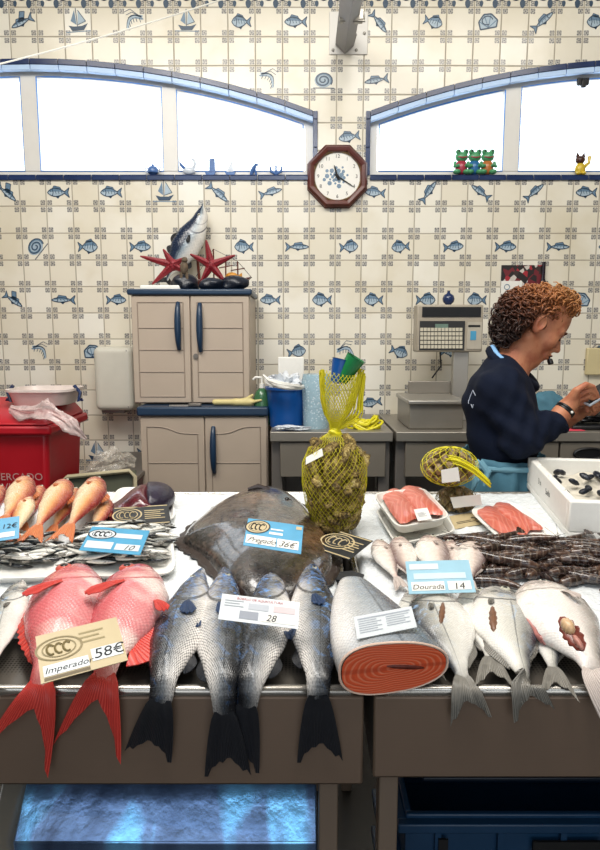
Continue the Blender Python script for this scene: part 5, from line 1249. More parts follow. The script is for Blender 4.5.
op = [PH(x, y, .02) for x, y in out]; cc = PH(256, 540, .02); e = thing_at('flatfish', 'broad dark brown flatfish laid across the ice behind the sea bass', 'fish', PH(256, 540, 0))
N = len(op)
def ol(t): return catmull(op+[op[0]], t)
def tb(u, v):
    o = ol(u); r = min(v*1.0, 1); p = cc.lerp(o, r); z = .014+.058*max(1-r**2.2, 0)**.65
    z += .006*noise.noise(V((p.x*14, p.y*14, 0)))*(1-r)
    q = tablept(p.x, p.y, z-.01*(r > .98)); return q
m = MB(); m.grid(tb, 72, 22, closeu=True)
m.build('body', TB.mat, e, auto=False)
m = MB()
def tf(u, v):
    o = ol(u); d = (o-cc).normalized(); p = o-d*.012+d*.03*v*(1+.12*math.sin(u*260)); return tablept(p.x, p.y, .014-.008*v+.003*math.sin(u*90)*v)
m.grid(tf, 200, 3, closeu=True, uv=True); m.build('fin_fringe', finmat('flatfish_fin', '241E1C', '4E4038', 60), e, solid=.002)
for px, py in ((272, 497), (287, 501)):
    p = PH(px, py, .045); m = MB(); m.ell(p, (.013, .013, .011)); m.ell(p+V((0, -.004, .006)), (.007, .007, .006), mi=1); m.build('eye', [TB.mat, EYES[1]], e)
p = PH(258, 489, .05); m = MB(); m.tube([p+V((-.03, 0, 0)), p+V((0, .006, .006)), p+V((.035, 0, 0))], [.004, .009, .004], 8); m.build('mouth', simple('flatfish_mouth', '3A2E2A', .3), e)
# ---------------------------------------------------------------- salmon piece
SF = NT('salmon_flesh'); u, v, _ = SF.sep(SF.node('ShaderNodeUVMap').outputs[0]); co = SF.coord()
nz = SF.noise(co, 14, 3); r = SF.m('SQRT', SF.m('ADD', SF.m('MULTIPLY', u, u), SF.m('MULTIPLY', v, SF.m('MULTIPLY', v, 1.4))))
wv = SF.m('SINE', SF.m('ADD', SF.m('MULTIPLY', r, 60), SF.m('ADD', SF.m('MULTIPLY', nz, 16), SF.m('MULTIPLY', SF.m('ABSOLUTE', u), -14))))
c = SF.mix(SF.m('MULTIPLY', SF.step(wv, .1, 1), .45), 'DC5832', 'F4A07A')
c = SF.mix(SF.m('MULTIPLY', SF.m('SUBTRACT', 1, SF.step(SF.m('ABSOLUTE', v), .02, .09)), .5), c, 'A93A22'); SF.set(col=c, rough=.28, spec=.5, coat=.3, sss=.0); SF.bump(wv, .12, .003)
SF2 = NT('smoked_slice'); u, v, _ = SF2.sep(SF2.node('ShaderNodeUVMap').outputs[0]); co = SF2.coord(); nz = SF2.noise(co, 12, 3)
wv = SF2.m('SINE', SF2.m('ADD', SF2.m('MULTIPLY', u, 26), SF2.m('ADD', SF2.m('MULTIPLY', nz, 6), SF2.m('MULTIPLY', SF2.m('ABSOLUTE', SF2.m('SUBTRACT', v, .5)), 34)))); SF2.set(col=SF2.mix(SF2.m('MULTIPLY', SF2.step(wv, .3, 1), .4), 'CC6A58', 'E6A08C'), rough=.3, coat=.3); SF2.bump(wv, .15, .003)
sp = [PH(352, 582, .03), PH(362, 606, .036), PH(378, 638, .042), PH(394, 667, .044)]
e = thing_at('salmon_piece', 'thick cut salmon tail section showing orange flesh over the counter edge', 'salmon', tablept(sp[2].x, sp[2].y))
Cp, Ls = resample(sp, 30); m = MB(); vs = []; uv = []; nr = 40; T0 = (Cp[30]-Cp[24]).normalized(); 
kf = 1/ppm(Cp[30])
for i in range(31):
    t = (Cp[min(i+1, 30)]-Cp[max(i-1, 0)]).normalized(); t = t.lerp(T0, (i/30)**3).normalized(); n_ = (TN-t*TN.dot(t)).normalized(); b = t.cross(n_)
    f = i/30; a = (15+41*math.sin(f*PI/2)**.9)*kf; h = (.020+.022*f); 
    if f < .04: a *= .5; h *= .5
    for k in range(nr):
        q = 2*PI*k/nr; s, c_ = math.sin(q), math.cos(q); vs.append(Cp[i]+b*(a*math.copysign(abs(c_)**.85, c_))+n_*(h*math.copysign(abs(s)**.8, s)*(1+.15*c_))); uv.append((.35+f*.6, .5-.5*c_))
m.add(vs, [(i*nr+k, (i+1)*nr+k, (i+1)*nr+(k+1) % nr, i*nr+(k+1) % nr) for i in range(30) for k in range(nr)]+[tuple(range(nr))], 0, uv); m.build('skin', FM['salmon'], e, auto=False)
m = MB(); rim = vs[-nr:]; ctr = Cp[30]; vs2 = []; uv2 = []
for j in range(9):
    for k in range(nr): q = 2*PI*k/nr; r_ = 1-j/9; p = ctr.lerp(V(rim[k]), r_*.965 if j else .965)+T0*.003; vs2.append(p); uv2.append((r_*math.cos(q), r_*math.sin(q)))
vs2.append(ctr+T0*.003); uv2.append((0, 0))
m.add(vs2, [(j*nr+k, j*nr+(k+1) % nr, (j+1)*nr+(k+1) % nr, (j+1)*nr+k) for j in range(8) for k in range(nr)]+[(8*nr+k, 8*nr+(k+1) % nr, 9*nr) for k in range(nr)], 0, uv2); m.build('cut_face', SF.mat, e)
m = MB(); m.tube([V(rim[k])+T0*.001 for k in range(nr)], .0022, 6, closed=True); m.build('fat_rim', simple('salmon_fat', 'E3C4B0', .3), e)
bb = (V(rim[0])-V(rim[nr//2])).normalized(); nn = T0.cross(bb).normalized(); m = MB(); R = Matrix((bb, nn, T0)).transposed(); m.ell(ctr-bb*.018+T0*.003, (.032, .004, .002), 16, 8, 0, R @ Matrix.Rotation(-.15, 3, 'Z')); m.build('belly_slit', SLIT, e)
# little fin at its far end
p = Cp[1]; m = MB(); m.prism([(-.03, 0), (-.02, .03), (.005, .035), (.03, .02), (.02, -.01)], p+V((-.005, .0, .006)), (1, 0, 0), (0, .9, .2), TN*.004); m.build('fin', FM['f_dark'], e)
# ---------------------------------------------------------------- trays
def bil(cs, u, v):                       # cs: TL, TR, BR, BL
    return (cs[0]*(1-u)+cs[1]*u)*(1-v)+(cs[3]*(1-u)+cs[2]*u)*v
def se(t, p=.3): c, s = math.cos(t), math.sin(t); return (.5+.5*math.copysign(abs(c)**p, c), .5+.5*math.copysign(abs(s)**p, s))
def tray(name, label, px, h0, dep, mat, flare=.86, group=None, cat='tray'):
    cs = [PH(x, y, h0+dep) for x, y in px]; c = sum(cs, V())/4
    e = thing_at(name, label, cat, c-TN*dep, group); m = MB(); n = 48
    def loop(s, z):
        out = []
        for i in range(n):
            u, v = se(2*PI*i/n); p = bil(cs, .5+(u-.5)*s, .5+(v-.5)*s); out.append(p-TN*(dep-z))
        return out
    L = [loop(flare*.97, 0.0), loop(flare, .002), loop(.97, dep-.004), loop(1.0, dep-.003), loop(1.0, dep), loop(.955, dep), loop(flare-.03, .005)]
    vs = sum(L, []); m.add(vs, [(i*n+k, (i+1)*n+k, (i+1)*n+(k+1) % n, i*n+(k+1) % n) for i in range(6) for k in range(n)]+[tuple(range(n)), tuple(6*n+k for k in range(n))[::-1]])
    m.build('tray_shell', mat, e); e['_cs'] = [tuple(q) for q in cs]; return e, cs
# sardine trays and their fish
def sardine_protos():
    out = []
    for i in range(4):
        L = .085+.008*i; bnd = (-.012, .01, .004, -.006)[i]
        pts = [V((-L/2, 0, 0)), V((-L/6, bnd, .001)), V((L/6, bnd, .001)), V((L/2, 0, 0))]
        m = build_fish(None, [pts, [V((0, 0, 1))]*4], 0, 'slim', 1 if i % 2 else -1, fat=1.0, ub=.84, tail=1.7, fork=.5, hm=.0088, lowres=True)
        out.append(m)
    return out
SP = sardine_protos(); SMATS = [FM['sardine'], FM['f_gray'], EYES[1]]
def scatter(px, h0, n, label, group, seed, ang=0., spread=.5, layers=.03, name='sardine', edge=.1):
    r = random.Random(seed); cs = [PH(x, y, h0) for x, y in px]; meshes = []
    for i, m in enumerate(SP):
        o = m.build(name, SMATS, auto=False); meshes.append(o)
    protos = meshes[:]
    for k in range(n):
        u, v = edge+(1-2*edge)*((k*.618034+r.random()*.1) % 1), edge+(1-2*edge)*((k+.5)/n*7 % 1)
        v = edge+(1-2*edge)*r.random()
        p = bil(cs, u, v); z = .010+layers*(k/n)*(1-(abs(u-.5)*1.4)**2*.8)
        o = protos[k] if k < 4 else protos[k % 4].copy()
        if k >= 4: COL.objects.link(o)
        o.location = p+TN*z; o.rotation_euler = (r.uniform(-.35, .35)+(PI if r.random() < .35 else 0), r.uniform(-.16, .16)+math.atan(SL)*0, ang+r.uniform(-spread, spread)+(PI if r.random() < .5 else 0))
        tag(o, label, 'fish', group)
t1px = [(-70, 541), (62, 541), (66, 577), (-80, 580)]
tray('foam_tray', 'white foam tray of sardines at the left edge', t1px, .002, .02, MT['foam'])
scatter([(-60, 545), (58, 545), (62, 572), (-70, 574)], .004, 120, 'small silver sardine in the left foam tray', 'sardines in the left tray', 5, 0, .55, .034)
t2px = [(72, 530), (172, 528), (176, 574), (60, 577)]
tray('foam_tray', 'white foam tray of sardines in front of the tuna, under a blue card', t2px, .002, .02, MT['foam'])
scatter([(76, 536), (168, 535), (171, 570), (64, 573)], .004, 150, 'small silver sardine in the tray before the tuna', 'sardines in the right tray', 8, .1, .7, .036)
# tuna loin in tray
te, tcs = tray('foam_tray', 'white foam tray holding the dark red tuna chunk', [(118, 487), (172, 487), (176, 520), (100, 520)], .002, .022, MT['foam'])
TU = NT('tuna_flesh'); co = TU.coord(); n = TU.noise(TU.map(co, (1, 1, 3)), 12, 4, .6, 1); x, y, z = TU.sep(TU.coord('Normal')); 
TU.set(col=TU.ramp(n, [(.25, '2A0A14'), (.55, '5A0F20'), (.8, '7E2432')]), rough=.22, coat=.4, spec=.7); TU.bump(n, .35, .006)
TUS = simple('tuna_skin', '2A2236', .3, var=.5, nscale=40, bump=.4)
c0 = PH(142, 507, .03); k = 1/ppm(c0)
def tuf(X):
    a = sell(X, (.2*26*k, .03, .012), (24*k, .10, .045)); b = sell(X, (-14*k, -.02, -.008), (20*k, .09, .028)); d = smin(a, b, .03)
    return smax(smax(d, -(X[..., 2]+.024), .006), X[..., 0]*.55+X[..., 2]*.83-.042-.0*X[..., 1], .01)
m = MB(); nets_mb(m, tuf, (-.12, -.14, -.05), (.12, .16, .07), .005); 
e = thing('tuna_chunk', 'dark red glossy tuna chunk in a white foam tray', 'tuna', c0); m.build('flesh', TU.mat, e)
m = MB(); nets_mb(m, lambda X: smax(sell(X, (.2*26*k+.002, .035, .014), (24*k, .10, .045)), -(X[..., 0]*.8+X[..., 1]*.2-.012), .006), (-.02, -.1, -.04), (.12, .16, .075), .005); m.build('skin', TUS, e)
# salmon fillet trays
def fillets(px, h, label, seed, n=2, rng_=((.06, .5), (.46, .92)), extra=''):
    cs = [PH(x, y, h) for x, y in px]; kmul = 0
    for i, (a, b) in enumerate(rng_):
        m = MB()
        def fn(u, v, a=a, b=b, i=i):
            uu = a+(b-a)*u+.02*math.sin(v*5+seed+i); vv = .05+.9*v+.03*math.sin(u*7+i*2)
            z = .004+.016*max(math.sin(PI*u), 0)**.4*max(math.sin(PI*v), 0)**.25+.0015*noise.noise(V((u*7, v*9, seed+i)))+.004*i
            return bil(cs, uu, vv)+TN*z
        m.grid(fn, 16, 26, uv=True); o = m.build('salmon_fillet', SF2.mat, auto=False, origin=bil(cs, (a+b)/2, .5))
        tag(o, ('left' if i == 0 else 'right')+' '+label, 'salmon')
tray('foam_tray', 'lower empty white tray under the raised salmon tray', [(374, 508), (436, 502), (458, 531), (396, 545)], .002, .02, MT['white_plastic'])
c1 = [(372, 493), (424, 487), (452, 517), (397, 528)]
tray('foam_tray', 'raised white tray with pink salmon strips beside the oyster sack', c1, .026, .028, MT['white_plastic'])
fillets([(373, 493), (423, 488), (450, 517), (398, 527)], .036, 'pink salmon strip in the raised white tray', 1, rng_=((.06, .52), (.46, .9)))
c2 = [(468, 509), (516, 502), (566, 534), (507, 546)]
tray('foam_tray', 'white tray with salmon strips beside the large white foam box', c2, .012, .016, MT['foam'])
fillets([(471, 511), (510, 504), (548, 532), (508, 543)], .016, 'pink salmon strip in the tray beside the foam box', 2, rng_=((.02, .5), (.45, .9)))
# ---------------------------------------------------------------- net sacks
def envelope(prof, base, k, up=V((0, 0, 1)), lean=V((0, 0, 0)), sy=1.0):
    def f(a, t): r = interp(prof, t)[0]*k; return base+up*(H_*t)+lean*(t*t)+V((r*math.cos(a), r*math.sin(a)*sy, 0))
    return f
def netmesh(m, f, ns, nt, t0, t1, rad, turns=.5, wob=0):
    for sgn in (1, -1):
        for i in range(ns):
            a0 = 2*PI*i/ns; pts = []
            for j in range(nt+1):
                t = t0+(t1-t0)*j/nt; pts.append(f(a0+sgn*turns*2*PI*(t-t0), t))
            m.tube(pts, rad, 3, cap=False)
def shell_mesh(seed, r, rough, mats, name, flat=1):
    rnd = random.Random(seed); off = V((rnd.uniform(0, 99), 0, 0)); m = MB()
    def fn(u, v):
        a = 2*PI*u; t = PI*v; d = V((math.sin(t)*math.cos(a), math.sin(t)*math.sin(a), math.cos(t))); s = 1+rough*noise.noise(d*1.7+off)+rough*.6*noise.noise(d*5+off)
        return V((d.x*r[0]*s, d.y*r[1]*s, d.z*r[2]*s))
    m.grid(fn, 18, 10, closeu=True); return m
OY = NT('oyster_shell'); co = OY.coord(); n = OY.noise(co, 60, 5, .7, 1); n2 = OY.noise(co, 220, 3); OY.set(col=OY.ramp(n, [(.25, '1E1910'), (.42, '5A4826'), (.54, 'A68C4C'), (.64, 'D2BC78'), (.8, 'EFE3B4')]), rough=.45, spec=.4); OY.bump(OY.m('ADD', n, n2), .9, .01)
base = PH(334, 532, .002); k = 1/ppm(base); H_ = (P(334, 431, base.y).z-base.z)
sackp = [(0, 12), (.05, 17), (.15, 23), (.3, 28.5), (.5, 31.5), (.68, 31.5), (.82, 26), (.92, 14), (1, 4)]
ef = envelope(sackp, base, k, sy=.8)
rnd = random.Random(11); first = []
for i in range(4): first.append(shell_mesh(20+i, ((.030, .022, .015), (.034, .024, .013), (.027, .024, .016), (.032, .02, .016))[i], .35, None, 'oyster').build('oyster', OY.mat, auto=False))
cnt = 0
for L_, (rf, cn) in enumerate(((.36, 10), (.70, 84))):
    for i in range(cn):
        t = .06+.80*(i+.5)/cn; a = i*2.39996+L_; q = ef(a, t); ax = base+V((0, 0, H_*t)); p = ax+(q-ax)*rf+V((0, 0, 0))
        o = first[cnt] if cnt < 4 else first[cnt % 4].copy()
        if cnt >= 4: COL.objects.link(o)
        cnt += 1; o.location = p; o.rotation_euler = (rnd.uniform(0, 6.28), rnd.uniform(0, 6.28), rnd.uniform(0, 6.28))
        s = rnd.uniform(.8, 1.1); o.scale = (s, s, s); tag(o, 'rough brown oyster inside the tall yellow net sack', 'oyster', 'oysters in the tall net sack')
e = thing_at('net_sack', 'tall yellow net sack of oysters knotted at the top, standing on the counter', 'sack', base)
efn = envelope([(t, r+.6) for t, r in sackp], base, k, sy=.84)
m = MB(); netmesh(m, efn, 38, 40, .0, 1.0, .00052, .42); m.build('net', MT['yellow'], e, auto=False)
m = MB(); top = base+V((0, 0, H_)); m.tube([top+V((.012*math.cos(a), .012*math.sin(a), .004*math.sin(2*a)-.004)) for a in np.arange(0, 6.2, .5)], .006, 8, closed=True); m.ell(top, (.012, .012, .014)); m.build('knot', MT['yellow'], e)
# flaring loose end of the net
x1 = P(346, 372, base.y); Hf = x1.z-top.z
def ff(a, t):
    r = interp([(0, 3.5), (.12, 6), (.35, 13), (.6, 17.5), (.85, 20), (1, 21)], t)[0]*k*(1+.10*math.sin(3*a+1)*t)
    return top+V((.012*t+r*math.cos(a), r*math.sin(a)*.7, Hf*t*(1+.05*math.sin(2*a+.5)*t)))
m = MB(); netmesh(m, ff, 34, 24, 0, 1, .0009, .3)
m.build('net_top', MT['yellow'], e, auto=False)
m = MB(); rr_ = random.Random(3)
for i in range(34):
    a = rr_.uniform(-.9, .8) if i < 24 else rr_.uniform(2.6, 3.8); b = rr_.uniform(-.25, .25)
    m.tube([ff(a+b*t, t)+V((.002*math.sin(9*t+i), .002*math.cos(7*t+i), 0)) for t in [j/14 for j in range(15)]], .0014, 4, cap=False)
m.build('gathered_strands', MT['yellow'], e, auto=False)
# side tail of net hanging to the right
q0, q1 = ff(0, .5), P(372, 414, base.y); m = MB()
for i in range(12):
    o_ = V((rr_.uniform(-.006, .006), rr_.uniform(-.008, .008), rr_.uniform(-.006, .006))); pts = [ff(0, .95)+o_, ff(0, .6)+o_*1.5+V((.006, 0, 0)), ff(0, .35)+V((.014, 0, -.01))+o_*2, top+V((.012, 0, .01))+o_]
    C_, _ = resample(pts, 12); m.tube(C_, .0016, 4, cap=False)
m.build('twisted_net_end', MT['yellow'], e, auto=False)
def label_card(e, a, b, c, d, name='paper_label', mat=None):
    m = MB(); m.prism([(0, 0)], a, (1, 0, 0), (0, 0, 1), (0, 0, 0)) if False else None
    n = (b-a).cross(d-a).normalized(); m.add([a, b, c, d, a-n*.0008, b-n*.0008, c-n*.0008, d-n*.0008], [(0, 1, 2, 3), (7, 6, 5, 4), (0, 4, 5, 1), (1, 5, 6, 2), (2, 6, 7, 3), (3, 7, 4, 0)])
    return m.build(name, mat or MT['paper'], e, smooth=False)
lab_ = lambda a, t: efn(a, t)+V((math.cos(a), math.sin(a), 0))*.004
label_card(e, lab_(-2.75, .76), lab_(-2.15, .86), lab_(-2.0, .80), lab_(-2.6, .70))
def cup(px, py, r0, r1, h, ax, mat, label):
    c = P(px, py, base.y); k_ = 1/ppm(c); ax = V(ax).normalized(); R = ax.to_track_quat('Z', 'Y').to_matrix(); m = MB()
    m.lathe([(r0*k_, 0), (r0*k_*1.02, .004), (r1*k_, h*k_), (r1*k_*1.06, h*k_), (r1*k_*.98, h*k_-.001), (r0*k_*.92, .006)], 20, c, 0, R); o = m.build('plastic_cup', mat, origin=c); tag(o, label, 'cup')
cup(336, 383, 6, 9.5, 24, (.25, .1, 1), MT['blue_plastic'], 'blue plastic cup tucked in the open top of the yellow net')
cup(341, 381, 6.5, 10, 28, (.62, -.1, 1), simple('green_cup', '1B7A44', .25), 'green plastic cup leaning out of the open top of the yellow net')
# clam sacks
CLM = NT('clam_shell'); co = CLM.coord(); n = CLM.noise(co, 55, 3, .6); gx_, gy_, gz__ = CLM.sep(CLM.coord('Generated')); wv = CLM.m('SINE', CLM.m('MULTIPLY', gx_, 55))
CLM.set(col=CLM.mix(CLM.m('MULTIPLY', CLM.step(wv, 0, 1), .35), CLM.ramp(n, [(.3, '4E3A26'), (.5, '8A7048'), (.7, 'C2AC80'), (.85, 'DCCDAA')]), '4A3A28'), rough=.35); CLM.bump(wv, .25, .002)
cl = [shell_mesh(40+i, (.017, .013, .010), .08, None, 'clam').build('clam', CLM.mat, auto=False) for i in range(3)]; CN = [0]
def clamsack(px, py, rx, rz, h, label, gl, seed, n):
    c = PH(px, py, 0); k_ = 1/ppm(c); c = c+V((0, 0, rz*k_+h)); rnd = random.Random(seed); R3 = V((rx*k_, rx*k_*.8, rz*k_))
    for i in range(n):
        zf_ = 1-2*(i+.5)/n; a = i*2.39996; s = math.sqrt(1-zf_*zf_); p = c+V((R3.x*s*math.cos(a), R3.y*s*math.sin(a), R3.z*zf_))*.8
        o = cl[CN[0]] if CN[0] < 3 else cl[CN[0] % 3].copy()
        if CN[0] >= 3: COL.objects.link(o)
        CN[0] += 1; o.location = p; o.rotation_euler = (rnd.uniform(0, 6), rnd.uniform(0, 6), rnd.uniform(0, 6)); tag(o, gl, 'clam', gl.replace('brown striped clam', 'clams'))
    e = thing_at('net_sack', label, 'sack', c-V((0, 0, R3.z)))
    m = MB()
    def f(a, t): q = PI*t; return c+V((R3.x*1.09*math.sin(q)*math.cos(a), R3.y*1.09*math.sin(q)*math.sin(a), R3.z*1.09*math.cos(q)))
    netmesh(m, f, 16, 20, .03, .97, .0008, .35); m.build('net', MT['net_brown'] if seed == 2 else MT['yellow'], e, auto=False)
    return e, c, R3, k_
MT['net_brown'] = simple('brown_net', '8A7A4A', .5)
e1, ca, Ra, ka = clamsack(456, 511, 19, 12, 0, 'lower small net sack of clams behind the salmon trays', 'brown striped clam in the lower small sack', 2, 26)
label_card(e1, ca+V((-.03, -Ra.y*1.12, .018)), ca+V((.055, -Ra.y*1.0, .026)), ca+V((.06, -Ra.y*1.06, -.004)), ca+V((-.02, -Ra.y*1.18, -.012)))
e2, cb, Rb, kb = clamsack(448, 512, 26, 18, .082, 'upper small net sack of clams tied with yellow net', 'brown striped clam in the upper small sack', 3, 40)
yv = ca.y-Ra.y-.03
cb_y = cb.y
label_card(e2, P(441, 470, cb_y-Rb.y*1.1), P(458, 467, cb_y-Rb.y*1.1), P(460, 481, cb_y-Rb.y*1.12), P(442, 483, cb_y-Rb.y*1.12))
m = MB(); 
for i in range(16):
    o_ = V((0, rr_.uniform(-.012, .012), rr_.uniform(-.010, .010))); C_, _ = resample([P(444, 459, cb_y-.03)+o_, P(458, 461, cb_y-.05)+o_, P(474, 470, cb_y-.05)+o_, P(490, 484, cb_y-.06)+o_*.8], 14)
    m.tube(C_, .0022, 4, cap=True)
m.build('net_tie', MT['yellow'], e2, auto=False)
# ---------------------------------------------------------------- shrimps
SH = NT('raw_shrimp_shell'); co = SH.coord(); x, y, z = SH.sep(co); n = SH.noise(co, 45, 4); seg = SH.m('SINE', SH.m('MULTIPLY', x, 420))
SH.set(col=SH.mix(SH.m('MULTIPLY', SH.step(seg, .5, 1), .25), SH.ramp(n, [(.3, '1C1210'), (.55, '3C2A24'), (.8, '7A5A48')]), '9A8674'), rough=.2, coat=.5, coatr=.1); SH.bump(seg, .15, .002)
SHL = simple('shrimp_legs', '3A1E1A', .4, var=.3)
def shrimp(seed, bendk):
    r = random.Random(seed); L = .125; e = thing('shrimp', 'dark brown raw shrimp in the heap behind the bream', 'shrimp', (0, 0, 0), 'shrimps heaped on the right counter'); m = MB()
    def sp(t): a = bendk*t*t*2.0; return V((L*(t-.5)*(1-.18*abs(bendk)*t), L*.34*bendk*t*t, .004*math.sin(3*t)))
    pts = [sp(i/16) for i in range(17)]; rr2 = [.0015, .006, .0085, .0098, .0102, .0098, .0092, .0088, .0084, .008, .0074, .0068, .006, .0052, .0044, .0036, .002]
    rr2 = [a*1.25*(1+.07*(i % 2)) for i, a in enumerate(rr2)]; m.tube(pts, rr2, 9); m.build('body', SH.mat, e, auto=False)
    m = MB(); tp_ = sp(1); d = (sp(1)-sp(.9)).normalized(); s = V((-d.y, d.x, 0))
    for k in (-.6, -.25, .25, .6): q = (d+s*k).normalized(); w = V((-q.y, q.x, 0)); m.prism([(0, -.0015), (.016, -.004), (.02, 0), (.016, .004), (0, .0015)], tp_-d*.002, q, w, (0, 0, .001))
    m.build('tail_fan', SH.mat, e, smooth=False)
    m = MB(); h = sp(.02)
    for k in range(4):
        a = r.uniform(-.7, .7); pts = [h]; p = h.copy()
        for j in range(5): a += r.uniform(-.35, .35); p = p+V((-math.cos(a), math.sin(a), r.uniform(-.05, .12)))*.014; pts.append(p)
        m.tube(pts, .0004, 3, cap=False)
    m.tube([h, h+V((-.014, 0, .003))], [.002, .0003], 4); m.build('antennae', SHL, e, auto=False)
    m = MB()
    for k in range(8): t = .2+.07*k; q = sp(t); sgn = -1 if bendk > 0 else 1; m.tube([q+V((0, -sgn*.006, -.002)), q+V((-.006, -sgn*.013, -.003)), q+V((-.002, -sgn*.018, -.005))], [.001, .0009, .0003], 3)
    m.build('legs', SHL, e, auto=False)
    m = MB(); m.ell(h+V((.006, .0055, .004)), .0018, 6, 4); m.build('eye', MT['black'], e)
    return e
def copy_s(o):
    c = o.copy(); COL.objects.link(c)
    for ch in o.children: d = ch.copy(); COL.objects.link(d); d.parent = c
    return c
SB = [shrimp(i, b) for i, b in enumerate((.9, -.8, .35, 1.4, -1.2))]
rnd = random.Random(77); spx = [(466, 548), (606, 549), (622, 590), (474, 586)]; scs = [PH(x, y, 0) for x, y in spx]
NSH = 74
for i in range(NSH):
    o = SB[i] if i < 5 else copy_s(SB[i % 5]); u, v = rnd.uniform(.02, 1.0), rnd.uniform(0.0, .98)
    if i > 46: u = rnd.uniform(.05, .95); v = rnd.uniform(.15, .85)
    p = bil(scs, u, v); lay = i/NSH; o.location = p+TN*(.010+.028*lay*(1-(abs(v-.5)*1.6)**2*.7)); s = rnd.uniform(.85, 1.15); o.scale = (s, s, s)
    o.rotation_euler = (rnd.uniform(-.5, .5), rnd.uniform(-.15, .15), rnd.gauss(-.15, .55)+(PI if rnd.random() < .4 else 0))
# ---------------------------------------------------------------- foam box
bh = .10; A = PH(570, 502, bh); D = PH(533, 463, bh); dirb = (D-A); dirb.z = 0; L_ = .44; dirb = dirb.normalized(); rt = V((dirb.y, -dirb.x, 0))
e = thing_at('foam_box', 'large white foam fish box at the right edge of the counter', 'box', A-V((0, 0, bh)))
W_ = .5; t_ = .022
def bp(a, b, z): p = A+rt*a+dirb*b; return V((p.x, p.y, tz(p.y)+.002+z))
def wallb(m, a0, b0, a1, b1, z0, z1):
    m.add([bp(a0, b0, z0), bp(a1, b0, z0), bp(a1, b1, z0), bp(a0, b1, z0), bp(a0, b0, z1), bp(a1, b0, z1), bp(a1, b1, z1), bp(a0, b1, z1)], [(0, 3, 2, 1), (4, 5, 6, 7), (0, 1, 5, 4), (1, 2, 6, 5), (2, 3, 7, 6), (3, 0, 4, 7)])
m = MB(); wallb(m, 0, 0, W_, L_, 0, .02); wallb(m, 0, 0, W_, t_, .02, bh); wallb(m, 0, L_-t_, W_, L_, .02, bh); wallb(m, 0, t_, t_, L_-t_, .02, bh); wallb(m, W_-t_, t_, W_, L_-t_, .02, bh); m.build('box_shell', MT['foam'], e, bevel=.004)
m = MB(); 
for q, (b_, z_) in enumerate(((.22, .050), (.30, .056))):
    o_ = bp(-.0006, b_, z_); text_mb(m, ('Sado', '3 x')[q], o_, -dirb, V((0, 0, 1)), .024, -rt)
m.build('printed_mark', MT['ink_black'], e, smooth=False)
for b_ in (.1, .22, .34): m = MB(); m.ell(bp(t_*.5, b_, bh), (.007, .011, .006)); m.build('stud', MT['foam'], e)
# contents
m = MB()
def fn(u, v): a = t_+.002+(W_-2*t_-.004)*u; b = t_+.002+(L_-2*t_-.004)*v; return bp(a, b, .052+.018*noise.noise(V((a*14, b*14, 2)))+.01*noise.noise(V((a*45, b*45, 5))))
m.grid(fn, 50, 44); o = m.build('shaved_ice', simple('shell_ice', 'DDD6C6', .5, var=.15, nscale=80, bump=.4), auto=False, origin=bp(.2, .2, .03)); tag(o, 'cream shaved ice filling the large foam box', 'ice', kind='stuff')
MB_ = [shell_mesh(60+i, (.018, .010, .008), .12, None, 'mussel').build('mussel', MUS, auto=False) for i in range(2)]; rnd = random.Random(5)
for i in range(13):
    o = MB_[i] if i < 2 else MB_[i % 2].copy()
    if i >= 2: COL.objects.link(o)
    a, b = (rnd.uniform(.04, .2), rnd.uniform(.16, .38)) if i < 15 else (rnd.uniform(.04, .4), rnd.uniform(.05, .4)); o.location = bp(a, b, .066+.01*rnd.random()); o.rotation_euler = (rnd.uniform(0, .6), rnd.uniform(0, .5), rnd.uniform(0, 6)); tag(o, 'small dark mussel lying on the ice in the foam box', 'mussel', 'mussels in the foam box')
m = MB(); a_ = bp(.10, .03, .098); b_ = bp(.40, .06, .108); c_ = bp(.40, .17, .112); d_ = bp(.12, .13, .10); e = thing_at('blue_card', 'plain turquoise card lying in the foam box by its front wall', 'card', bp(.2, .1, .07)); label_card(e, a_, b_, c_, d_, 'card', MT['card_blue'])
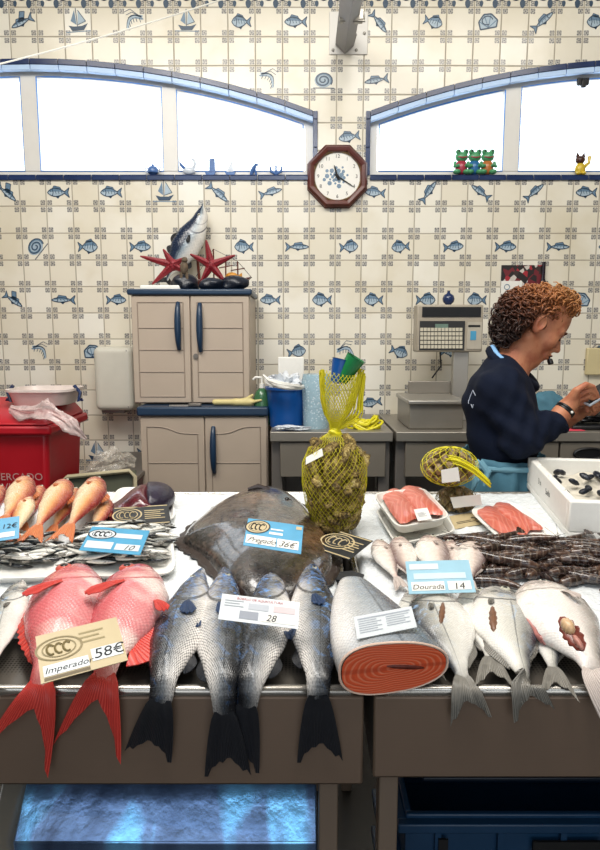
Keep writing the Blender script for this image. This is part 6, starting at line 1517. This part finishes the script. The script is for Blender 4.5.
# ---------------------------------------------------------------- price cards
def pcard(name, label, px, hb, ht, mat, items, flip=False, mount=True):
    TL, TR, BR, BL = [PH(x, y, h) for (x, y), h in zip(px, (ht, ht, hb, hb))]
    TL = (TL+BL+TR-BR)*.5; TR = BR+TL-BL
    u = (BR-BL); v = (TL-BL); wd, hg = u.length, v.length; ux = u.normalized(); n = ux.cross(v).normalized(); uy = n.cross(ux).normalized()
    if n.y > 0: n = -n
    e = thing_at(name, label, 'price card', (BL+BR)/2); m = MB()
    cs = [BL, BR, TR, TL]; m.add(cs+[p-n*.0012 for p in cs], [(0, 1, 2, 3), (7, 6, 5, 4), (0, 4, 5, 1), (1, 5, 6, 2), (2, 6, 7, 3), (3, 7, 4, 0)]); m.build('card', mat, e, smooth=False)
    def at_(a, b): return BL*(1-a)*(1-b)+BR*a*(1-b)+TR*a*b+TL*(1-a)*b
    for it in items:
        if it[0] == 'r':
            _, a, b, c, d, mt, nm = it; m = MB(); q = [at_(a, b), at_(c, b), at_(c, d), at_(a, d)]; m.add([p+n*.0006 for p in q], [(0, 1, 2, 3)]); m.build(nm, mt, e, smooth=False)
        elif it[0] == 't':
            _, s, a, b, sz, mt, sh, nm = it; m = MB(); text_mb(m, s, at_(a, b), ux, uy, sz*hg, n, shear=sh, d=.0009); m.build(nm, mt, e, smooth=False)
        elif it[0] == 'o':
            _, a, b, rx, ry, mt, nm, fillm = it; c = at_(a, b); N_ = 28
            if fillm: m = MB(); m.add([c+ux*(rx*hg*math.cos(q))+uy*(ry*hg*math.sin(q))+n*.0007 for q in [2*PI*i/N_ for i in range(N_)]], [tuple(range(N_))]); m.build(nm+'_ground', fillm, e, smooth=False)
            m = MB()
            for s0, s1 in ((1, .9), (.72, .66)):
                vs = [c+ux*(rx*hg*s_*math.cos(q))+uy*(ry*hg*s_*math.sin(q))+n*.0009 for s_ in (s0, s1) for q in [2*PI*i/N_ for i in range(N_)]]
                m.add(vs, [(i, (i+1) % N_, N_+(i+1) % N_, N_+i) for i in range(N_)])
            for dx in (-.34, 0, .34):
                pts = [c+ux*(rx*hg*(dx+.17*math.cos(q)))+uy*(ry*hg*.42*math.sin(q))+n*.001 for q in np.arange(.7, 5.6, .45)]; m.tube(pts, .018*hg, 4)
            m.build(nm, mt, e, smooth=False)
    return e
IB = MT['ink_black']; small = lambda a, b, n, mt, w=.3, s=.07: [('r', a, b+i*.1, a+w*(1-.2*(i % 2)), b+i*.1+.035, mt, 'printed_line') for i in range(n)]
pcard('price_card', 'cream card reading Imperador 58 euros lying across the two red fish', [(37, 640), (114, 614), (128, 660), (41, 684)], .075, .10, MT['card_cream'],
 [('o', .25, .62, .36, .25, simple('olive_print', '8A7A52', .5), 'emblem', None)]+small(.5, .6, 3, simple('olive_lines', '9A8A60', .5), .3)+[('r', .04, .1, .56, .32, MT['card_pale'], 'name_strip'), ('r', .6, .16, .97, .42, MT['card_pale'], 'price_strip'), ('r', .04, .02, .56, .08, simple('olive_bar', '6A5A3A', .5), 'footer_bar'), ('t', 'Imperador', .05, .15, .165, IB, .35, 'handwriting'), ('t', '58€', .62, .2, .29, IB, .2, 'handwritten_price')])
pcard('price_card', 'blue card with a cream oval reading Pregado on the flatfish', [(248, 517), (304, 527), (301, 554), (243, 545)], .10, .13, MT['card_blue'],
 [('o', .2, .72, .34, .24, IB, 'emblem', MT['card_cream']), ('r', .03, .1, .56, .4, MT['paper'], 'name_strip'), ('r', .58, .1, .95, .4, MT['paper'], 'price_strip'), ('r', .42, .52, .66, .6, MT['paper'], 'printed_line'), ('r', .44, .68, .66, .73, MT['paper'], 'printed_line'), ('r', .88, .82, .98, .93, MT['card_cream'], 'corner_mark'), ('t', 'Pregado', .05, .16, .23, IB, .3, 'handwriting'), ('t', '36€', .6, .14, .26, IB, .2, 'handwritten_price')])
pcard('price_card', 'white card with red heading laid over the middle sea bass', [(222, 594), (300, 602), (298, 629), (218, 619)], .075, .10, MT['card_pale'],
 [('t', 'ROBALO DE AQUICULTURA', .2, .83, .13, simple('red_print', 'B0202A', .5), 0, 'heading')]+small(.05, .55, 3, simple('grey_print', '9AA0A8', .5), .25)+[('r', .36, .5, .62, .74, simple('grey_box', 'B9BEC6', .5), 'printed_box'), ('r', .68, .5, .95, .74, simple('pink_box', 'D8C4C6', .5), 'printed_box'), ('r', .26, .12, .5, .42, simple('grey_box_dark', '9298A4', .5), 'printed_box'), ('r', .53, .1, .97, .44, MT['paper'], 'price_strip'), ('t', '28', .6, .14, .34, IB, .1, 'handwritten_price')])
def ccl(label, px, hb, ht, mat, fg):
    return pcard('price_card', label, px, hb, ht, mat, [('o', .24, .55, .46, .34, fg, 'emblem', None)]+small(.55, .3, 5, fg, .36)+[('r', .02, .03, .98, .07, fg, 'border_line'), ('r', .02, .93, .98, .97, fg, 'border_line')])
ccl('black card with a white ringed emblem in front of the tuna chunk', [(113, 509), (168, 503), (171, 523), (114, 527)], .03, .055, MT['card_dark'], MT['card_cream'])
ccl('small black tilted card with an emblem at the foot of the net sack', [(341, 530), (373, 542), (349, 560), (316, 549)], .035, .05, MT['card_dark'], MT['card_cream'])
pcard('price_card', 'pale blue card with an oval emblem lying on the sardines below the tuna', [(91, 527), (151, 530), (140, 555), (79, 550)], .055, .075, MT['card_blue'],
 [('o', .24, .7, .36, .2, IB, 'emblem', MT['card_pale']), ('r', .05, .12, .5, .4, MT['card_pale'], 'name_strip'), ('r', .55, .12, .95, .36, MT['card_pale'], 'price_strip'), ('r', .45, .6, .92, .78, MT['card_pale'], 'printed_box'), ('t', '10', .68, .14, .26, IB, .2, 'handwritten_price')])
pcard('price_card', 'plain blue card leaning on the orange fish at the left edge', [(-26, 521), (20, 517), (19, 538), (-28, 545)], .07, .10, MT['card_blue'], [('r', .05, .12, .9, .34, MT['card_pale'], 'name_strip'), ('t', '12€', .6, .5, .28, IB, .2, 'handwritten_price')])
pcard('price_card', 'pale printed card lying on the cut salmon piece', [(354, 617), (411, 606), (417, 627), (357, 639)], .088, .10, MT['card_pale'],
 [('r', .05, .8, .95, .86, simple('grey_print2', 'A3A9B4', .5), 'heading_line')]+small(.06, .2, 6, bpy.data.materials['grey_print2'], .38)+small(.52, .3, 5, bpy.data.materials['grey_print2'], .4))
pcard('price_card', 'pale blue card reading Dourada 14 in front of the small bream', [(405, 561), (469, 560), (476, 592), (409, 594)], .06, .09, simple('pale_blue_card', '9CC6D8', .35, var=.1, nscale=30),
 [('r', .05, .72, .5, .9, MT['card_pale'], 'printed_box'), ('r', .1, .42, .9, .6, simple('sky_band', 'C9DEE6', .4), 'printed_band'), ('r', .05, .08, .55, .34, MT['paper'], 'name_strip'), ('r', .6, .08, .95, .34, MT['paper'], 'price_strip'), ('t', 'Dourada', .06, .12, .2, IB, .3, 'handwriting'), ('t', '14', .68, .1, .26, IB, .2, 'handwritten_price')])
pcard('price_card', 'beige card lying flat in front of the small clam sacks', [(450, 515), (484, 511), (492, 522), (455, 529)], .004, .006, MT['card_cream'], small(.1, .3, 2, IB, .5)+[('t', '3€', .6, .2, .5, IB, .1, 'handwritten_price')])
pcard('price_card', 'small white label lying on the raised salmon strips', [(414, 509), (427, 508), (432, 519), (418, 521)], .062, .064, MT['paper'], small(.15, .3, 4, bpy.data.materials['grey_print2'], .6))
# ---------------------------------------------------------------- the fishmonger
PY_ = 2.2
def Q(px, py, d=0.0): p = P(px, py, PY_+d); return (p.x, p.y, p.z)
SK = NT('skin'); co = SK.coord(); n = SK.noise(co, 30, 4); n2 = SK.noise(co, 160, 3)
SK.set(col=SK.mix(SK.m('MULTIPLY', SK.step(n, .4, .7), .6), 'C0805F', 'A2553F'), rough=.5, sss=.04, spec=.35); SK.b.inputs['Subsurface Radius'].default_value = (.01, .004, .002); SK.bump(SK.m('ADD', n2, n), .25, .003)
pe = thing('person', 'person with curly auburn hair and a navy sweatshirt looking down at their hands', 'person', (Q(505, 440)[0], PY_, 0)); pe['_o'] = (Q(505, 440)[0], PY_, 0)
HO = np.array(Q(532, 326), dtype=np.float32); pt = math.radians(35); yw = math.radians(6); hs_ = .99
fw_ = V((math.cos(pt), 0, -math.sin(pt))); fw_.rotate(Matrix.Rotation(-yw*0-.05, 3, 'Z')); la_ = V((0, 1, 0)); la_ = (la_-fw_*la_.dot(fw_)).normalized(); up_ = fw_.cross(la_).normalized()
HR = np.array([[*fw_], [*la_], [*up_]], dtype=np.float32)            # world -> head axes
def HL(X): return ((X-HO) @ HR.T)/hs_
def HW(a, b, c): return V((V(HO.tolist()))+(fw_*a+la_*b+up_*c)*hs_)
def headsdf(X):
    L = HL(X); d = sell(L, (.005, 0, .055), (.098, .076, .088))
    d = smin(d, sell(L, (.045, 0, -.008), (.054, .058, .08)), .03)
    for s in (-1, 1):
        d = smin(d, scone(L, (.0, s*.052, -.045), (.068, s*.014, -.090), .022, .017), .03)
        d = smin(d, sell(L, (.068, s*.038, -.014), (.026, .024, .026)), .02)
        d = smin(d, scone(L, (.088, s*.012, .034), (.08, s*.045, .03), .012, .010), .014)
        d = smax(d, -sell(L, (.100, s*.031, .012), (.014, .018, .012)), .010)
        d = smin(d, sell(L, (.083, s*.031, .011), (.013, .017, .012)), .004)       # lids
        d = smin(d, sell(L, (.106, s*.011, -.024), (.011, .008, .009)), .006)       # nostrils
    d = smin(d, sell(L, (.076, 0, -.090), (.020, .022, .018)), .022)                # chin
    d = smin(d, scone(L, (.092, 0, .026), (.120, 0, -.016), .008, .0105), .010)    # nose
    d = smin(d, sell(L, (.092, 0, -.052), (.018, .028, .024)), .014)               # muzzle
    d = smin(d, sell(L, (.108, 0, -.046), (.008, .020, .0055)), .004); d = smin(d, sell(L, (.106, 0, -.059), (.008, .018, .006)), .004)
    d = smax(d, -sell(L, (.114, 0, -.0525), (.012, .022, .0016)), .003)
    for s in (-1, 1):                                                              # ears
        ear = sell(L, (-.004, s*.083, .004), (.021, .012, .034)); ear = smax(ear, -sell(L, (.000, s*.090, .006), (.011, .008, .019)), .004)
        ear = smin(ear, sell(L, (.001, s*.079, -.022), (.009, .006, .010)), .006); d = smin(d, ear, .006)
    d = smin(d, scone(X, Q(518, 350), Q(509, 374), .056, .064), .035)
    return d
body = MB(); lo = np.array(Q(490, 395, -.14)); hi = np.array(Q(575, 285, .14))
nets_mb(body, headsdf, np.minimum(lo, hi), np.maximum(lo, hi), .0034)
def chain(X, d, pts, rs, k=.006):
    c = None
    for (a, b), (ra, rb) in zip(zip(pts, pts[1:]), zip(rs, rs[1:])):
        q = scone(X, a, b, ra, rb); c = q if c is None else np.minimum(c, q)
    return smin(d, c, k) if d is not None else c
def hand1(X):
    d = scone(X, Q(548, 428, -.15), Q(562, 413, -.135), .032, .026)
    d = smin(d, scone(X, Q(562, 413, -.135), Q(570, 404, -.13), .026, .026), .02)
    for (a, b_), dy in (((576, 391), -.158), ((577, 395), -.140), ((578, 399), -.122), ((578, 403), -.104)):
        d = smin(d, scone(X, Q(566, 407, -.128), Q(a, b_, dy), .021, .0125), .010)
    K = [((577, 390, -.162), (586, 384.5, -.164), (593, 387, -.152), (596, 393, -.142)), ((578, 394.5, -.142), (589, 390, -.150), (596, 393.5, -.140), (598, 399, -.130)), ((579, 399, -.123), (589, 396, -.137), (595, 399.5, -.128), (597, 405, -.118)), ((579, 403.5, -.104), (587, 402, -.121), (592.5, 405, -.114), (594, 410, -.106))]
    for f in K: d = chain(X, d, [Q(*q) for q in f], [.0105, .0092, .0083, .0070], .0022)
    d = chain(X, d, [Q(567, 402, -.10), Q(575, 396, -.07), Q(583, 392, -.075), Q(590, 391, -.09)], [.017, .0125, .011, .009], .008)
    return d
def hand2(X):
    d = scone(X, Q(560, 424, .04), Q(576, 414, -.02), .034, .025)
    for a in (-.05, -.03, -.01, .01): d = smin(d, scone(X, Q(577, 413, -.02), Q(587, 409, a-.03), .020, .0135), .012)
    K = [((587, 407, -.08), (594, 403, -.098), (597, 398, -.10), (598, 394, -.10)), ((588, 409, -.062), (596, 406, -.078), (600, 401, -.088), (601, 396, -.09)), ((588, 411, -.044), (596, 409, -.058), (601, 405, -.07), (603, 400, -.078)), ((587, 413, -.026), (594, 413, -.036), (599, 409, -.05), (601, 405, -.06))]
    for f in K: d = chain(X, d, [Q(*q) for q in f], [.0102, .0090, .0082, .0070], .0022)
    d = chain(X, d, [Q(580, 410, -.04), Q(584, 401, -.06), Q(590, 396, -.075)], [.015, .012, .009], .008)
    return d
for fn_, a, b in ((hand1, Q(540, 440, -.21), Q(606, 378, -.04)), (hand2, Q(550, 437, -.13), Q(612, 386, .09))):
    lo = np.minimum(a, b)-.01; hi = np.maximum(a, b)+.01; nets_mb(body, fn_, lo, hi, .0019)
def lowtorso(X):
    d = scone(X, Q(508, 378), Q(503, 402), .05, .085); d = smin(d, scone(X, Q(503, 402), Q(503, 470), .085, .09), .03)
    for s in (-1, 1):
        d = smin(d, scone(X, Q(505, 480, .08*s), (Q(507, 480)[0], PY_+.1*s, .5), .075, .055), .04); d = smin(d, scone(X, (Q(507, 480)[0], PY_+.1*s, .5), (Q(507, 480)[0]-.01, PY_+.1*s, .09), .052, .036), .02)
        d = smin(d, scone(X, (Q(507, 480)[0]-.03, PY_+.1*s, .045), (Q(507, 480)[0]+.14, PY_+.1*s, .04), .038, .03), .02)
        d = smin(d, scone(X, Q(503, 388, .13*s), Q(530, 436, .17*s), .045, .036), .03); d = smin(d, scone(X, Q(530, 436, .17*s), Q(556, 424, .1*s if s > 0 else -.15), .036, .028), .02)
    return d
LT_ = nets_mb(body, lowtorso, (Q(460, 400)[0], PY_-.27, -.001), (Q(585, 400)[0], PY_+.27, Q(500, 365)[2]), .011)
body.build('body', SK.mat, pe, auto=False)
# sweatshirt
def shirt(X):
    d = None
    for s in (-1, 1):
        q = scone(X, Q(500, 402, .065*s), Q(503, 450, .06*s), .118, .112); d = q if d is None else smin(d, q, .06)
    d = smin(d, scone(X, Q(500, 376, 0), Q(498, 398, 0), .068, .10), .06)
    for s in (-1, 1): d = smin(d, scone(X, Q(503, 372, .05*s), Q(500, 392, .15*s), .05, .065), .05)
    arm = scone(X, Q(501, 390, -.155), Q(521, 438, -.20), .068, .060); arm = smin(arm, scone(X, Q(521, 438, -.20), Q(558, 422, -.155), .058, .043), .03)
    w = .004*np.sin(X[..., 2]*95+X[..., 0]*60)+.003*np.sin(X[..., 0]*120-X[..., 2]*50+2)
    d = smin(d, arm+w*.9, .028)
    arm = scone(X, Q(505, 390, .155), Q(530, 436, .19), .066, .056); arm = smin(arm, scone(X, Q(530, 436, .19), Q(562, 423, .05), .055, .042), .03); d = smin(d, arm, .03)
    d = d+.003*np.sin(X[..., 2]*60+X[..., 0]*35)
    d = smax(d, Q(500, 461)[2]-X[..., 2]+.0*X[..., 0], .01)
    # neck opening
    d = smax(d, -scone(X, Q(510, 372), Q(522, 345), .060, .078), .008)
    cuff = (X-np.array(Q(560, 421, -.155), dtype=np.float32)) @ np.array([.86, .2, .47], dtype=np.float32)
    return smax(d, cuff, .006)
m = MB(); sv_ = nets_mb(m, shirt, (Q(452, 400)[0], PY_-.30, Q(500, 466)[2]), (Q(582, 400)[0], PY_+.30, Q(500, 345)[2]), .006); so = m.build('sweatshirt', MT['navy_cloth'], pe, auto=False)
def surf(px, py):
    best = None
    for i, (a, b) in enumerate(_proj):
        if abs(a-px) < 2.5 and abs(b-py) < 2.5 and (best is None or sv_[i][1] < best[1]): best = sv_[i]
    return V([float(q) for q in best]) if best is not None else P(px, py, PY_-.2)
_rel = sv_-np.array(EYE); _dep = _rel @ np.array(FW); _proj = np.stack([300+_rel[:, 0]*F/_dep, 425-(_rel @ np.array(UPV))*F/_dep], 1)
m = MB(); ring = [Q(491, 351, 0), Q(497, 360, -.066), Q(512, 372, -.084), Q(527, 382, -.056), Q(534, 387, 0), Q(529, 379, .056), Q(514, 366, .082), Q(500, 353, .06)]
C_ = [catmull([V(q) for q in ring+ring[:1]], i/40) for i in range(40)]
m.tube(C_, .019, 10, closed=True); m.build('collar', MT['navy_cloth'], pe)
m = MB(); m.tube([p+V((.003, -.004, .013)) for p in C_[:9]+[]], .009, 8); m.tube([p+V((.003, 0, .013)) for p in C_[34:]+C_[:2]], .009, 8); m.build('collar_trim', simple('pale_blue_cloth', '7FB0DE', .7), pe)
m = MB(); wr = [surf(466, 400), surf(468, 393), surf(471, 388), surf(473, 394)]; m.tube([p+V((-.001, -.004, 0)) for p in wr], .0013, 5)
for a, b in (((466.5, 398), (466, 404)), ((468.5, 402), (470, 408)), ((470, 408), (471.5, 402))): m.tube([surf(*a)+V((-.001, -.005, 0)), surf(*b)+V((-.001, -.005, 0))], .0013, 5)
m.build('back_print', simple('pale_print', 'B9C2D2', .6), pe)
# teal apron skirt wrapped over trousers
def skirt(u, v):
    a = 2*PI*u; z0 = Q(500, 452)[2]; z1 = .42; z = z0+(z1-z0)*v; cxp = Q(503, 460)[0]; rx = .128+.03*v; ry = .205+.03*v
    r = 1+.05*math.sin(a*9+v*2)*min(1, v*3+.3)+.03*math.sin(a*17+v*5)+.02*math.sin(a*5-v*9); return V((cxp+rx*r*math.cos(a), PY_+ry*r*math.sin(a), z))
m = MB(); m.grid(skirt, 90, 30, closeu=True); m.build('apron_skirt', MT['teal_cloth'], pe, auto=False, solid=.004)
m = MB(); zc = Q(500, 459)[2]; m.tube([V((Q(503, 460)[0]+.134*math.cos(a), PY_+.212*math.sin(a), zc+.006*math.sin(a*3))) for a in np.arange(0, 6.2, .2)], .009, 8, closed=True)
m.tube([Q(480, 461, -.21), Q(472, 468, -.21), Q(476, 480, -.22), Q(472, 492, -.21)], [.010, .014, .012, .004], 8); m.tube([Q(480, 461, -.21), Q(488, 472, -.225), Q(484, 486, -.225)], [.010, .012, .004], 8); m.build('apron_tie', simple('teal_cloth_light', '6A98AA', .8), pe)
for s in (-1, 1):
    m = MB(); m.tube([(Q(507, 480)[0], PY_+.1*s, .6), (Q(507, 480)[0]-.005, PY_+.1*s, .3), (Q(507, 480)[0]-.01, PY_+.1*s, .09)], [.09, .07, .065], 16); m.build('trouser_leg', MT['navy_cloth'], pe)
    m = MB(); nets_mb(m, lambda X: smax(smin(scone(X, (Q(507, 480)[0]-.03, PY_+.1*s, .05), (Q(507, 480)[0]+.15, PY_+.1*s, .04), .05, .042), scone(X, (Q(507, 480)[0]-.02, PY_+.1*s, .06), (Q(507, 480)[0]-.02, PY_+.1*s, .14), .05, .055), .03), .002-X[..., 2], .004), (Q(507, 480)[0]-.11, PY_+.1*s-.08, -.01), (Q(507, 480)[0]+.22, PY_+.1*s+.08, .2), .009); m.build('boot', MT['white_plastic'], pe, auto=False)
# bracelet and pipe, brows, eyes
m = MB(); c = V(Q(565, 410, -.133)); ax = (V(Q(570, 404, -.13))-V(Q(562, 413, -.135))).normalized(); a1 = ax.orthogonal().normalized(); a2 = ax.cross(a1)
for o_ in (-.004, .004): m.tube([c+ax*o_+(a1*math.cos(t)+a2*math.sin(t))*.0285 for t in np.arange(0, 2*PI, .3)], .005, 8, closed=True)
m.build('wristband', MT['black'], pe)
m = MB(); m.ell(c+V((.010, -.030, -.004)), (.005, .004, .005)); m.build('wristband_bead', MT['paper'], pe)
for s in (-1, 1):
    m = MB(); m.ell(HW(.0862, s*.031, .011), .0118, 14, 10); m.build('eye', simple('eyeball', '3A2E2A', .2) if s < 0 else bpy.data.materials['eyeball'], pe)
    m = MB(); m.tube([HW(.104, s*.016, .034), HW(.103, s*.030, .040), HW(.09, s*.048, .034)], [.003, .0036, .0015], 6); m.build('eyebrow', simple('brow', '6A4028', .7) if s < 0 else bpy.data.materials['brow'], pe)
    m = MB(); m.tube([HW(.1005, s*.022, .008), HW(.1, s*.032, .006), HW(.093, s*.043, .009)], .0016, 5); m.build('eyelashes', MT['black'], pe)
m = MB(); m.tube([HW(.108, 0, -.0465), HW(.112, 0, -.050)], .001, 4); 
m = MB(); m.tube([HW(.112, -.0195, -.046), HW(.1155, -.008, -.0445), HW(.1165, 0, -.0455), HW(.1155, .008, -.0445), HW(.112, .0195, -.046)], [.001, .003, .003, .003, .001], 6); m.tube([HW(.110, -.018, -.057), HW(.114, 0, -.0595), HW(.110, .018, -.057)], [.001, .0036, .001], 6); m.build('lips', simple('lips', 'A0524A', .4), pe)
e = thing_at('smoking_pipe', 'short black pipe held between the lips of the curly-haired person', 'pipe', HW(.118, -.004, -.053))
a = HW(.110, -.006, -.053); b = V(Q(551, 364, -.02)); m = MB(); m.tube([a, a.lerp(b, .35)], .0045, 8); m.build('stem', MT['black'], e)
m = MB(); m.tube([a.lerp(b, .35), b], [.009, .0095], 12); m.build('bowl', MT['black'], e)
# hair
HM = NT('curly_hair'); co = HM.coord(); n = HM.noise(co, 14, 3); n2 = HM.noise(co, 90, 3); nz = HM.sep(HM.coord('Generated'))
g = HM.m('ADD', HM.m('MULTIPLY', nz[0], .55), HM.m('ADD', HM.m('MULTIPLY', nz[2], .45), HM.m('MULTIPLY', HM.m('SUBTRACT', n2, .5), .5)))
HM.set(col=HM.ramp(g, [(.25, '2A1812'), (.45, '56301F'), (.65, '9A6038'), (.85, 'A87443')]), rough=.45, spec=.4)
def hairsdf(X, shrink=0.0):
    d = sell(X, Q(526, 318, 0), (.092, .096, .088)); d = smin(d, sell(X, Q(544, 305, 0), (.088, .082, .050)), .03); d = smin(d, sell(X, Q(563, 307, 0), (.032, .068, .030)), .02)
    d = smin(d, sell(X, Q(513, 332, 0), (.055, .08, .056)), .03)
    L = HL(X)
    d = smax(d, -sell(L, (.088, 0, -.055), (.060, .13, .082)), .01)
    d = smax(d, -sell(L, (.010, 0, -.062), (.055, .13, .075)), .01)
    for s in (-1, 1): d = smax(d, -sell(L, (.002, s*.092, .0), (.030, .036, .042)), .008)
    return d+shrink
m = MB(); lo = np.array(Q(485, 360, -.15)); hi = np.array(Q(585, 280, .15)); lo, hi = np.minimum(lo, hi), np.maximum(lo, hi)
hv = nets_mb(m, lambda X: hairsdf(X, .008), lo, hi, .006)
rv, _ = nets(lambda X: hairsdf(X, .002), lo, hi, .012)
ctr = np.array(Q(530, 322, 0)); rh = random.Random(9)
for p in rv:
    if rh.random() > .72: continue
    p = V(p.tolist()); n_ = (p-V(ctr.tolist())).normalized(); Lq = HL(np.array([list(p)]))[0]
    if Lq[2] < -.03 and Lq[0] > -.01: continue
    if Lq[2] < .045 and Lq[0] > .016: continue
    if abs(Lq[0]) < .034 and -.05 < Lq[2] < .040 and abs(Lq[1]) > .05: continue
    t1 = n_.orthogonal().normalized(); t1.rotate(Matrix.Rotation(rh.uniform(0, 6.28), 3, n_)); t2 = n_.cross(t1)
    R_c = rh.uniform(.007, .0145); ln = rh.uniform(.02, .04); tn = rh.uniform(.8, 1.6); p = p+n_*rh.choice((0, 0, .004, .010, .016)); ph = rh.uniform(0, 6.28); pts = []
    for j in range(11):
        f = j/10; a = ph+tn*2*PI*f; pts.append(p+t1*(ln*(f-.5))+t2*(R_c*math.cos(a))+n_*(R_c*math.sin(a)*.8+.001))
    m.tube(pts, [.0012+.0022*math.sin(PI*(j+.6)/11.2) for j in range(11)], 4, cap=False)
m.build('hair', HM.mat, pe, auto=False)
# phone
e = thing_at('mobile_phone', 'pale grey phone held in both hands at the right edge', 'phone', Q(596, 395, -.10))
c = V(Q(597, 394, -.105)); d1 = (V(Q(612, 384, -.09))-V(Q(584, 401, -.11))).normalized(); d2 = V((.25, .85, .45)); d2 = (d2-d1*d2.dot(d1)).normalized(); R = Matrix((d1, d2, d1.cross(d2))).transposed()
m = MB(); m.box((-.06, -.034, -.005), (.07, .034, .005), M=Matrix.Translation(c) @ R.to_4x4()); m.build('case', simple('phone_case', 'B4BCC6', .3), e, bevel=.004)
m = MB(); m.box((-.055, -.031, .0052), (.065, .031, .006), M=Matrix.Translation(c) @ R.to_4x4()); m.build('screen', MT['black'], e, smooth=False)
# things on the long table by the hands
c = P(552, 430, 3.0); m = crumple('b', (c.x, 3.08, BZ+.085), (.095, .07, .085), 21, None, .12, 48); o = m.build('teal_bag', MT['teal_cloth'], origin=(c.x, 3.08, BZ)); tag(o, 'rounded teal cloth bundle on the steel table beyond the sweatshirt', 'bundle')
x0, x1 = P(571, 425, 2.92).x, P(640, 425, 2.92).x
e = thing_at('sink_tray', 'black shallow tray of odds and ends on the long table at right', 'tray', ((x0+x1)/2, 3.0, BZ))
m = MB(); m.box((x0, 2.9, BZ+.001), (x1, 3.2, BZ+.02)); m.build('tray_base', MT['black'], e, bevel=.006)
m = crumple('c', (x0+.13, 3.02, BZ+.05), (.12, .09, .03), 31, None, .3, 48); o = m.build('black_cloth', MT['black'], origin=(x0+.13, 3.02, BZ+.02)); tag(o, 'dark crumpled cloth on the black tray at the right edge', 'cloth')
m = crumple('c', (x0+.12, 2.99, BZ+.095), (.055, .04, .02), 35, None, .4, 36); o = m.build('paper_scrap', simple('pale_scrap', 'C9C8A8', .5, var=.2), origin=(x0+.12, 2.99, BZ+.07)); tag(o, 'pale yellow scrap of wrapping on the dark cloth', 'scrap')
c = P(570, 431, 2.87); m = MB(); m.add([(c.x-.035, 2.86, BZ+.002), (c.x+.07, 2.87, BZ+.002), (c.x+.05, 2.96, BZ+.004), (c.x-.03, 2.96, BZ+.03), (c.x-.035, 2.86, BZ+.004), (c.x+.07, 2.87, BZ+.004), (c.x+.05, 2.96, BZ+.006), (c.x-.03, 2.96, BZ+.033)], [(0, 3, 2, 1), (4, 5, 6, 7), (0, 1, 5, 4), (1, 2, 6, 5), (2, 3, 7, 6), (3, 0, 4, 7)])
o = m.build('pink_cloth', simple('coral_cloth', 'E0445A', .6), smooth=False, origin=(c.x, 2.9, BZ)); tag(o, 'small coral pink cloth on the table edge below the hands', 'cloth')
